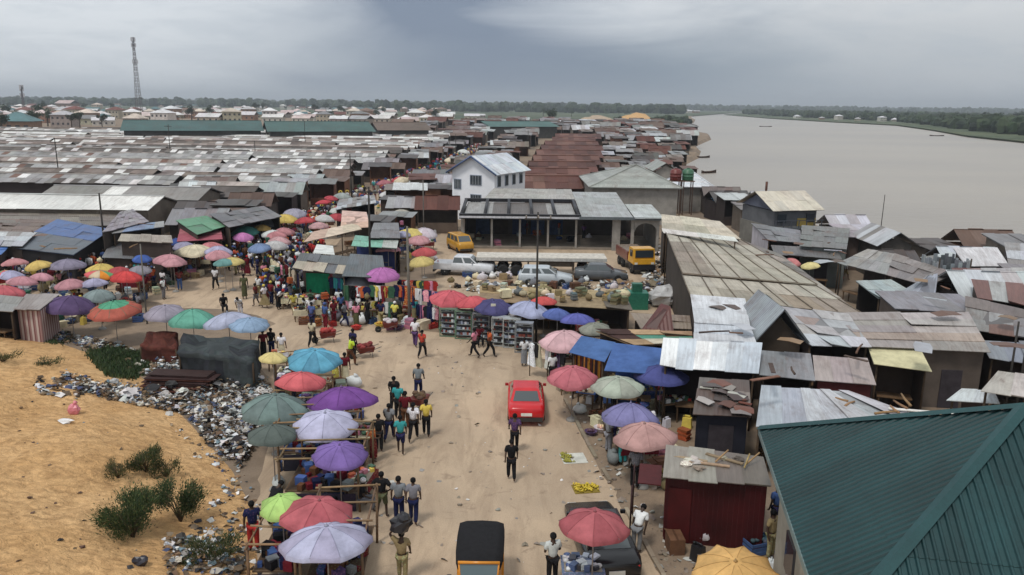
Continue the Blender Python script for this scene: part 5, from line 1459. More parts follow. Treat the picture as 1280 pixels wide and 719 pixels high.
# ---- left side
shack('long blue and grey corrugated shed with a dark right wall', [(8, 309), (92, 319), (139, 287), (72, 274)], 2.2, 2.5, cols=[S(75, 105, 155), S(70, 98, 145)], wall=S(40, 38, 40), closed='fblr', sw=1.4, sl=3.4, jit=.02, colfn=lambda i, j, nu, nv: vary(S(92, 100, 108) if j < nv * .4 else S(74, 106, 160), .07))
shack('long grey-brown flat roof in front of the white shed roof', [(-50, 279), (178, 283), (172, 267), (-50, 264)], 2.3, 2.5, cols=[S(128, 120, 112), S(116, 108, 100), S(140, 132, 122)], closed='flrb', sw=2, sl=2.5, name='long_shed')
shack('flat brown shed roof behind the blue-roofed shed', [(-30, 292), (66, 292), (100, 276), (-30, 274)], 2.2, 2.4, cols=[S(120, 100, 88), S(108, 92, 82)], closed='fblr')
shack('grey roof strip at the far left of the frame', [(-40, 306), (28, 308), (46, 291), (-40, 289)], 2.4, 2.6, cols=TIN_G, closed='fblr')
shack('bright blue roof corner at the left edge of the frame', [(-30, 322), (2, 318), (14, 306), (-30, 308)], 2.1, 2.3, cols=[S(70, 120, 190)], closed='fblr')
shack('mauve grey roof with a bright white corner', [(128, 291), (186, 277), (166, 262), (150, 265)], 3.5, 3.8, cols=[S(150, 142, 150), S(160, 155, 160)], closed='fblr')
shack('thin blue-grey roof pointing right', [(140, 292), (205, 284), (205, 277), (150, 284)], 3.3, 3.4, cols=[S(120, 140, 170), S(150, 150, 150)], closed='blr')
shack('long flat beige roof above the blue umbrella', [(148, 301), (216, 304), (214, 295), (152, 293)], 3.2, 3.3, cols=[S(165, 155, 140)], closed='fblr')
shack('wide mid grey roof left of the cream parasol', [(128, 322), (205, 325), (192, 303), (140, 301)], 1.9, 2.3, cols=[S(130, 130, 132), S(120, 122, 124)], closed='fblr')
shack('green sheet roof between market stalls', [(246, 293), (283, 283), (258, 270), (220, 276)], 3.0, 3.3, cols=[S(95, 150, 115), S(85, 140, 105)], closed='blr', sw=3, sl=3)
shack('wide grey roof right of the green sheet roof', [(286, 284), (352, 271), (330, 258), (262, 268)], 3.2, 3.5, cols=[S(112, 112, 115), S(104, 104, 106), S(122, 120, 122)], closed='blr')
shack('dull pink cloth canopy below the green sheet roof', [(222, 302), (278, 299), (276, 288), (226, 284)], 2.5, 2.7, cols=[S(175, 110, 115), S(165, 95, 105)], mat='cloth', closed='', sw=3, sl=3, name='cloth_canopy', cat='canopy')
shack('dark grey market roof behind the magenta parasol', [(428, 345), (482, 347), (478, 320), (438, 318)], 2.8, 3.2, cols=[S(98, 104, 108), S(90, 96, 100)], wall=S(60, 85, 130), closed='blr', name='market_stall', cat='stall')
shack('dark grey roof sloping over the emerald cloth stall', [(366, 336), (432, 343), (440, 322), (376, 317)], 2.7, 3.1, cols=[S(105, 108, 110), S(95, 98, 100), S(185, 175, 155)], closed='b', name='market_stall', cat='stall')
shack('grey roof beside the dark pole above the green awning', [(462, 297), (500, 298), (498, 279), (468, 279)], 3.0, 3.4, cols=[S(128, 128, 130)], closed='blr', name='market_stall', cat='stall')
shack('pale mint green awning over a blue curtained stall', [(440, 307), (496, 311), (498, 300), (444, 295)], 2.6, 2.8, cols=[S(130, 190, 170), S(190, 200, 190)], wall=S(45, 60, 110), closed='b', sw=1.6, sl=2, name='market_stall', cat='stall')
shack('pale pink tarpaulin canopy, its top bulging', [(426, 286), (462, 284), (458, 266), (428, 264)], 2.6, 3.4, cols=[S(225, 195, 180), S(215, 180, 165)], mat='cloth', closed='', sw=4, sl=2, name='tarpaulin_canopy', cat='canopy')
shack('long cream and pink tarpaulin canopy left of the dark pole', [(380, 303), (452, 287), (445, 279), (392, 290)], 2.6, 2.8, cols=[S(215, 185, 170), S(220, 205, 185)], mat='cloth', closed='', sw=2.4, sl=3, name='tarpaulin_canopy', cat='canopy')
shack('small white sheeted canopy above the crowd', [(392, 316), (418, 318), (416, 308), (396, 306)], 2.5, 2.6, cols=[S(225, 225, 222)], mat='cloth', closed='', sw=4, sl=3, name='tarpaulin_canopy', cat='canopy')
shack('grey roof with white bundle near the lane', [(420, 262), (470, 254), (468, 244), (424, 250)], 3.0, 3.2, cols=TIN_G, closed='blr', name='market_stall', cat='stall')
shack('small stall with a striped curtain front', [(18, 387), (50, 388), (74, 369), (34, 368)], 2.2, 2.4, cols=[S(150, 140, 138), S(138, 128, 126)], wall=S(150, 130, 130), closed='flr', name='curtained_stall', cat='stall', wmat='stripe')
shack('grey sheet roof at the far left by the red parasol', [(-40, 386), (16, 390), (30, 372), (-40, 366)], 2.2, 2.4, cols=[S(140, 138, 136)], closed='lrb', name='market_stall', cat='stall')
def tarp_shack_flat(desc, quad, zn, zf, col, wall):
    return shack(desc, quad, zn, zf, cols=[col, vary(col, .2)], mat='garment', wmat='garment', wall=wall, closed='flrb', sw=1.5, sl=1.2, jit=.12, name='tarpaulin_shack', cat='shack')
def tarp_shack(desc, quad, zn, zf, col, wall):
    Q = [P(px, py, z) for (px, py), z in zip(quad, (zn, zn, zf, zf))]; c = sum(Q, Vector()) / 4; base = Vector((c.x, c.y, 0)); t = empty('tarpaulin_shack', base, desc, 'shack')
    for q in Q: m = MB(); m.tube([(q.x, q.y, 0), (q.x, q.y, q.z - .05)], .05, S(80, 65, 50), 5); m.shift(base).build('post', 'wood', t)
    per = []
    for a, b in zip(Q, Q[1:] + Q[:1]):
        for k in range(12): per.append(a.lerp(b, k / 12))
    rows = [(1.0, 0.0), (1.03, .2), (1.0, .42), (1.02, .65), (1.0, .85), (1.03, 1.0), (.85, 1.06), (.6, .99), (.3, 1.08)]
    vs = []; fs = []; cs = []; n_ = len(per)
    for i, (s_, h_) in enumerate(rows):
        for p in per:
            q = c + (p - c) * s_; z = p.z * min(h_, 1) + max(0, h_ - 1) * 1.5 - (.12 if h_ == .99 else 0)
            nv = mnoise.noise_vector(Vector((q.x * 1.1, q.y * 1.1, z * 1.5))) * .22
            vs.append((q.x + nv.x, q.y + nv.y, max(.01, z + nv.z * (.9 if i > 0 else 0))))
    vs.append((c.x, c.y, c.z + .05))
    for i in range(len(rows) - 1):
        for k in range(n_): fs.append((i * n_ + k, i * n_ + (k + 1) % n_, (i + 1) * n_ + (k + 1) % n_, (i + 1) * n_ + k)); cs.append(vary(col if (k // 7 + i // 4) % 3 else wall, .18))
    for k in range(n_): fs.append(((len(rows) - 1) * n_ + k, (len(rows) - 1) * n_ + (k + 1) % n_, len(vs) - 1)); cs.append(col)
    m = MB(); m.idx(vs, fs, col, True, cols=cs); m.shift(base).build('tarpaulin', 'cloth', t); occquad(Q); return t
tarp_shack('dark tarpaulin shack draped in black and grey sheets', [(224, 440), (316, 452), (322, 428), (230, 418)], 1.55, 1.75, S(72, 78, 80), S(58, 62, 66))
tarp_shack('sagging rust red tarpaulin over goods', [(176, 433), (220, 436), (220, 416), (184, 414)], .95, 1.1, S(98, 56, 48), S(84, 48, 42))
# rusty sheet stack by the rubbish
def sheet_stack():
    a = PM(182, 485); b_ = PM(268, 492); c = (a + b_) / 2; d_ = b_ - a; rz = math.atan2(d_.y, d_.x); m = MB()
    for i in range(14): m.box((RND.uniform(-.2, .2), RND.uniform(-.1, .15) + i * .03, .04 + i * .055), ((b_ - a).length * RND.uniform(.8, 1), .95, .035), vary(RND.choice([S(90, 52, 42), S(72, 46, 40), S(60, 40, 38)]), .2), rz=RND.uniform(-.05, .05))
    o = m.build('sheet_stack', 'wood', None, c); o.rotation_euler.z = rz; tag(o, 'dark rusty stack of old roofing sheets beside the rubbish heap', 'sheet stack')
sheet_stack()
m = MB(); m.blob((0, 0, .2), (.55, .4, .28), S(205, 55, 55), 10, 6, .2); tag(m.build('red_tarpaulin_bundle', 'cloth', None, PM(305, 467)), 'small red tarpaulin bundle at the rubbish edge', 'bundle')
m = MB(); m.blob((0, 0, .2), (.26, .22, .26), S(215, 130, 140), 10, 6, .12); m.tube([(0, 0, .4), (.1, .05, .55)], [.05, .1], S(215, 130, 140), 6); tag(m.build('plastic_bag', 'plastic', None, PM(93, 518)), 'pink plastic bag lying alone on the sand mound', 'bag')
m = MB(); m.blob((0, 0, .08), (.3, .2, .1), S(225, 225, 225), 8, 5, .3); tag(m.build('plastic_bag', 'plastic', None, PM(83, 529)), 'white plastic bag beside the pink one on the sand', 'bag')
m = MB(); m.blob((0, 0, .1), (.22, .16, .14), S(40, 38, 48), 8, 5, .3); tag(m.build('plastic_bag', 'plastic', None, PM(176, 706)), 'dark plastic bag on the sand below the biggest shrub', 'bag')

# ================================================================ random small shacks filling the market
def small_protos():
    caps = []
    rp = random.Random(21)
    for v in range(6):
        t = empty('market_shack', (0, 0, 0), 'x', 'shack')
        W, D = rp.uniform(3.2, 5), rp.uniform(3, 4.6); z1, z2 = rp.uniform(2.3, 2.9), rp.uniform(2.8, 3.5)
        cw = [(1, 1, 1), (.85, .85, .85), (.72, .68, .66), (1.05, 1.05, 1.06)]
        m = MB()
        if v % 3 == 2:
            zr = z1 + 1; 
            for s in (-1, 1): sheets(m, (-W / 2, s * D / 2, z1), (W / 2, s * D / 2, z1), (W / 2, 0, zr), (-W / 2, 0, zr), 1, 2.4, cw, .04)
        else: sheets(m, (-W / 2, -D / 2, z1), (W / 2, -D / 2, z1), (W / 2, D / 2, z2), (-W / 2, D / 2, z2), 1, 2.2, cw, .06)
        m.build('roof', 'tin_far', t)
        m = MB(); a, b = W / 2 - .25, D / 2 - .25; zz = z1 if v % 3 == 2 else z2
        m.wallseg((-a, b, 0), (a, b, 0), 0, zz - .1, zz - .1, .06, (1, 1, 1)); m.wallseg((-a, -b, 0), (-a, b, 0), 0, z1, zz - .1, .06, (.8, .8, .8)); m.wallseg((a, -b, 0), (a, b, 0), 0, z1, zz - .1, .06, (.9, .9, .9))
        m.wallseg((-a, -b, 0), (a * .1, -b, 0), 0, z1 - .05, z1 - .05, .06, (.9, .85, .8)) if v % 2 else m.wallseg((-a, -b, 0), (a, -b, 0), 0, 1.0, 1.0, .06, (.9, .85, .8))
        m.build('wall', 'wall', t)
        caps.append((capture(t), max(W, D) / 2))
    return caps
SP = small_protos()
RCN = [('grey', S(150, 150, 152)), ('dark grey', S(98, 96, 95)), ('brown', S(118, 98, 88)), ('rust red', S(112, 70, 60)), ('pale grey', S(185, 188, 192)), ('silver', S(214, 218, 222)), ('taupe', S(140, 128, 122))]
def scatter(poly, step, z=0, wts=None, rs=random.Random(8), sc=(.85, 1.2), desc='{} roofed market shack', group='small shacks packed across the market', rzf=lambda: 0, rfree=.6):
    W_ = [P(*p) for p in poly]; pw = [(p.x, p.y) for p in W_]
    xs = [p[0] for p in pw]; ys = [p[1] for p in pw]; y = min(ys); n_ = 0
    while y < max(ys):
        x = min(xs) + rs.uniform(0, step)
        k = 1 + max(0, (y - 150)) / 350
        while x < max(xs):
            xx, yy = x + rs.uniform(-.8, .8), y + rs.uniform(-1, 1)
            if inpoly(xx, yy, pw) and free(xx, yy, 1.7 * rfree):
                cap, r = rs.choice(SP); cn, cc = rs.choices(RCN, wts)[0] if wts else rs.choice(RCN); s = rs.uniform(*sc) * (1 if k < 1.3 else min(k, 1.8))
                stamp(cap, (xx, yy, 0), rzf() + rs.uniform(-.15, .15), s, desc.format(cn), 'shack', group, True, {'roof': vary(cc, .15, rs), 'wall': vary(rs.choice([S(90, 80, 74), S(120, 110, 100), S(70, 62, 60), S(130, 90, 70)]), .2, rs)})
                OCC.append((xx, yy, 2.0 * s)); n_ += 1
            x += step * k
        y += step * k * .95
    print('scatter', n_)
# road and open ground must stay free
for px, py in [(300, 360), (340, 350), (360, 370), (420, 430), (500, 430), (560, 450), (640, 460), (270, 350), (230, 370)]:
    q = P(px, py); OCC.append((q.x, q.y, 3))
lp = [P(*p) for p in [(300, 330), (340, 305), (400, 280), (450, 256), (500, 234), (560, 208), (610, 186), (650, 162)]]
for a, b in zip(lp, lp[1:]):
    for k in range(6): q = a.lerp(b, k / 6); OCC.append((q.x, q.y, 3.4))
q0, q1 = P(545, 340), P(840, 345)
for k in range(12):
    for yy in (0, 6, 12, 18): q = q0.lerp(q1, k / 11); OCC.append((q.x, q.y + yy - 2, 3.5))
scatter([(862, 252), (925, 264), (985, 284), (1062, 314), (1098, 336), (1150, 342), (1290, 342), (1290, 440), (1235, 430), (1100, 375), (1060, 340), (925, 285), (870, 262)], 4.6, wts=[5, 3, 2, 1.2, 2, 1, 3], rs=random.Random(4))
scatter([(1090, 440), (1290, 445), (1290, 500), (1090, 505)], 4.4, wts=[5, 3, 2, 1, 1, .5, 3], rs=random.Random(5))
scatter([(320, 318), (400, 281), (450, 259), (500, 236), (560, 205), (620, 174), (600, 172), (540, 196), (480, 222), (400, 246), (300, 268), (240, 285), (250, 320)], 4.6, wts=[5, 4, 3, 1, 1.5, .7, 3], rs=random.Random(6))
scatter([(455, 300), (500, 262), (560, 230), (575, 212), (640, 178), (668, 165), (660, 190), (560, 258), (545, 300), (520, 340)], 4.6, wts=[5, 4, 3, 1.5, 1.5, .7, 3], rs=random.Random(7))
scatter([(660, 166), (700, 160), (800, 161), (850, 166), (866, 172), (862, 183), (848, 200), (848, 214), (866, 228), (850, 236), (740, 236), (755, 205), (745, 180)], 5.6, wts=[5, 3, 3, 3, 1.5, .8, 3], rs=random.Random(9))
scatter([(500, 166), (655, 156), (700, 158), (700, 162), (640, 168), (590, 178), (520, 190), (480, 188)], 8.5, wts=[5, 3, 3, 3, 2, 1.5, 3], rs=random.Random(10))
scatter([(140, 292), (215, 290), (215, 284), (140, 284)], 4.6, wts=[4, 4, 3, 1, 1, .5, 3], rs=random.Random(12))
scatter([(-40, 245), (-40, 236), (120, 233), (300, 232), (300, 262), (210, 262), (200, 250)], 4.8, wts=[4, 4, 3, 2, 1, .5, 3], rs=random.Random(13))
for cap, _ in SP: discard(cap)
# past 300 shacks: keep those that show largest, merge the far rest into one object
ch_ = {}
for o in COL.objects:
    if o.parent: ch_.setdefault(o.parent, []).append(o)
cand = [t for t in LABELS if t[0].name.startswith('market_shack')]
cand.sort(key=lambda t: -ppm(t[0].location) * t[0].scale[0])
far_ = cand[285:]; m = MB(); fs_ = set(id(t) for t in far_)
for t in far_:
    o = t[0]; M0 = Matrix.LocRotScale(o.location, o.rotation_euler, o.scale)
    for c in ch_.get(o, []):
        me = c.data; ca = me.color_attributes['col'].data; ul = me.uv_layers['UVMap'].data; M1 = M0 @ Matrix.LocRotScale(c.location, c.rotation_euler, c.scale)
        wv = [M1 @ v.co for v in me.vertices]
        for p in me.polygons:
            li = p.loop_indices[0]; a = ca[li].color
            m.face([wv[i] for i in p.vertices], (a[0] * c.color[0], a[1] * c.color[1], a[2] * c.color[2]), [tuple(ul[i].uv) for i in p.loop_indices])
LABELS[:] = [t for t in LABELS if id(t) not in fs_]
for t in far_:
    for c in ch_.get(t[0], []): bpy.data.objects.remove(c)
    bpy.data.objects.remove(t[0])
if m.v: struct(m.build('distant_shacks', 'tin_far'), 'stuff')
print('shacks kept', min(285, len(cand)), 'merged', len(far_))

# ================================================================ town beyond the market
def house_protos():
    out = []; rp = random.Random(31)
    for v in range(4):
        t = empty('town_house', (0, 0, 0), 'x', 'house')
        W, D, z = rp.uniform(10, 16), rp.uniform(8, 11), (3.2, 3.4, 6.2, 3.0)[v]; zr = z + rp.uniform(2, 3)
        m = MB(); c4 = [(1, 1, 1), (.93, .93, .93)]
        if v % 2: 
            for s in (-1, 1): sheets(m, (-W / 2, s * D / 2, z), (W / 2, s * D / 2, z), (W / 2, 0, zr), (-W / 2, 0, zr), 3, 5, c4, .02)
        else:
            a, b, c, d = [Vector(q) for q in ((-W / 2, -D / 2, z), (W / 2, -D / 2, z), (W / 2, D / 2, z), (-W / 2, D / 2, z))]; r0, r1 = Vector((-W / 2 + D / 2, 0, zr)), Vector((W / 2 - D / 2, 0, zr))
            m.idx([a, b, c, d, r0, r1], [(0, 1, 5, 4), (2, 3, 4, 5), (1, 2, 5), (3, 0, 4), (0, 3, 2, 1)], (1, 1, 1), False)
        m.build('roof', 'tin_far', t)
        m = MB(); m.box((0, 0, z / 2 - .05), (W - 1, D - 1, z - .1), (1, 1, 1)); m.build('wall', 'wall', t)
        m = MB()
        for i in range(4):
            for zz in ([1.6] if z < 5 else [1.6, 4.6]): m.box((-W / 2 + 1.8 + i * (W - 3.6) / 3, -D / 2 + .48, zz), (1.1, .08, 1.1), (.05, .05, .06))
        m.build('window', 'glass', t)
        out.append(capture(t))
    return out
HP = house_protos(); rt = random.Random(77)
HC = [('white', S(238, 238, 238)), ('white', S(238, 236, 235)), ('pale pink', S(225, 205, 202)), ('white', S(225, 226, 228)), ('brown', S(130, 104, 92)), ('rust red', S(120, 72, 62)), ('pale grey', S(190, 190, 192)), ('grey', S(140, 140, 142)), ('cream', S(220, 205, 190)), ('teal', S(90, 125, 130)), ('pale pink', S(215, 195, 192))]
def far_house(px, py, cn=None, s=1.0, tall=None, wallc=None, desc=None):
    q = P(px, py); cc = dict(HC)[cn] if cn else None
    if not cn: cn, cc = rt.choice(HC)
    return stamp(HP[tall if tall is not None else rt.randrange(4)], q, rt.uniform(-.5, .5), s * rt.uniform(.85, 1.2), desc or f'{cn} roofed town house', 'house', 'houses of the distant town', desc is None,
          {'roof': vary(cc, .08, rt), 'wall': vary(wallc or rt.choice([S(190, 180, 160), S(160, 150, 140), S(205, 200, 190), S(150, 120, 100)]), .15, rt)})
k = 0
while k < 240:
    px = rt.uniform(-30, 560); hy = 131 + .012 * (px - 640)
    py = hy + 6 + 22 * rt.random() ** 1.1 + (8 if px < 110 else 0) * rt.random()
    if 130 < px < 470 and py > hy + 27: continue
    q = P(px, py)
    if not free(q.x, q.y, 4): continue
    OCC.append((q.x, q.y, 6)); far_house(px, py); k += 1
for (px, py, cn, s) in [(345, 149, 'white', 1.5), (395, 148, 'white', 1.2), (430, 152, 'white', 1.1), (459, 147, 'white', 1.2), (590, 150, 'white', 1.2), (600, 147, 'white', 1), (215, 147, 'white', 1.6), (110, 155, 'cream', 1.5), (130, 157, 'white', 1.3), (170, 156, 'cream', 1.4), (205, 155, 'white', 1.3), (290, 153, 'cream', 1.4), (25, 166, 'teal', 1.9), (75, 152, 'cream', 1.8), (300, 142, 'white', 1.4), (505, 160, 'brown', 1.2), (683, 159, 'white', 1.2)]:
    far_house(px, py, cn, s * .72, wallc=S(205, 190, 150) if (px, py) == (75, 152) else None)
far_house(85, 136, 'pale pink', 2.6, 1, desc='large domed-looking pinkish roof of the biggest distant hall')
# houses and shelters on the far river bank
for (px, py) in [(996, 148), (1027, 149.5), (1048, 150), (1072, 151), (1102, 152), (1118, 152), (1192, 158), (1218, 161), (1258, 163), (1272, 164), (870, 141.4), (862, 141.2), (856, 141)]:
    far_house(px, py, rt.choice(['white', 'pale grey', 'white']), .75 if px > 950 else 1.2)
for c in HP: discard(c)

# lattice masts
def mast(px, py, H, w0, desc, lean=0):
    q = P(px, py); t = empty('lattice_mast', q, desc, 'mast'); m = MB(); n_ = 16
    cs = [(-1, -1), (1, -1), (1, 1), (-1, 1)]
    def wd(z): return w0 * (1 - .8 * z / H) / 2
    for a, b in cs: m.tube([(a * wd(0), b * wd(0), 0), (a * wd(H), b * wd(H), H)], .16, S(120, 118, 122), 4)
    zs = [H * (1 - (1 - i / n_) ** 1.25) for i in range(n_ + 1)]
    for i in range(n_):
        for k in range(4):
            (a, b), (c, d) = cs[k], cs[(k + 1) % 4]; z0_, z1_ = zs[i], zs[i + 1]
            m.tube([(a * wd(z0_), b * wd(z0_), z0_), (c * wd(z1_), d * wd(z1_), z1_)], .1, S(130, 120, 122), 3); m.tube([(c * wd(z0_), d * wd(z0_), z0_), (a * wd(z1_), b * wd(z1_), z1_)], .1, S(130, 120, 122), 3)
    m.build('lattice', 'metal', t)
    for z, k in ((.97, 4), (.9, 3), (.7, 3)):
        for i in range(k):
            a = 6.28 * i / k; mm = MB(); r = wd(z * H) + .9; mm.box((r * math.cos(a), r * math.sin(a), z * H), (.8, .8, 3.2), S(185, 185, 190), rz=a); mm.build('antenna', 'plastic', t)
mast(175, 147.5, 63, 4.2, 'tall lattice communications mast above the distant town')
mast(31, 146, 24, 2, 'short thin mast at the left of the distant town')
MATS['palesand'] = MATS['sand']
# pale sand heap far off
def heap(pts, name, mat, h):
    bm = bmesh.new(); base = [P(*p) for p in pts]; c = sum(base, Vector()) / len(base)
    rings = 6; rows = []
    for i in range(rings):
        t_ = i / rings; rows.append([bm.verts.new(b.lerp(c, t_) + Vector((mnoise.noise(b * .05 + Vector((i, 0, 0))) * 3 * t_, 0, h * math.sin(t_ * 1.5) * (1 + .3 * mnoise.noise(b * .03 + Vector((0, i, 0))))))) for b in base])
    top = bm.verts.new(c + Vector((0, 0, h)))
    for i in range(rings - 1):
        for k in range(len(base)): bm.faces.new((rows[i][k], rows[i][(k + 1) % len(base)], rows[i + 1][(k + 1) % len(base)], rows[i + 1][k])).smooth = True
    for k in range(len(base)): bm.faces.new((rows[-1][k], rows[-1][(k + 1) % len(base)], top)).smooth = True
    me = bpy.data.meshes.new(name); bm.to_mesh(me); bm.free(); me.materials.append(MATS[mat]); return struct(link(name, me))
heap([(768, 158.5), (800, 159.5), (824, 159), (830, 157), (820, 154), (795, 152.5), (770, 153), (756, 155.5)], 'sand_heap', 'sand', 8.5)
heap([(710, 156.5), (770, 157.5), (778, 155), (765, 152.5), (735, 151.8), (716, 153)], 'sand_heap', 'road', 6.5)

# ================================================================ trees
def leaf_cloud(mb, c, r, n_, size, cols, rnd, flat=.8):
    for _ in range(n_):
        while True:
            v = Vector((rnd.uniform(-1, 1), rnd.uniform(-1, 1), rnd.uniform(-1, 1)))
            if .2 < v.length < 1: break
        p = Vector(c) + Vector((v.x * r, v.y * r, v.z * r * flat)); s = size * rnd.uniform(.6, 1.3)
        a = Vector((rnd.uniform(-1, 1), rnd.uniform(-1, 1), rnd.uniform(-.6, .6))).normalized() * s; b = a.orthogonal().normalized() * s * .6
        mb.face([p - a, p - b, p + a, p + b], vary(rnd.choice(cols), .25, rnd))
TG = [(.028, .05, .02), (.04, .066, .026), (.055, .08, .035), (.022, .04, .02)]
def tree_proto(h, rnd, palm=False):
    t = empty('broad_tree' if not palm else 'palm_tree', (0, 0, 0), 'x', 'tree'); m = MB(); m.tube([(0, 0, 0), (.2, .1, h * .5), (.1, .2, h * .75)], [h * .035, h * .025, h * .012], (.09, .07, .05), 6)
    if not palm:
        for _ in range(4):
            a = rnd.uniform(0, 6.3); m.tube([(.2, .1, h * .45), (math.cos(a) * h * .2, math.sin(a) * h * .2, h * .72)], [h * .015, h * .006], (.09, .07, .05), 5)
    m.build('trunk', 'wood', t); m = MB()
    if palm:
        for k in range(14):
            a = k * 2.4; L = h * .34
            for i in range(7):
                u = i / 6; p = Vector((math.cos(a) * L * u, math.sin(a) * L * u, h * .76 + L * (.35 * u - .75 * u * u))); s_ = Vector((-math.sin(a), math.cos(a), -.5)) * L * .22 * (1 - abs(u - .4))
                q = p + Vector((math.cos(a), math.sin(a), 0)) * L * .15
                m.face([p, q, p + s_], vary(rnd.choice(TG), .2)); m.face([p, p - Vector((s_.x, s_.y, -s_.z)), q], vary(rnd.choice(TG), .2))
    else:
        for _ in range(9): leaf_cloud(m, (rnd.uniform(-1, 1) * h * .24, rnd.uniform(-1, 1) * h * .24, h * rnd.uniform(.55, .88)), h * rnd.uniform(.13, .2), 90, h * .035, TG, rnd)
    m.build('crown', 'leaf', t); return capture(t)
rtree = random.Random(55)
TP = [tree_proto(11, rtree), tree_proto(13, rtree), tree_proto(9, rtree), tree_proto(13, rtree, True)]
TD = ['broad dark tree', 'tall dark tree', 'low bushy tree', 'palm tree']
tl = [(60, 158, 0), (52, 152, 1), (8, 148, 1), (20, 160, 0), (45, 162, 2), (3, 168, 2), (500, 141, 1), (470, 150, 0), (128, 161, 2), (100, 160, 2), (90, 160, 2), (240, 152, 0), (262, 149, 0), (415, 150, 2), (545, 152, 0), (690, 157, 1), (772, 160, 2), (838, 160, 0), (828, 158, 1), (848, 163, 2), (842, 168, 2), (820, 157, 0)]
for px, py, v in tl: stamp(TP[v], P(px, py), rtree.uniform(0, 6), rtree.uniform(.8, 1.1) * (.7 if px > 815 else 1), TD[v] + ' standing', 'tree', 'trees beyond the market')
for _ in range(70):
    px = rtree.uniform(-20, 820); hy = 131 + .012 * (px - 640); py = hy + rtree.uniform(4.5, 17); v = rtree.choice([0, 0, 1, 1, 2, 3])
    q = P(px, py)
    if not free(q.x, q.y, 2): continue
    stamp(TP[v], q, rtree.uniform(0, 6), rtree.uniform(.7, 1.15), TD[v] + ' standing', 'tree', 'trees beyond the market')
for _ in range(60):
    px = rtree.uniform(930, 1290)
    f = [p for p in fb if p[0] <= px][-1]; g_ = fb[fb.index(f) + 1]; yb = f[1] + (g_[1] - f[1]) * (px - f[0]) / (g_[0] - f[0])
    hy = 131 + .012 * (px - 640); py = yb - (yb - hy - 2) * rtree.uniform(.25, .75); v = rtree.choice([0, 1, 1, 2, 3])
    stamp(TP[v], P(px, py), rtree.uniform(0, 6), rtree.uniform(.7, 1.1), TD[v] + ' standing', 'tree', 'trees on the far bank')
for c in TP: discard(c)
# the woods along the horizon, read as one mass
def woods():
    m = MB(); rw = random.Random(17)
    def clump(x, y, s):
        for k in range(2):
            c = (x + rw.uniform(-.6, .6) * s, y + rw.uniform(-.3, .3) * s, s * rw.uniform(.25, .62)); m.blob(c, (s * rw.uniform(.3, .6), s * rw.uniform(.3, .5), s * rw.uniform(.3, .6)), vary(rw.choice(TG), .25, rw), 6, 4, .28, rw)
    for _ in range(5200):
        px = rw.uniform(-60, 1340); e = 1.6 + (8 if px > 440 else 6.5) * rw.random() ** 1.8
        if px > 850: e = 1.6 + 3.2 * rw.random() ** 1.3
        hy = 131 + .012 * (px - 640); q = P(px, hy + e)
        if q.y > 8600: continue
        clump(q.x, q.y, rw.uniform(7, 17) * (1 + q.y / 7000))
    for _ in range(2600):   # belt behind the far bank houses
        px = rw.uniform(930, 1420)
        fx = [p for p in fb if p[0] <= px][-1]; g_ = fb[fb.index(fx) + 1] if fb.index(fx) + 1 < len(fb) else fx; yb = fx[1] + (g_[1] - fx[1]) * (px - fx[0]) / max(1, (g_[0] - fx[0]))
        hy = 131 + .012 * (px - 640); q = P(px, hy + (yb - hy) * rw.uniform(.15, .8)); clump(q.x, q.y, rw.uniform(6, 10.5))
    for _ in range(160):
        q = P(rw.uniform(822, 866), rw.uniform(150, 170)); 
        if q.x > 30: clump(q.x - 6, q.y, rw.uniform(3, 6))
    struct(m.build('woods', 'leaf'), 'stuff')
woods()
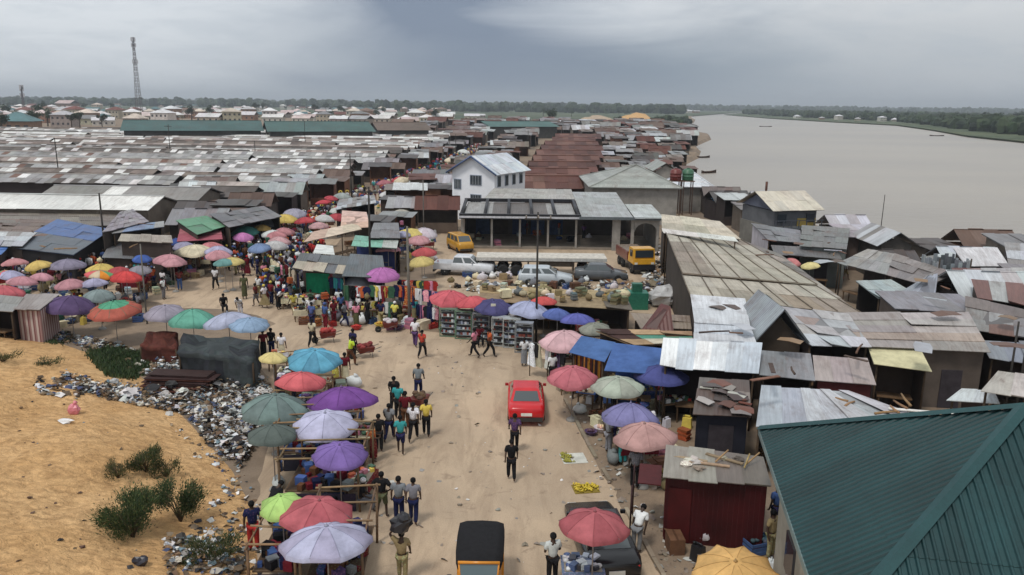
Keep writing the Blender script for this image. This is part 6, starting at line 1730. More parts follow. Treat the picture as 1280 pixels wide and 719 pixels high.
# ================================================================ parasols read from the photograph
LAV = S(186, 186, 214); 
PAR = [ # px, py of the apex, width px, colour, label, style
 (408, 659, 116, S(184, 186, 216), 'biggest pale lavender parasol at the bottom of the frame', 'duo'),
 (397, 626, 96, S(198, 92, 102), 'faded red parasol just behind the biggest lavender one', 'duo'),
 (352, 620, 58, S(170, 215, 100), 'lime green parasol by the sand slope', 'plain'),
 (424, 556, 72, S(130, 100, 180), 'violet parasol over the poles of an open stall', 'plain'),
 (406, 516, 82, S(190, 192, 222), 'pale lavender parasol between the two purple parasols', 'plain'),
 (427, 485, 88, S(128, 68, 160), 'vivid purple parasol, broadest of its row', 'plain'),
 (343, 494, 84, S(120, 146, 140), 'grey-green parasol beside the rubbish heap', 'duo'),
 (340, 532, 62, S(96, 108, 102), 'small dark olive parasol below the grey-green one', 'plain'),
 (376, 466, 64, S(226, 92, 100), 'coral red parasol in front of the sky blue one', 'plain'),
 (393, 438, 68, S(84, 182, 214), 'sky blue parasol at the edge of the road', 'duo'),
 (341, 441, 36, S(222, 200, 115), 'small pale yellow parasol left of the sky blue one', 'plain'),
 (285, 391, 62, S(180, 186, 216), 'pale lavender parasol over the dark tarpaulin shack', 'plain'),
 (312, 398, 50, S(140, 172, 206), 'light blue parasol behind the dark tarpaulin shack', 'plain'),
 (240, 387, 58, S(92, 176, 152), 'teal green parasol above the rust red tarpaulin', 'plain'),
 (206, 382, 52, S(160, 152, 168), 'mauve grey parasol left of the teal green one', 'plain'),
 (142, 377, 64, S(72, 165, 128), 'green parasol with a broad red rim', 'two'),
 (87, 370, 62, S(98, 76, 122), 'dark purple parasol beside the striped curtain stall', 'plain'),
 (123, 362, 38, S(128, 148, 148), 'small grey-green parasol behind the green and red one', 'plain'),
 (157, 339, 40, S(220, 50, 48), 'bright red parasol on the left of the market', 'plain'),
 (124, 338, 36, S(215, 190, 150), 'parasol with yellow, green and pink panels', 'alt'),
 (126, 330, 36, S(226, 196, 78), 'yellow parasol behind the multicoloured one', 'plain'),
 (84, 324, 45, S(142, 135, 158), 'broad grey-lavender parasol between two yellow ones', 'plain'),
 (47, 326, 32, S(222, 190, 80), 'leftmost and small yellow parasol', 'plain'),
 (18, 323, 30, S(205, 135, 138), 'small pink parasol near the left edge', 'plain'),
 (2, 357, 52, S(210, 92, 102), 'red parasol cut by the left edge of the frame', 'plain'),
 (6, 338, 30, S(215, 180, 150), 'small patchwork parasol at the left edge', 'alt'),
 (212, 318, 42, S(206, 140, 150), 'dusty pink parasol below the blue umbrella', 'plain'),
 (243, 306, 50, S(228, 214, 175), 'broad cream parasol at the mouth of the lane', 'plain'),
 (262, 303, 34, S(212, 120, 128), 'rose parasol peeking from behind the cream one', 'plain'),
 (177, 319, 24, S(58, 98, 180), 'small royal blue umbrella among the left stalls', 'plain'),
 (220, 298, 28, S(55, 85, 160), 'dark blue umbrella behind the cream parasol', 'plain'),
 (303, 291, 26, S(208, 120, 190), 'small magenta parasol over the crowd', 'plain'),
 (306, 283, 34, S(70, 165, 155), 'teal parasol behind the small magenta one', 'plain'),
 (328, 281, 22, S(212, 175, 75), 'small mustard parasol beside the teal one', 'plain'),
 (356, 268, 34, S(220, 190, 70), 'bright yellow parasol beyond the crowd', 'plain'),
 (335, 275, 26, S(150, 155, 165), 'small grey parasol left of the bright yellow one', 'plain'),
 (368, 261, 30, S(175, 170, 190), 'pale grey-lilac parasol right of the bright yellow one', 'plain'),
 (268, 289, 30, S(195, 120, 125), 'dull pink parasol near the green sheet roof', 'plain'),
 (404, 250, 20, S(205, 55, 70), 'left crimson parasol far up the lane', 'plain'),
 (414, 245, 18, S(200, 60, 75), 'right crimson parasol far up the lane', 'plain'),
 (428, 241, 24, S(165, 175, 170), 'grey-green parasol far up the lane', 'plain'),
 (526, 216, 18, S(215, 60, 75), 'crimson parasol left of the white house', 'plain'),
 (540, 214, 18, S(225, 165, 135), 'peach parasol left of the white house', 'plain'),
 (512, 286, 36, S(225, 200, 90), 'yellow parasol above the parked yellow van lane', 'plain'),
 (530, 285, 34, S(212, 200, 212), 'pale pink-white parasol right of the yellow one', 'duo'),
 (478, 335, 44, S(200, 110, 190), 'magenta parasol above the hanging clothes', 'plain'),
 (525, 240, 20, S(90, 150, 170), 'small steel blue parasol along the lane', 'plain'),
 (520, 228, 18, S(205, 80, 95), 'small rose red parasol along the lane', 'plain'),
 (480, 225, 20, S(190, 110, 120), 'dusty rose parasol far up the lane', 'plain'),
 (500, 262, 26, S(190, 185, 170), 'beige parasol beside the lane of stalls', 'plain'),
 (540, 226, 18, S(175, 200, 110), 'yellow-green parasol near the white house', 'plain'),
 (563, 364, 54, S(222, 88, 102), 'bright pinkish red parasol left of the glass cabinets', 'plain'),
 (590, 371, 42, S(214, 78, 88), 'smaller red parasol tucked behind the pinkish red one', 'plain'),
 (617, 375, 48, S(82, 78, 132), 'indigo parasol with a small white patch', 'plain'),
 (661, 377, 54, S(172, 182, 218), 'pale blue-lavender parasol right of the indigo one', 'plain'),
 (680, 371, 34, S(220, 75, 70), 'red parasol hidden behind the pale blue one', 'plain'),
 (697, 386, 40, S(84, 108, 182), 'blue parasol with sagging rim by the kerb', 'plain'),
 (722, 392, 46, S(92, 98, 182), 'blue-violet parasol right of the blue one', 'plain'),
 (744, 404, 42, S(142, 145, 130), 'grey-olive parasol behind the blue awnings', 'plain'),
 (706, 414, 64, S(218, 170, 176), 'pale pink parasol beside the patterned cloth', 'plain'),
 (716, 459, 64, S(212, 108, 122), 'rose red parasol right of the red car', 'duo'),
 (773, 472, 70, S(178, 190, 172), 'pale green-white parasol with worn panels', 'duo'),
 (827, 457, 70, S(76, 82, 150), 'dark blue parasol in front of the tin awning', 'plain'),
 (788, 505, 74, S(132, 130, 186), 'lavender blue parasol above the pinkish brown one', 'plain'),
 (807, 530, 80, S(196, 148, 140), 'pinkish brown parasol beside the maroon container', 'plain'),
 (743, 640, 92, S(192, 92, 100), 'faded red parasol standing over the parked black car', 'duo'),
 (920, 700, 112, S(228, 176, 82), 'orange-yellow parasol cut by the bottom edge', 'plain'),
 (990, 323, 24, S(220, 130, 132), 'pink parasol among the riverside shacks', 'plain'),
 (1013, 328, 24, S(225, 210, 130), 'pale yellow parasol among the riverside shacks', 'plain'),
]
for i, (px, py, w_, c, d_, st) in enumerate(PAR):
    hh = 2.75 if (px, py) == (743, 640) else 3.3 if (px, py) == (478, 335) else 2.55
    t = parasol(px, py, w_, c, d_, st, h=hh, n=8 if i % 3 else 10, dome=RND.uniform(.9, 1.25), fade=.06)
# the white emblem patch on the indigo parasol
tp = P(617, 375, 2.55); m = MB(); m.box((0, -.62, 2.34), (.3, .02, .26), S(225, 222, 205), M=Matrix.Rotation(0, 4, 'X')); pt_ = [o for o in COL.objects if o.name.startswith('parasol') and abs(o.location.x - tp.x) < .01 and abs(o.location.y - tp.y) < .01][0]
o = m.build('patch', 'cloth', pt_); o.rotation_euler.z = -pt_.rotation_euler.z; 

rpz = random.Random(64)
for i in range(26):
    u = i / 26 + rpz.uniform(-.02, .02); path = [(300, 305), (340, 285), (395, 268), (440, 250), (490, 228), (530, 208), (575, 190)]
    k = min(5, int(u * 6)); f_ = u * 6 - k; x, y = path[k][0] * (1 - f_) + path[k + 1][0] * f_, path[k][1] * (1 - f_) + path[k + 1][1] * f_
    cn, cc = rpz.choice([('pinkish', S(205, 130, 138)), ('pale', S(205, 205, 205)), ('crimson', S(190, 60, 70)), ('greenish', S(120, 160, 145)), ('cream', S(222, 208, 175)), ('bluish', S(110, 135, 175)), ('pinkish', S(210, 160, 160))])
    parasol(x + rpz.uniform(8, 34), y + rpz.uniform(-8, 6), 30 - 14 * u, cc, f'small {cn} parasol in the lane', auto=True)
# ================================================================ market furniture
def table_with_goods(c, rz, L, W_, desc, rnd=RND, cloth=None, n_=26, gcols=None):
    t = empty('market_table', c, desc, 'table', rz, auto=True, group='market tables'); m = MB(); m.box((0, 0, .74), (L, W_, .05), S(140, 112, 84)); m.build('table_top', 'wood', t)
    for sx in (-1, 1):
        for sy in (-1, 1): m = MB(); m.box((sx * (L / 2 - .08), sy * (W_ / 2 - .08), .36), (.06, .06, .72), S(110, 88, 66)); m.build('leg', 'wood', t)
    if cloth: m = MB(); m.box((0, 0, .775), (L + .06, W_ + .06, .015), cloth); m.box((0, -W_ / 2 - .035, .6), (L + .06, .015, .34), cloth); m.build('cloth', 'garment', t)
    g = MB(); g.box((0, 0, .795), (L - .1, W_ - .1, .012), S(150, 140, 125)); gc = gcols or [NAMEDCOL[k] for k in ('white', 'red', 'blue', 'green', 'orange', 'pink', 'cream', 'black', 'brown', 'yellow')]
    for i in range(n_):
        x, y = rnd.uniform(-L / 2 + .1, L / 2 - .1), rnd.uniform(-W_ / 2 + .1, W_ / 2 - .1); s = rnd.uniform(.05, .12)
        if i % 2: g.box((x, y, .79 + s), (s * 2.4, s * 1.8, s * 1.8), vary(rnd.choice(gc), .2), rz=rnd.uniform(0, 3))
        else: g.blob((x, y, .79 + s * .7), (s * 1.2, s, s * .8), vary(rnd.choice(gc), .2), 7, 4, .1)
    o = g.build('goods', 'plastic', None, c); o.rotation_euler.z = rz; tag(o, rnd.choice(['assorted bright', 'mixed small', 'boxed and bagged', 'neatly laid out']) + ' goods on a market table', 'goods', 'goods laid out on tables', True)
    return t
# open timber stall frames along the left edge of the road
def frame_stall(px0, py0, px1, py1, depth, desc, rails=3, H=2.1):
    A, B = P(px0, py0), P(px1, py1); d_ = (B - A); L = d_.length; rz = math.atan2(d_.y, d_.x); t = empty('stall_frame', A, desc, 'stall frame', rz)
    wc = S(120, 98, 76)
    for x in (0, L):
        for y in (0, depth): m = MB(); m.tube([(x, y, 0), (x + RND.uniform(-.05, .05), y, H)], .045, vary(wc, .2), 5); m.build('post', 'wood', t)
    for i in range(rails + 1):
        y = depth * i / rails; m = MB(); m.tube([(-.15, y, H - .04 + RND.uniform(-.1, .1)), (L + .15, y, H - .04)], .035, vary(S(150, 125, 95), .2), 5); m.build('rail', 'wood', t)
    for x in (0, L): m = MB(); m.tube([(x, -.2, H - .1), (x, depth + .2, H - .1)], .035, vary(wc, .2), 5); m.build('rail', 'wood', t)
    m = MB(); m.box((L / 2, depth / 2, .7), (L * .92, depth * .9, .05), S(105, 85, 66)); m.build('shelf', 'wood', t)
    g = MB(); g.box((L / 2, depth / 2, .738), (L * .88, depth * .84, .02), S(80, 66, 55))
    for _ in range(46):
        s = RND.uniform(.06, .16); g.box((RND.uniform(.2, L - .2), RND.uniform(.15, depth - .15), .74 + s), (s * 2.2, s * 1.8, s * 2), vary(RND.choice([NAMEDCOL[k] for k in ('black', 'navy', 'maroon', 'grey', 'brown', 'white', 'blue', 'purple')]), .3), rz=RND.uniform(0, 3))
    o = g.build('goods', 'garment', None, A); o.rotation_euler.z = rz; tag(o, 'dark heaped wares on the shelf of a stall frame', 'goods', 'wares in the stall frames', True)
    m = MB(); m.box((L / 2, .02, .35), (L * .9, .03, .66), vary(S(50, 48, 60), .3)); m.build('front_cloth', 'garment', t)
frame_stall(352, 640, 450, 640, 3.2, 'open pole frame of a stall under the violet parasol', 4)
frame_stall(350, 590, 448, 586, 2.6, 'open pole frame between the olive and lavender parasols', 3)
frame_stall(313, 745, 372, 745, 2.6, 'bare pole frame below the lime green parasol', 3, 1.7)
frame_stall(378, 760, 456, 758, 3.4, 'open pole frame under the biggest lavender parasol', 3)
frame_stall(350, 540, 405, 540, 2.2, 'pole frame hidden under the grey-green parasol', 2, 1.9)
frame_stall(345, 500, 372, 498, 1.8, 'small pole frame under the coral red parasol', 2, 1.9)
for (px, py, L, a) in [(452, 620, 1.3, 1.5), (456, 560, 1.4, 1.5), (395, 497, 1.6, .1), (372, 480, 1.8, 0), (437, 540, 1.3, 1.4), (410, 470, 1.6, .1), (350, 462, 1.1, 0),
                      (770, 540, 1.6, 1.2), (800, 560, 1.6, .2), (795, 575, 1.5, .1), (775, 510, 1.8, 0), (720, 492, 1.6, 0), (735, 505, 1.4, 1.2), (820, 505, 1.8, 0), (842, 520, 1.5, .2), (750, 470, 1.5, 0), (700, 452, 1.5, .2), (712, 462, 1.4, .1),
                      (60, 392, 1.8, 0), (95, 400, 2, 0), (150, 402, 2, .1), (128, 384, 1.6, 0), (170, 365, 1.8, 0), (40, 352, 1.8, 0), (85, 350, 2, 0), (120, 358, 1.6, 0), (12, 378, 1.8, 0), (215, 345, 2, .1), (250, 335, 2, .1), (190, 350, 2, 0), (14, 345, 1.6, 0),
                      (300, 312, 2, .2), (330, 300, 2, .2), (360, 290, 2, .3), (385, 400, 1.8, .3), (430, 395, 1.8, .1), (455, 400, 2, .1), (410, 388, 1.8, 0), (370, 385, 1.8, .2), (520, 400, 1.8, .1),
                      (570, 398, 1.8, 0), (700, 410, 1.6, -.2), (735, 420, 1.6, 0), (990, 345, 1.6, 0), (1015, 350, 1.6, 0), (500, 318, 2, 0), (530, 312, 2, 0), (480, 268, 2, .3), (440, 290, 2, .3)]:
    table_with_goods(P(px, py), a + RND.uniform(-.1, .1), L, .85, RND.choice(['rough wooden market table', 'low plank table']), cloth=RND.choice([None, None, NAMEDCOL['blue'], NAMEDCOL['maroon'], NAMEDCOL['cream']]))
rq = random.Random(70)
for (x0_, y0_, x1_, y1_, k) in [(0, 332, 175, 352, 7), (205, 300, 290, 325, 6), (480, 285, 545, 330, 5), (380, 335, 450, 350, 3)]:
    for i in range(k):
        cn, cc = rq.choice([('pink', S(205, 140, 150)), ('yellow', S(215, 190, 100)), ('grey', S(150, 150, 158)), ('red', S(195, 70, 75)), ('teal', S(100, 160, 155)), ('lavender', S(170, 168, 200))])
        px, py = rq.uniform(x0_, x1_), rq.uniform(y0_, y1_); parasol(px, py, rq.uniform(26, 38) * (py - 130) / 200, cc, f'smallish {cn} parasol among the stalls', auto=True)
# glass display cabinets
for i, (x, y, fc) in enumerate([(561, 420, 'pale green'), (580, 423, 'pale green'), (626, 432, 'white'), (640, 434, 'white'), (655, 440, 'silver'), (602, 426, 'silver')]):
    q = P(x, y); t = empty('display_cabinet', q, f'tall glass display cabinet with {fc} frame' + (' left' if i == 0 else ''), 'cabinet', rad(-8), auto=True, group='glass display cabinets'); W_, H_, D_ = 1.0, 1.75, .5
    fcol = {'pale green': S(120, 150, 130), 'white': S(200, 205, 205), 'silver': S(150, 155, 160)}[fc]
    m = MB()
    for sx in (-1, 1):
        for sy in (-1, 1): m.box((sx * W_ / 2, sy * D_ / 2, H_ / 2), (.05, .05, H_), fcol)
    for z in (.05, H_): m.box((0, -D_ / 2, z), (W_, .05, .06), fcol); m.box((0, D_ / 2, z), (W_, .05, .06), fcol)
    m.box((0, 0, H_ + .03), (W_ + .05, D_ + .05, .03), fcol); m.build('frame', 'metal', t)
    m = MB(); m.box((0, D_ / 2 - .05, H_ / 2), (W_ - .06, .02, H_ - .1), (.04, .04, .05)); m.build('back_panel', 'wood', t)
    for k in range(5): m = MB(); m.box((0, 0, .25 + k * .34), (W_ - .06, D_ - .1, .02), S(170, 180, 180)); m.build('shelf', 'metal', t)
    g = MB()
    for k in range(5):
        for j in range(7): g.box((-W_ / 2 + .12 + j * .127, -.08 + RND.uniform(-.03, .03), .33 + k * .34), (.13, .12, RND.uniform(.08, .2)), vary(RND.choice([S(200, 205, 210), S(40, 40, 45), S(150, 160, 175), S(120, 60, 50), S(90, 95, 110)]), .2))
    g.box((0, .03, H_ / 2), (W_ - .12, .015, H_ - .2), (.06, .06, .07))
    o = g.build('shelved_goods', 'plastic', None, q); o.rotation_euler.z = rad(-8); tag(o, 'small boxed goods on cabinet shelves', 'goods', 'goods in the cabinets', True)
# clothes rails with hanging garments
GARC = ['red', 'white', 'blue', 'black', 'navy', 'orange', 'pink', 'cream', 'maroon', 'yellow', 'red', 'green', 'purple']
def garment_mesh(kind):
    m = MB(); c = (1, 1, 1)
    if kind == 0: pts = [(-.1, 0), (-.24, -.08), (-.3, -.3), (-.22, -.32), (-.2, -.75), (.2, -.75), (.22, -.32), (.3, -.3), (.24, -.08), (.1, 0)]
    elif kind == 1: pts = [(-.08, 0), (-.2, -.06), (-.16, -.4), (-.32, -1.25), (.32, -1.25), (.16, -.4), (.2, -.06), (.08, 0)]
    else: pts = [(-.2, 0), (-.24, -1.0), (-.06, -1.02), (0, -.35), (.06, -1.02), (.24, -1.0), (.2, 0)]
    m.prism(list(reversed(pts)), -.05, .05, c); return m.mesh('garment', 'garment')
GM = [garment_mesh(k) for k in range(3)]
def rail(px0, py0, px1, py1, desc, H=2.2, tiers=1, n_=9, cols=GARC):
    A, B = P(px0, py0), P(px1, py1); d_ = B - A; L = d_.length; rz = math.atan2(d_.y, d_.x); t = empty('clothes_rail', A, desc, 'clothes rail', rz, group='clothes rails')
    for x in (0, L): m = MB(); m.tube([(x, 0, 0), (x, 0, H)], .03, S(90, 75, 60), 5); m.build('post', 'wood', t)
    for k in range(tiers):
        z = H - .03 - k * 1.05; m = MB(); m.tube([(-.1, 0, z), (L + .1, 0, z)], .02, S(120, 115, 110), 5); m.build('rail', 'metal', t)
        for i in range(n_):
            cn = RND.choice(cols); g = link('garment', GM[RND.choice([0, 0, 1, 2]) if tiers == 1 else RND.choice([0, 0, 2])], None, A + Matrix.Rotation(rz, 3, 'Z') @ Vector(((i + .5) * L / n_, -.02, z - .02)), vary(NAMEDCOL[cn], .25), rz + RND.uniform(-.5, .5))
            tag(g, f'hanging {cn} garment on a rail', 'garment', 'garments hanging for sale', True)
for args in [(432, 398, 462, 400, 'clothes rail under the magenta parasol, left part', 2.3, 2, 7), (464, 400, 492, 402, 'clothes rail under the magenta parasol, right part', 2.4, 2, 7), (494, 402, 520, 404, 'clothes rail with long red garments', 2.5, 1, 7, ['red', 'orange', 'maroon', 'red', 'navy']), (520, 404, 548, 410, 'clothes rail left of the glass cabinets', 2.4, 2, 7, ['navy', 'blue', 'white', 'black', 'pink', 'purple']),
             (436, 390, 470, 391, 'rear clothes rail behind the magenta parasol', 2.3, 1, 8), (500, 392, 545, 394, 'rear clothes rail below the dark pole', 2.4, 1, 10), (662, 470, 684, 474, 'clothes rail of white garments behind the red car', 1.9, 1, 5, ['white', 'cream', 'white', 'black']),
             (684, 474, 704, 482, 'clothes rail of dark garments behind the red car', 1.9, 1, 4, ['purple', 'maroon', 'black', 'white']), (340, 360, 356, 372, 'clothes rail with pale gowns in the crowd', 2.4, 1, 4, ['cream', 'pink', 'brown', 'cream']), (358, 368, 376, 384, 'clothes rail with tall cream gowns', 2.4, 1, 4, ['cream', 'cream', 'maroon', 'navy']), (415, 384, 430, 386, 'short clothes rail with blue cloth', 2.2, 1, 4, ['navy', 'blue', 'teal'])]:
    rail(*args)
# emerald cloth stall
A, B = P(386, 378), P(411, 381); t = empty('cloth_stall', (A + B) / 2, 'stall hung with plain emerald green cloth', 'stall', rad(-5)); L = (B - A).length
m = MB(); vs = []; fs = []
for i in range(15):
    for j in range(5): vs.append((-L / 2 + L * i / 14, .07 * math.sin(i * 1.9) * (j + 1) / 5, .2 + 2.0 * (1 - j / 4)))
for i in range(14):
    for j in range(4): fs.append((i * 5 + j, i * 5 + j + 1, (i + 1) * 5 + j + 1, (i + 1) * 5 + j))
m.idx(vs, fs, S(45, 165, 120), True); m.build('hanging_cloth', 'cloth', t)
for x in (-L / 2, L / 2): m = MB(); m.tube([(x, .05, 0), (x, .05, 2.3)], .04, S(90, 75, 60), 5); m.build('post', 'wood', t)
m = MB(); m.tube([(-L / 2, .05, 2.22), (L / 2, .05, 2.22)], .03, S(90, 75, 60), 5); m.build('rail', 'wood', t)
# patterned cloth hanging by the pink parasol
A, B = P(714, 474, .0), P(750, 490, .0); rz = math.atan2((B - A).y, (B - A).x); t = empty('patterned_cloth_screen', (A + B) / 2, 'orange and brown patterned cloth hung on poles by the blue awning', 'cloth screen', rz); L = (B - A).length
m = MB(); k = 12
for i in range(k):
    x0_, x1_ = -L / 2 + L * i / k, -L / 2 + L * (i + 1) / k; ya, yb = .06 * math.sin(i * 1.7), .06 * math.sin((i + 1) * 1.7)
    m.face([(x0_, ya, .5), (x1_, yb, .5), (x1_, yb, 2.3), (x0_, ya, 2.3)], (1, 1, 1), [(x0_, 0), (x1_, 0), (x1_, 1.8), (x0_, 1.8)], True)
m.build('cloth', 'pattern', t)
for x in (-L / 2, L / 2): m = MB(); m.tube([(x, .07, 0), (x, .07, 2.4)], .035, S(90, 75, 60), 5); m.build('post', 'wood', t)
# fruit mats
def mat_fruit(px, py, W_, D_, base, fruit, desc, half=False):
    q = P(px, py, .02); t = q.copy(); m = MB(); m.box((0, 0, 0), (W_, D_, .02), base); o = m.build('ground_sheet', 'cloth', None, q); o.rotation_euler.z = .15; tag(o, desc, 'ground sheet')
    g = MB()
    for i in range(70):
        x = RND.uniform(-W_ / 2, W_ / 2 * (-.3 if half else 1)) * .9; y = RND.uniform(-D_ / 2, D_ / 2) * .9; a = RND.uniform(0, 3); g.tube([(x, y, .05), (x + .06 * math.cos(a), y + .06 * math.sin(a), .08), (x + .12 * math.cos(a), y + .12 * math.sin(a), .05)], [.02, .032, .015], vary(fruit, .2), 5)
    o = g.build('fruit', 'plastic', None, q); o.rotation_euler.z = .15; tag(o, 'bananas spread on the ' + ('white sheet' if half else 'yellow-green mat'), 'fruit')
mat_fruit(717, 573, 1.0, .95, S(222, 222, 212), S(150, 145, 50), 'white ground sheet with green-yellow fruit at its left end', True)
mat_fruit(732, 611, .95, .7, S(150, 130, 60), S(205, 180, 50), 'small mat covered in yellow fruit near the kerb')
# table of wares beside the black car
table_with_goods(P(727, 735), 0, 1.2, .9, 'table of blue and white wares beside the parked black car', cloth=S(110, 125, 150), n_=50, gcols=[S(190, 200, 215), S(70, 90, 130), S(220, 220, 225), S(60, 60, 70)])

# ================================================================ vehicles
car(P(657, 512), rad(180), S(200, 26, 34), 'red saloon car seen from behind, parked by the right kerb', 'saloon', .98)
bpy.context.view_layer.update()
car(P(750, 690), rad(180) + .12, (.012, .012, .014), 'black saloon car under the faded red parasol', 'saloon', .98)
car(P(581, 343), rad(82), S(215, 218, 222), 'white double-cab pickup parked in the yard', 'pickup', 1.0, 'pickup')
car(P(682, 355), rad(86), S(188, 196, 202), 'silver estate car parked behind the low stall roofs', 'wagon')
car(P(751, 350), rad(86), S(86, 90, 94), 'dark grey saloon car parked right of the silver one', 'saloon')
car(P(575, 313), rad(25), S(196, 145, 48), 'yellow minivan at the left of the filling station yard', 'van', .92, 'van')
car(P(560, 268), rad(180), S(150, 155, 160), 'grey car partly hidden beside the white house', 'wagon') if False else None
# auto rickshaw
def rickshaw():
    t = empty('auto_rickshaw', P(600, 744), 'black and yellow three-wheeled auto rickshaw facing the camera', 'auto rickshaw'); yl = S(215, 140, 40); bk = (.02, .02, .022)
    m = MB(); loft(m, [(-1.25, .3, .36, .35, .62, .7, .25), (-1.1, .5, .55, .28, .85, .95, .38), (-.8, .62, .66, .25, .92, 1.0, .55), (-.72, .64, .67, .25, .5, .52, .6), (.2, .65, .68, .25, .5, .52, .6), (.25, .66, .69, .25, .95, 1.0, .62), (1.25, .64, .68, .3, .95, 1.0, .6), (1.35, .58, .6, .4, .88, .92, .55)], yl); m.build('body', 'carpaint', t)
    m = MB(); # canopy roof, softly rounded cloth
    st = [(-.86, 1.62, .56), (-.72, 1.72, .62), (-.2, 1.79, .66), (.6, 1.8, .67), (1.15, 1.74, .66), (1.34, 1.6, .62)]
    vs = []; fs = []
    for y, z, w_ in st: vs += [(x, y, zz) for x, zz in [(-w_ - .03, z - .25), (-w_, z - .07), (-w_ * .7, z), (0, z + .025), (w_ * .7, z), (w_, z - .07), (w_ + .03, z - .25)]]
    for i in range(len(st) - 1):
        for j in range(6): fs.append((i * 7 + j, i * 7 + j + 1, (i + 1) * 7 + j + 1, (i + 1) * 7 + j))
    fs.append(tuple(range(7))); fs.append(tuple(reversed(range(35, 42)))); m.idx(vs, fs, bk, True)
    m.box((0, 1.33, 1.25), (1.2, .03, .66), bk)
    for s in (-1, 1): m.box((s * .66, .95, 1.25), (.02, .72, .64), bk)
    m.build('canopy', 'garment', t)
    for s in (-1, 1):
        m = MB(); m.tube([(s * .5, -.98, .92), (s * .56, -.84, 1.62)], .03, yl, 6); m.tube([(s * .66, .25, .95), (s * .63, .25, 1.6)], .022, bk, 6); m.build('pillar', 'carpaint', t)
    m = MB(); m.tube([(-.58, -.87, 1.6), (.58, -.87, 1.6)], .045, yl, 6); m.build('header_bar', 'carpaint', t)
    m = MB(); m.idx([(-.48, -1.0, .93), (.48, -1.0, .93), (.53, -.87, 1.56), (-.53, -.87, 1.56), (-.48, -.98, .93), (.48, -.98, .93), (.53, -.85, 1.56), (-.53, -.85, 1.56)], [(0, 1, 2, 3), (4, 7, 6, 5), (0, 4, 5, 1), (3, 2, 6, 7)], (.1, .16, .19), False); m.build('windscreen', 'glass', t)
    for s in (-1, 1): small(t, 'wing_mirror', (s * .82, -.9, 1.15), (.12, .06, .16), bk); small(t, 'headlight', (s * .3, -1.2, .72), (.16, .1, .14), (.7, .7, .65), 'glass')
    small(t, 'seat', (0, .75, .72), (1.1, .5, .35), (.05, .04, .04)); wheel(t, .001, -1.0, .23, .12); wheel(t, -.6, .95, .23, .12); wheel(t, .6, .95, .23, .12)
rickshaw()
def lorry():
    q = P(801, 341); t = empty('lorry', q, 'yellow tipper lorry cab parked beside the arched wall', 'lorry', rad(8)); t.scale = (.85,) * 3; yl = S(222, 165, 50)
    m = MB(); m.box((0, 0, 1.85), (2.3, 1.9, 1.5), yl, top=(.93, .8)); m.box((0, -.9, 1.3), (2.25, .2, .5), yl); m.build('cab', 'carpaint', t)
    m = MB(); m.box((0, -.95, .75), (2.3, .3, .5), (.04, .04, .05)); m.box((0, 0, .75), (2.1, 1.8, .5), (.05, .05, .06)); m.build('chassis', 'metal', t)
    m = MB(); m.box((0, -.915, 2.1), (1.85, .05, .75), (.03, .04, .05), M=Matrix.Rotation(0, 4, 'X')); m.build('windscreen', 'glass', t)
    for s in (-1, 1): m = MB(); m.box((s * 1.13, -.1, 2.1), (.05, .8, .65), (.03, .04, .05)); m.build('side_window', 'glass', t); small(t, 'headlight', (s * .85, -1.02, 1.15), (.3, .06, .2), (.7, .7, .65), 'glass'); small(t, 'wing_mirror', (s * 1.35, -.8, 2.1), (.15, .08, .4), (.03, .03, .03))
    m = MB(); m.box((0, 3.5, 1.0), (2.2, 4.6, .2), (.05, .05, .06)); m.box((0, 3.4, 1.5), (2.3, 4.4, .9), S(110, 50, 45)); m.box((0, 3.4, 1.96), (2.1, 4.2, .06), S(120, 100, 80)); m.build('tipper_body', 'carpaint', t)
    for s in (-1, 1):
        for y in (-.2, 3.2, 4.5): wheel(t, s * 1.0, y, .48, .28)
lorry()
def trailer():
    A, B = P(596, 341), P(756, 343); c = (A + B) / 2; L = (B - A).length; t = empty('flatbed_trailer', c, 'long white flatbed trailer standing without its tractor', 'trailer'); 
    m = MB(); m.box((0, 0, 1.5), (L, 2.4, .16), S(205, 200, 190)); m.build('deck', 'wood', t); m = MB(); m.box((0, -1.215, 1.42), (L, .03, .24), S(222, 220, 214)); m.build('side_rail', 'metal', t)
    m = MB(); 
    for s in (-.45, .45): m.box((0, s, 1.25), (L - 1, .14, .32), S(80, 60, 55))
    for x in (-.1, .25): m.box((L * x, 0, .75), (.12, 1.2, .9), S(120, 105, 90))
    m.box((L * .12, 0, .95), (3, .9, .5), S(120, 110, 98)); m.build('chassis', 'metal', t)
    for x in (-L * .4, -L * .4 + 1.15, -L * .4 + 2.3, L * .33):
        for s in (-1, 1):
            M = Matrix.Rotation(rad(90), 4, 'X'); m = MB(); m.lathe([(.28, -.14), (.46, -.14), (.49, 0), (.46, .14), (.28, .14)], (.02, .02, .02), 18, M=M); o = m.build('wheel', 'rubber', t, (x, s * 1.05, .49)); m = MB(); m.lathe([(.27, -.15), (.1, -.1)] if s < 0 else [(.1, .1), (.27, .15)], (.25, .2, .18), 14, M=M); m.build('rim', 'metal', o)
trailer()
wheelbarrow(P(457, 447), rad(-65), 'loaded wheelbarrow pushed by the man in a lime shirt', (.3, .05, .05)); wheelbarrow(P(410, 428), rad(-75), 'wheelbarrow with red load near the blue parasol', (.45, .06, .05)); wheelbarrow(P(488, 415), rad(-80), 'small wheelbarrow with white sacks by the clothes rails', (.7, .68, .65)); wheelbarrow(P(524, 512), rad(-20), 'wheelbarrow with brown basket among walkers in the road', (.12, .07, .04))
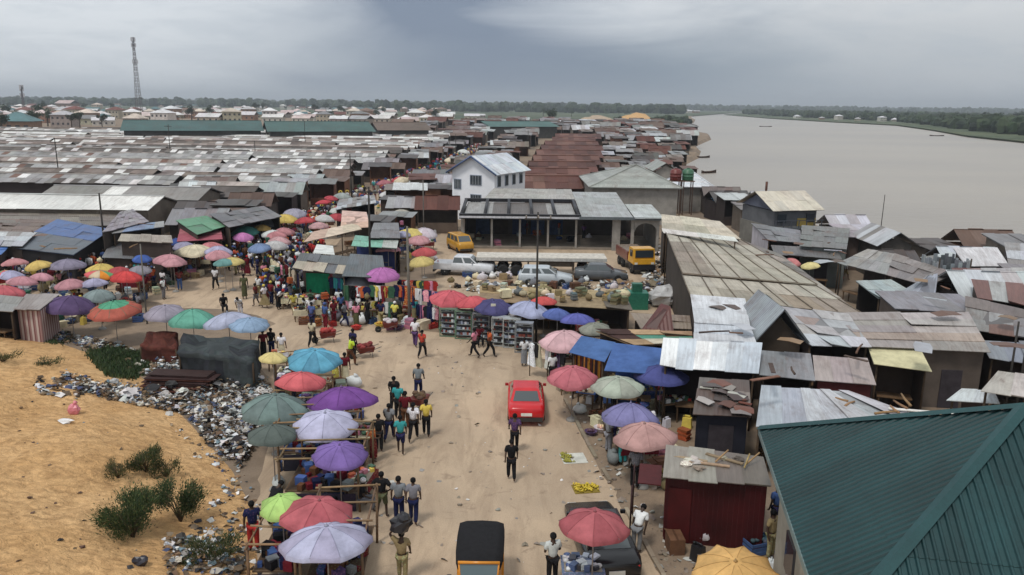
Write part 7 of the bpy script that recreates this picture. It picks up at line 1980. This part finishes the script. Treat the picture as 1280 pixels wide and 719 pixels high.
# water tanks
def tank(px, py, col, desc):
    b = P(px, py + 28); b = Vector((b.x, b.y, 0)); q = P(px, 268); t = empty('water_tank', Vector((q.x, q.y, 0)), desc, 'water tank'); z0_ = 4.4
    for s in (-1, 1):
        for r in (-1, 1): m = MB(); m.box((s * .6, r * .6, z0_ / 2), (.12, .12, z0_), S(100, 80, 70)); m.build('leg', 'metal', t)
    m = MB(); m.box((0, 0, z0_ + .05), (1.6, 1.6, .1), S(110, 85, 70)); m.build('platform', 'wood', t)
    m = MB(); m.lathe([(.72, z0_ + .1), (.76, z0_ + .3), (.76, z0_ + .6), (.8, z0_ + .64), (.76, z0_ + .68), (.76, z0_ + 1.0), (.8, z0_ + 1.04), (.76, z0_ + 1.08), (.74, z0_ + 1.4), (.45, z0_ + 1.62), (.2, z0_ + 1.66)], col, 20); m.lathe([(.22, z0_ + 1.64), (.22, z0_ + 1.74)], tuple(x * .7 for x in col), 12); m.build('tank', 'plastic', t)
tank(842, 225, S(110, 48, 44), 'dark red plastic water tank on a raised stand'); tank(857, 226, S(60, 105, 78), 'green plastic water tank on a raised stand')
# blue roofed tank-like shed & teal netting by the shore
m = MB(); m.box((0, 0, 1.3), (2.6, 2.2, 2.6), S(90, 160, 205), top=(.85, .85)); o = m.build('blue_tarpaulin_hut', 'cloth', None, P(901, 272)); tag(o, 'light blue tarpaulin hut near the water tanks', 'hut')
for i, (px, py) in enumerate([(908, 244), (922, 248), (935, 256), (915, 256)]):
    m = MB(); m.blob((0, 0, .5), (1.8, 1.3, .8), vary(S(70, 125, 115), .2), 9, 5, .3); tag(m.build('net_heap', 'garment', None, P(px, py)), 'heap of teal fishing net on the shore', 'net heap', 'net heaps on the shore', True)
# green box in the yard
m = MB(); m.box((0, 0, .6), (1.5, 1.2, 1.2), S(60, 135, 115)); m.box((0, 0, 1.5), (.7, .6, .6), S(60, 120, 100)); tag(m.build('metal_box', 'metal', None, P(795, 385)), 'teal metal box standing behind the low stall roofs', 'box')
m = MB(); m.blob((0, 0, .75), (1.1, .9, .8), S(205, 205, 205), 10, 7, .2); tag(m.build('sack_heap', 'cloth', None, P(828, 383)), 'rounded heap of white and black sacking by the beige roof', 'heap')

# poles
def pole(px, py, H, desc, arm=True, r=.1, col=(.05, .045, .04)):
    q = P(px, py); t = empty('utility_pole', q, desc, 'pole', group='utility poles'); m = MB(); m.tube([(0, 0, 0), (RND.uniform(-.08, .08), 0, H)], [r, r * .7], col, 8); m.build('shaft', 'wood', t)
    if arm:
        m = MB(); m.box((0, -.08, H - .4), (1.6, .08, .1), col); m.build('crossarm', 'wood', t)
        for x in (-.7, 0, .7): m = MB(); m.lathe([(.03, 0), (.05, .05), (.03, .1), (.05, .14), (.02, .18)], S(150, 140, 130), 8, (x, -.08, H - .35)); m.build('insulator', 'plastic', t)
for a in [(463, 352, 7.6, 'dark utility pole left of the magenta parasol'), (133, 330, 6.2, 'dark pole in front of the blue-roofed shed', False), (670, 432, 8.0, 'tall dark pole standing between the blue parasols', True, .075), (512, 408, 6.5, 'pale concrete pole beside the hanging clothes', False, .1, S(120, 116, 108)), (1003, 306, 5.2, 'dark green pole in front of the river house', False, .16, S(45, 60, 58)), (76, 240, 8, 'pole rising over the shed rows at left'), (184, 405, 5.2, 'light pole beside the green and red parasol', False, .06, S(120, 118, 112)), (530, 305, 6.5, 'thin grey pole behind the yellow minivan', False, .07, S(110, 105, 100)),
          (214, 208, 9, 'pole above the middle shed rows'), (382, 192, 9, 'pole near the green halls', False), (320, 212, 6, 'short pole among the shed rows', False), (230, 178, 9, 'pole before the long green roof, left'), (1098, 310, 5.5, 'thin mast by the riverside gable house', False, .05), (1212, 398, 3.4, 'short post right of the tall corrugated stack', False, .12, S(95, 100, 104)), (1255, 520, 4.6, 'left dark post above the green hip roof', False, .06), (1268, 520, 5.0, 'right dark post above the green hip roof', False, .07), (660, 195, 7, 'pole among the rust-red sheds', False), (570, 205, 7, 'pole beside the lane near the white house'), (440, 255, 7, 'pole up the lane beyond the crowd')]:
    pole(*a)

# boats
def boat(px, py, L, rz, desc):
    q = P(px, py, -.95); m = MB(); st = []
    for i in range(9):
        u = i / 8 * 2 - 1; w_ = .16 * L * (1 - abs(u) ** 2.4) + .03; z = .3 + .35 * abs(u) ** 3; st.append((u * L / 2, w_, z))
    vs = []; fs = []
    for x, w_, z in st: vs += [(x, -w_, z), (x, -w_ * .6, -.15), (x, w_ * .6, -.15), (x, w_, z), (x, w_ * .8, z - .02), (x, w_ * .5, .05), (x, -w_ * .5, .05), (x, -w_ * .8, z - .02)]
    for i in range(8):
        for j in range(8): fs.append((i * 8 + j, i * 8 + (j + 1) % 8, (i + 1) * 8 + (j + 1) % 8, (i + 1) * 8 + j))
    m.idx(vs, fs, S(70, 52, 42), False)
    t = empty('canoe', q, desc, 'boat', rz, 'wooden canoes on the river'); m.build('hull', 'wood', t); m = MB()
    for x in (-.2, .15): m.box((x * L, 0, .22), (.25, .2 * L, .04), S(110, 85, 62))
    m.build('thwart', 'wood', t)
boat(957, 158.5, 11, .2, 'lone boat far out in the river'); boat(1171, 170, 9, .1, 'low boat near the far bank')
for i, (px, py, a) in enumerate([(878, 197, .3), (886, 216, .6)]): boat(px, py, 5, a, ['canoe moored below the tiny gable roof', 'canoe moored off the white roof at the shore', 'canoe moored right of the white shore roof', 'canoe lying off the second spit', 'canoe behind the yellow river house', 'canoe beside the far spit, nearer one', 'canoe beside the far spit, outer one', 'canoe at the corner of the riverside shacks'][i])

# ================================================================ people
def pp(px, py, rz, pose, top, bottom, desc, kind='trousers', hat=None, h=1.0, auto=False):
    q = PM(px, py); return person(q, rad(rz), pose, top, bottom, desc, kind, hat, auto, h=h)
pp(517, 655, 180, 'walk2', 'grey', 'navy', 'person in slate grey shirt walking away, right of three')
pp(499, 655, 175, 'stand', 'grey', 'navy', 'person in light grey shirt and navy trousers, middle of three')
pp(478, 647, 170, 'akimbo', 'black', 'olive', 'person in black top and camouflage shorts, hands on hips', 'shorts')
a_ = pp(503, 728, 180, 'load', 'khaki', 'khaki', 'person carrying a big black bag on the head', 'trousers')
m = MB(); m.blob((0, 0, -.05), (.34, .3, .27), (.02, .02, .024), 9, 6, .22); m.blob((.1, -.05, .12), (.2, .2, .2), (.02, .02, .024), 8, 5, .25); tag(m.build('black_bag', 'plastic', None, a_.location + Vector((0, 0, 1.98))), 'big black bag carried on the head at the bottom of the road', 'bag')
pp(690, 732, 200, 'hold', 'white', 'black', 'person in white shirt holding something near the bottom edge')
pp(795, 692, 150, 'bend', 'white', 'grey', 'person in white shirt leaning over the parked black car')
pp(639, 602, 185, 'walk2', 'black', 'black', 'person all in black walking away below the purple shirt')
pp(643, 566, 180, 'walk', 'purple', 'black', 'person in purple shirt walking ahead of the one in black', h=1.0)
pp(467, 577, 100, 'hold', 'orange', 'maroon', 'person in orange top and long dark skirt by the purple parasol', 'skirt')
pp(474, 566, 180, 'stand', 'black', 'black', 'person all in black next to the orange top')
pp(487, 552, 170, 'walk', 'grey', 'navy', 'person in blue-grey shirt behind the group in the road')
pp(501, 568, 185, 'walk2', 'teal', 'navy', 'person in light teal top and red shorts leading the group', 'shorts')
pp(517, 552, 175, 'walk', 'white', 'black', 'person in white shirt and black trousers in the road group')
pp(533, 546, 185, 'walk2', 'yellow', 'black', 'person in yellow shirt walking at the right of the group')
pp(507, 536, 180, 'stand', 'maroon', 'brown', 'person in mottled maroon clothes amid the road group')
pp(493, 516, 180, 'walk', 'black', 'black', 'person in black leading up the road, left', h=1.05)
pp(498, 524, 170, 'stand', 'teal', 'black', 'short person with teal bag close behind the one in black')
pp(523, 498, 180, 'push', 'grey', 'navy', 'person in grey shirt pushing a loaded barrow', h=1.05)
pp(528, 448, 160, 'walk', 'red', 'black', 'person in bright red shirt crossing the road')
pp(519, 434, 170, 'walk2', 'white', 'purple', 'person in white behind the red-shirted walker')
pp(593, 447, 250, 'walk', 'pink', 'black', 'person in pink shirt before the glass cabinets')
pp(612, 447, 110, 'walk', 'orange', 'black', 'person in orange shirt before the glass cabinets')
pp(438, 458, 120, 'push', 'lime', 'brown', 'person in lime shirt pushing a wheelbarrow', h=1.0)
pp(442, 448, 150, 'stand', 'navy', 'black', 'dark clad person behind the lime shirt')
pp(432, 482, 190, 'stand', 'maroon', 'cream', 'person in maroon and cream at the blue parasol', 'skirt'); pp(420, 484, 170, 'stand', 'khaki', 'yellow', 'person in khaki wrapper right of the coral parasol', 'skirt')
pp(391, 434, 170, 'walk', 'cream', 'black', 'person in cream top beside the red wheelbarrow'); pp(353, 452, 180, 'stand', 'white', 'cream', 'person in white dress with red back near the small yellow parasol', 'skirt'); pp(340, 446, 170, 'stand', 'black', 'navy', 'person in black beside the dark tarpaulin shack'); pp(330, 448, 200, 'stand', 'maroon', 'black', 'person in maroon beside the dark tarpaulin shack', 'skirt')
pp(270, 362, 0, 'walk', 'white', 'black', 'person in white shirt alone in the open sandy patch'); pp(280, 390, 30, 'sit', 'black', 'black', 'person in black sitting behind the teal parasol'); pp(301, 396, 0, 'bend', 'white', 'white', 'bent person in white behind the lavender parasol'); pp(306, 374, 20, 'stand', 'olive', 'olive', 'tall person in long olive gown beside the crowd', 'skirt', h=1.12)
pp(962, 700, 40, 'stand', 'khaki', 'khaki', 'person in khaki between the container and the green hip roof'); pp(968, 664, 200, 'stand', 'blue', 'navy', 'person in blue between the container and the green hip roof')
pp(793, 612, 160, 'stand', 'grey', 'black', 'person in grey seated-height stance below the pinkish brown parasol', 'trousers', 'grey'); pp(765, 556, 200, 'hold', 'red', 'navy', 'person in red under the lavender blue parasol'); pp(760, 568, 120, 'stand', 'grey', 'grey', 'person in grey near the left rim of the lavender blue parasol'); pp(778, 582, 200, 'stand', 'white', 'teal', 'person in white in the shade of the brown parasol')
pp(318, 690, 200, 'stand', 'navy', 'red', 'person in navy at the pole frame by the sand slope'); pp(436, 610, 90, 'stand', 'white', 'navy', 'person in white among the stall poles right of the violet parasol'); pp(452, 640, 100, 'sit', 'black', 'grey', 'person in black with white cap sitting by the stall poles', 'trousers', 'white')
pp(340, 660, 150, 'bend', 'black', 'black', 'bent person in black under the lime green parasol'); pp(425, 575, 200, 'stand', 'navy', 'black', 'person in navy under the violet parasol'); pp(385, 610, 160, 'sit', 'blue', 'black', 'person in blue sitting inside the open pole frame'); pp(700, 472, 170, 'stand', 'purple', 'white', 'person in purple by the pale pink parasol'); pp(690, 480, 200, 'stand', 'white', 'black', 'person in white behind the red car')
pp(598, 432, 20, 'sit', 'maroon', 'black', 'person in maroon sitting between the glass cabinets'); pp(655, 458, 190, 'hold', 'white', 'grey', 'person in white beside the dark pole', 'skirt')
# crowds
rc = random.Random(99)
TOPS = ['white'] * 5 + ['black', 'black', 'navy', 'navy', 'red', 'red', 'blue', 'blue', 'yellow', 'green', 'grey', 'grey', 'orange', 'pink', 'purple', 'maroon', 'maroon', 'brown', 'brown', 'cream', 'teal']
BOTS = ['black', 'navy', 'brown', 'grey', 'maroon', 'blue', 'khaki', 'olive', 'black']
NPC = [0]
def far_crowd(poly, n_):
    W_ = [P(*p) for p in poly]; pw = [(p.x, p.y) for p in W_]; xs = [p[0] for p in pw]; ys = [p[1] for p in pw]; k = 0
    while k < n_:
        x, y = rc.uniform(min(xs), max(xs)), rc.uniform(min(ys), max(ys))
        if inpoly(x, y, pw): FAR_C.append((x, y)); k += 1
FAR_C = []
def build_far_crowd():
    m = MB()
    for x, y in FAR_C:
        a, b = vary(NAMEDCOL[rc.choice(TOPS)], .2, rc), vary(NAMEDCOL[rc.choice(BOTS)], .2, rc); c, s = math.cos(rc.uniform(0, 6)), 1
        for k in (-1, 1): m.tube([(x + k * .1, y + k * .1 * c, 0), (x + k * .1, y, .5), (x + k * .08, y, .9)], [.05, .07, .1], b, 5)
        m.tube([(x, y, .85), (x, y, 1.15), (x, y, 1.38), (x, y, 1.46)], [.15, .15, .19, .07], a, 7)
        for k in (-1, 1): m.tube([(x + k * .2, y, 1.4), (x + k * .26, y - .05, 1.12), (x + k * .24, y - .15, .88)], [.055, .045, .035], a, 5)
        m.blob((x, y, 1.59), (.09, .1, .12), rc.choice(SKINS), 7, 5)
    struct(m.build('distant_crowd', 'garment'), 'stuff')
def crowd(poly, n_, mind=.55):
    W_ = [P(*p) for p in poly]; pw = [(p.x, p.y) for p in W_]; xs = [p[0] for p in pw]; ys = [p[1] for p in pw]; got = []; tr = 0
    while len(got) < n_ and tr < n_ * 60:
        tr += 1; x, y = rc.uniform(min(xs), max(xs)), rc.uniform(min(ys), max(ys))
        if not inpoly(x, y, pw) or any((x - a) ** 2 + (y - b) ** 2 < mind ** 2 for a, b in got): continue
        got.append((x, y)); tp_, bt = rc.choice(TOPS), rc.choice(BOTS); kd = rc.choice(['trousers', 'trousers', 'skirt', 'shorts']); po = rc.choice(['stand', 'walk', 'walk2', 'walk', 'walk2', 'hold', 'stand', 'load', 'bend'])
        hat = rc.choice([None] * 6 + ['red', 'white', 'yellow', 'blue'])
        o = person((x, y, 0), rc.uniform(0, 6.3), po, tp_, bt, f'person in {tp_} top, {bt} {kd}', kd, hat, True, 'people crowding the market', 1.0, rc); NPC[0] += 1
        if po == 'load':
            k = rc.choice(['sack', 'basin', 'folded_cloth_pile']); s = o.scale[0]; prop(k, (x, y, 1.74 * s if k != 'sack' else 1.72 * s), None, scale=.8).location.z = 1.72 * s
FARC = []
crowd([(300, 350), (280, 338), (285, 324), (400, 322), (402, 345), (385, 380), (350, 392), (318, 385), (325, 362), (316, 348)], 112, .45); far_crowd([(282, 330), (290, 304), (345, 294), (400, 306), (408, 326), (400, 330)], 150)
crowd([(205, 352), (180, 342), (180, 330), (270, 325), (285, 340), (262, 345)], 18); crowd([(175, 370), (170, 345), (215, 345), (232, 362), (225, 378)], 18)
crowd([(0, 352), (0, 340), (170, 340), (180, 362), (60, 368)], 28, .6)
crowd([(300, 320), (330, 298), (380, 280), (430, 260), (440, 268), (390, 292), (340, 312)], 4, .6)
far_crowd([(430, 270), (425, 250), (480, 232), (530, 210), (560, 196), (600, 182), (600, 190), (545, 222), (490, 252)], 260); far_crowd([(330, 305), (340, 292), (430, 256), (436, 268), (390, 290)], 120); far_crowd([(0, 350), (0, 336), (180, 336), (180, 345)], 30)
crowd([(360, 398), (400, 385), (540, 402), (545, 418), (440, 410), (380, 415)], 24, .6); crowd([(590, 300), (595, 285), (730, 288), (735, 300)], 13, .8); crowd([(60, 402), (60, 390), (200, 392), (200, 402)], 8, .8)
crowd([(740, 530), (770, 480), (835, 490), (820, 560)], 5, .9); crowd([(540, 330), (470, 320), (500, 300), (550, 310)], 5, 1.); crowd([(960, 345), (1010, 330), (1060, 348), (1040, 360)], 6, .8); crowd([(555, 405), (650, 415), (650, 424), (560, 412)], 5, .8)
print('crowd', NPC[0], 'people', sum(1 for t in LABELS if t[0].name.startswith('person')))
build_far_crowd()
# goods on the ground
def litter_props(poly, n_, kinds, mind=.6):
    W_ = [P(*p) for p in poly]; pw = [(p.x, p.y) for p in W_]; xs = [p[0] for p in pw]; ys = [p[1] for p in pw]; got = []; tr = 0
    while len(got) < n_ and tr < n_ * 50:
        tr += 1; x, y = rc.uniform(min(xs), max(xs)), rc.uniform(min(ys), max(ys))
        if not inpoly(x, y, pw) or any((x - a) ** 2 + (y - b) ** 2 < mind ** 2 for a, b in got): continue
        got.append((x, y)); prop(rc.choice(kinds), (x, y, 0), scale=rc.uniform(.9, 1.5))
ALLK = list(PROPS)
litter_props([(0, 412), (0, 345), (175, 340), (240, 335), (260, 345), (180, 378), (205, 405), (120, 412)], 100, ALLK, .5); litter_props([(290, 325), (360, 288), (450, 258), (470, 262), (400, 300), (420, 345), (390, 385), (360, 390)], 70, ALLK, .5)
litter_props([(370, 405), (400, 384), (545, 396), (560, 415), (440, 412)], 60, ALLK, .5); litter_props([(540, 352), (600, 342), (760, 345), (830, 380), (620, 365)], 60, ['sack', 'carton', 'sack', 'crate']); litter_props([(710, 500), (700, 450), (850, 470), (870, 560), (830, 600), (760, 590)], 46, ALLK)
litter_props([(350, 700), (345, 480), (450, 480), (460, 700)], 40, ALLK); litter_props([(830, 700), (820, 600), (830, 560), (980, 640), (990, 719)], 12, ALLK); litter_props([(560, 310), (590, 285), (800, 290), (790, 305)], 26, ALLK); litter_props([(470, 330), (490, 290), (545, 285), (545, 345), (520, 350)], 40, ALLK, .5); litter_props([(400, 300), (470, 255), (540, 225), (560, 240), (480, 290), (430, 315)], 50, ALLK, .6); litter_props([(950, 350), (1000, 325), (1060, 340), (1050, 365)], 12, ALLK)
# goods on the low stall roof
for i in range(34):
    u, v = rc.random(), rc.random(); a = P(600 + u * 185, 371 - v * 11 + u * 11, 2.06); prop(rc.choice(['sack', 'sack', 'carton', 'folded_cloth_pile', 'crate']), a, scale=rc.uniform(.8, 1.3), col=rc.choice(['cream', 'khaki', 'white', 'khaki', 'grey']), desc=None)

# ================================================================ shrubs on the sand
def shrub(px, py, R0, H, cols, desc, n_=2600, name='shrub'):
    q = PM(px, py); t = empty(name, q, desc, 'shrub'); m = MB()
    for k in range(16):
        a = rc.uniform(0, 6.3); l = rc.uniform(.4, .9); m.tube([(0, 0, -.05), (math.cos(a) * R0 * l * .5, math.sin(a) * R0 * l * .5, H * .5), (math.cos(a) * R0 * l, math.sin(a) * R0 * l, H * rc.uniform(.6, .95))], [.02, .012, .005], (.1, .075, .045), 4)
    m.build('stem', 'wood', t); m = MB()
    cl = [(rc.uniform(-.75, .75) * R0, rc.uniform(-.75, .75) * R0, H * rc.uniform(.15, .95)) for _ in range(14)]
    for _ in range(n_):
        c = rc.choice(cl); p = Vector(c) + Vector((rc.gauss(0, .16) * R0, rc.gauss(0, .16) * R0, rc.gauss(0, .13) * H)); p.z = max(.03, p.z)
        d_ = Vector((p.x * .9 + rc.uniform(-.4, .4), p.y * .9 + rc.uniform(-.4, .4), rc.uniform(.3, 1.3))).normalized() * (rc.uniform(.12, .3) if _ % 4 == 0 else rc.uniform(.05, .11)); s_ = Vector((rc.uniform(-1, 1), rc.uniform(-1, 1), rc.uniform(-1, 1))).cross(d_).normalized() * (.008 if _ % 4 == 0 else .02)
        m.face([p - s_, p + s_, p + d_ + s_ * .2], vary(rc.choice(cols), .3))
    m.build('foliage', 'leaf', t)
DRY = [(.12, .12, .05), (.16, .14, .07), (.09, .1, .04)]
shrub(166, 672, .95, 1.25, GR[1:] + [(.13, .15, .055), (.09, .13, .05)], 'biggest green shrub growing on the sand mound', 8000); shrub(226, 652, .75, 1.15, GR + [(.13, .13, .06)], 'second green shrub right of the biggest one', 5500); shrub(183, 590, .7, .8, GR[:2] + DRY, 'sparse olive shrub behind the biggest one', 3000); shrub(148, 598, .45, .6, DRY, 'dry yellowish shrub at the left of the group', 800)
shrub(266, 700, .8, .6, GR + DRY, 'low dark shrub at the bottom of the sand slope', 2200); shrub(208, 596, .5, .55, DRY + GR[:1], 'thin pale shrub between two green ones', 600); shrub(60, 456, .7, .25, GR[:2] + DRY, 'low tuft high on the sand mound', 500); shrub(4, 452, .8, .4, GR[:2] + DRY, 'low dark tuft at the left edge of the sand', 600)

# loose boards, logs and scrap lying on roofs
def loose(px, py, z, L, ang, col, kind, desc, r=.05):
    m = MB()
    if kind == 'board': m.box((0, 0, 0), (L, .18, .035), col)
    elif kind == 'log': m.tube([(-L / 2, 0, 0), (0, .03, .02), (L / 2, -.02, .03)], [r, r * .9, r * .7], col, 7)
    else:
        vs = [(-L / 2, -.35, 0), (0, -.38, .06), (L / 2, -.3, .02), (L / 2, .3, .05), (0, .4, .1), (-L / 2, .32, .02)]; m.idx(vs + [(a, b, c - .015) for a, b, c in vs], [(0, 1, 4, 5), (1, 2, 3, 4), (6, 11, 10, 7), (7, 10, 9, 8)] + [(i, 6 + i, 6 + (i + 1) % 6, (i + 1) % 6) for i in range(6)], col, False)
    o = m.build({'board': 'board', 'log': 'log', 'sheet': 'loose_sheet'}[kind], 'tin' if kind == 'sheet' else 'wood', None, P(px, py, z)); o.rotation_euler = (0, 0, ang); tag(o, desc, 'scrap', 'loose scrap lying on roofs', True)
rl = random.Random(3)
for (px, py, z) in [(1118, 512, 2.5), (1125, 506, 2.55), (1108, 516, 2.5), (1052, 500, 2.55), (1062, 505, 2.5), (1132, 500, 2.6)]: loose(px, py, z, rl.uniform(.5, 1.3), rl.uniform(0, 3), vary(S(165, 130, 95), .25), 'log', 'short log on a pale tin roof', .055)
loose(1152, 514, 2.5, 2.4, -.2, S(228, 226, 220), 'board', 'white board at the edge of the pale tin roof')
for i in range(16):
    px, py = rl.uniform(878, 932), rl.uniform(480, 516); loose(px, py, 2.75 - (py - 480) * .006, rl.uniform(.4, 1.1), rl.uniform(0, 3), vary(rl.choice([S(95, 88, 84), S(70, 62, 60), S(140, 132, 126), S(180, 176, 170), S(110, 70, 58)]), .2), rl.choice(['sheet', 'sheet', 'board']), 'scrap piece on the dark kiosk roof')
for i in range(40):
    px, py = rl.choice([(rl.uniform(1100, 1270), rl.uniform(330, 440)), (rl.uniform(950, 1090), rl.uniform(400, 480)), (rl.uniform(940, 1060), rl.uniform(300, 330)), (rl.uniform(20, 200), rl.uniform(270, 320)), (rl.uniform(870, 930), rl.uniform(375, 425))])
    if (px, py) : loose(px, py, 3.75, rl.uniform(.6, 1.6), rl.uniform(0, 3), vary(rl.choice([S(120, 90, 75), S(150, 120, 90), S(185, 190, 195), S(95, 80, 72)]), .2), rl.choice(['sheet', 'board', 'log']), 'weathered scrap piece on a tin roof')
# ================================================================ labels
LAND = [((657, 493), 'red car'), ((600, 690), 'auto rickshaw'), ((890, 630), 'maroon container'), ((1120, 600), 'green hip roof'), ((790, 447), 'blue awning'),
        ((80, 600), 'sand mound'), ((250, 520), 'rubbish heap'), ((490, 390), 'clothes stalls'), ((583, 330), 'white pickup'), ((610, 225), 'white house'),
        ((950, 340), 'long beige roof'), ((990, 255), 'yellow river house'), ((850, 225), 'water tanks'), ((172, 110), 'lattice mast'), ((300, 158), 'long green roof'),
        ((100, 290), 'blue-roofed shed'), ((393, 448), 'sky blue parasol'), ((680, 318), 'flatbed trailer'), ((605, 405), 'glass display cabinets'), ((395, 355), 'emerald cloth stall'),
        ((795, 215), 'grey gable hall'), ((785, 152), 'pale sand heap'), ((690, 200), 'rust-red shed roofs'), ((888, 445), 'bright tin roof'), ((260, 425), 'dark tarpaulin shack'),
        ((250, 282), 'green sheet roof'), ((155, 347), 'bright red parasol'), ((142, 386), 'red-rimmed parasol'), ((1187, 365), 'tall corrugated stack'), ((1222, 320), 'white riverside roof'),
        ((427, 500), 'vivid purple parasol'), ((743, 658), 'parked black car'), ((255, 312), 'cream parasol'), ((478, 342), 'magenta parasol'), ((445, 272), 'pink tarpaulin canopy'),
        ((650, 285), 'filling station canopy'), ((800, 318), 'yellow lorry'), ((520, 180), 'pale shed rows'), ((90, 250), 'white shed roof'), ((60, 150), 'left town houses'), ((1150, 150), 'far river bank'),
        ((340, 330), 'densest crowd'), ((740, 345), 'grey saloon car'), ((1150, 410), 'rusty striped roof'), ((20, 330), 'small yellow parasol')]
ORD = ['first', 'second', 'third', 'fourth', 'fifth', 'sixth', 'seventh', 'eighth', 'ninth', 'tenth', 'eleventh', 'twelfth']
def finish_labels():
    seen = {}
    rec = []
    for o, desc, auto in LABELS:
        w = o.matrix_basis.translation if o.parent is None else o.location
        px, py, dz = proj((w.x, w.y, w.z + .8))
        if auto:
            best = min(LAND, key=lambda l: (l[0][0] - px) ** 2 + 2.2 * (l[0][1] - py) ** 2)
            dx, dy = px - best[0][0], py - best[0][1]
            rel = ('right of' if dx > 0 else 'left of') if abs(dx) > 1.3 * abs(dy) else ('behind' if dy < 0 else 'before')
            desc = f'{desc} {rel} the {best[1]}'
        rec.append([o, desc, px, py])
    by = {}
    for r in rec: by.setdefault(r[1], []).append(r)
    for d, rs in by.items():
        if len(rs) == 1: rs[0][0]['label'] = d; continue
        rs.sort(key=lambda r: r[2])
        nn = len(rs)
        for i, r in enumerate(rs):
            if nn == 2: pre = ['leftmost', 'rightmost'][i]
            elif i == 0: pre = 'leftmost'
            elif i == nn - 1: pre = 'rightmost'
            elif i < 12: pre = ORD[i] + ' from left'
            elif nn - 1 - i < 12: pre = ORD[nn - 1 - i] + ' from right'
            else: pre = f'{i + 1}th from left'
            r[0]['label'] = f'{r[1]}, {pre}'
            if 'group' not in r[0]: r[0]['group'] = d[:60]
    for r in rec:
        wd = r[0]['label'].split()
        if len(wd) > 16: print('LONG', r[0]['label'])
finish_labels()
print('things', len(LABELS), 'objects', len(COL.objects))
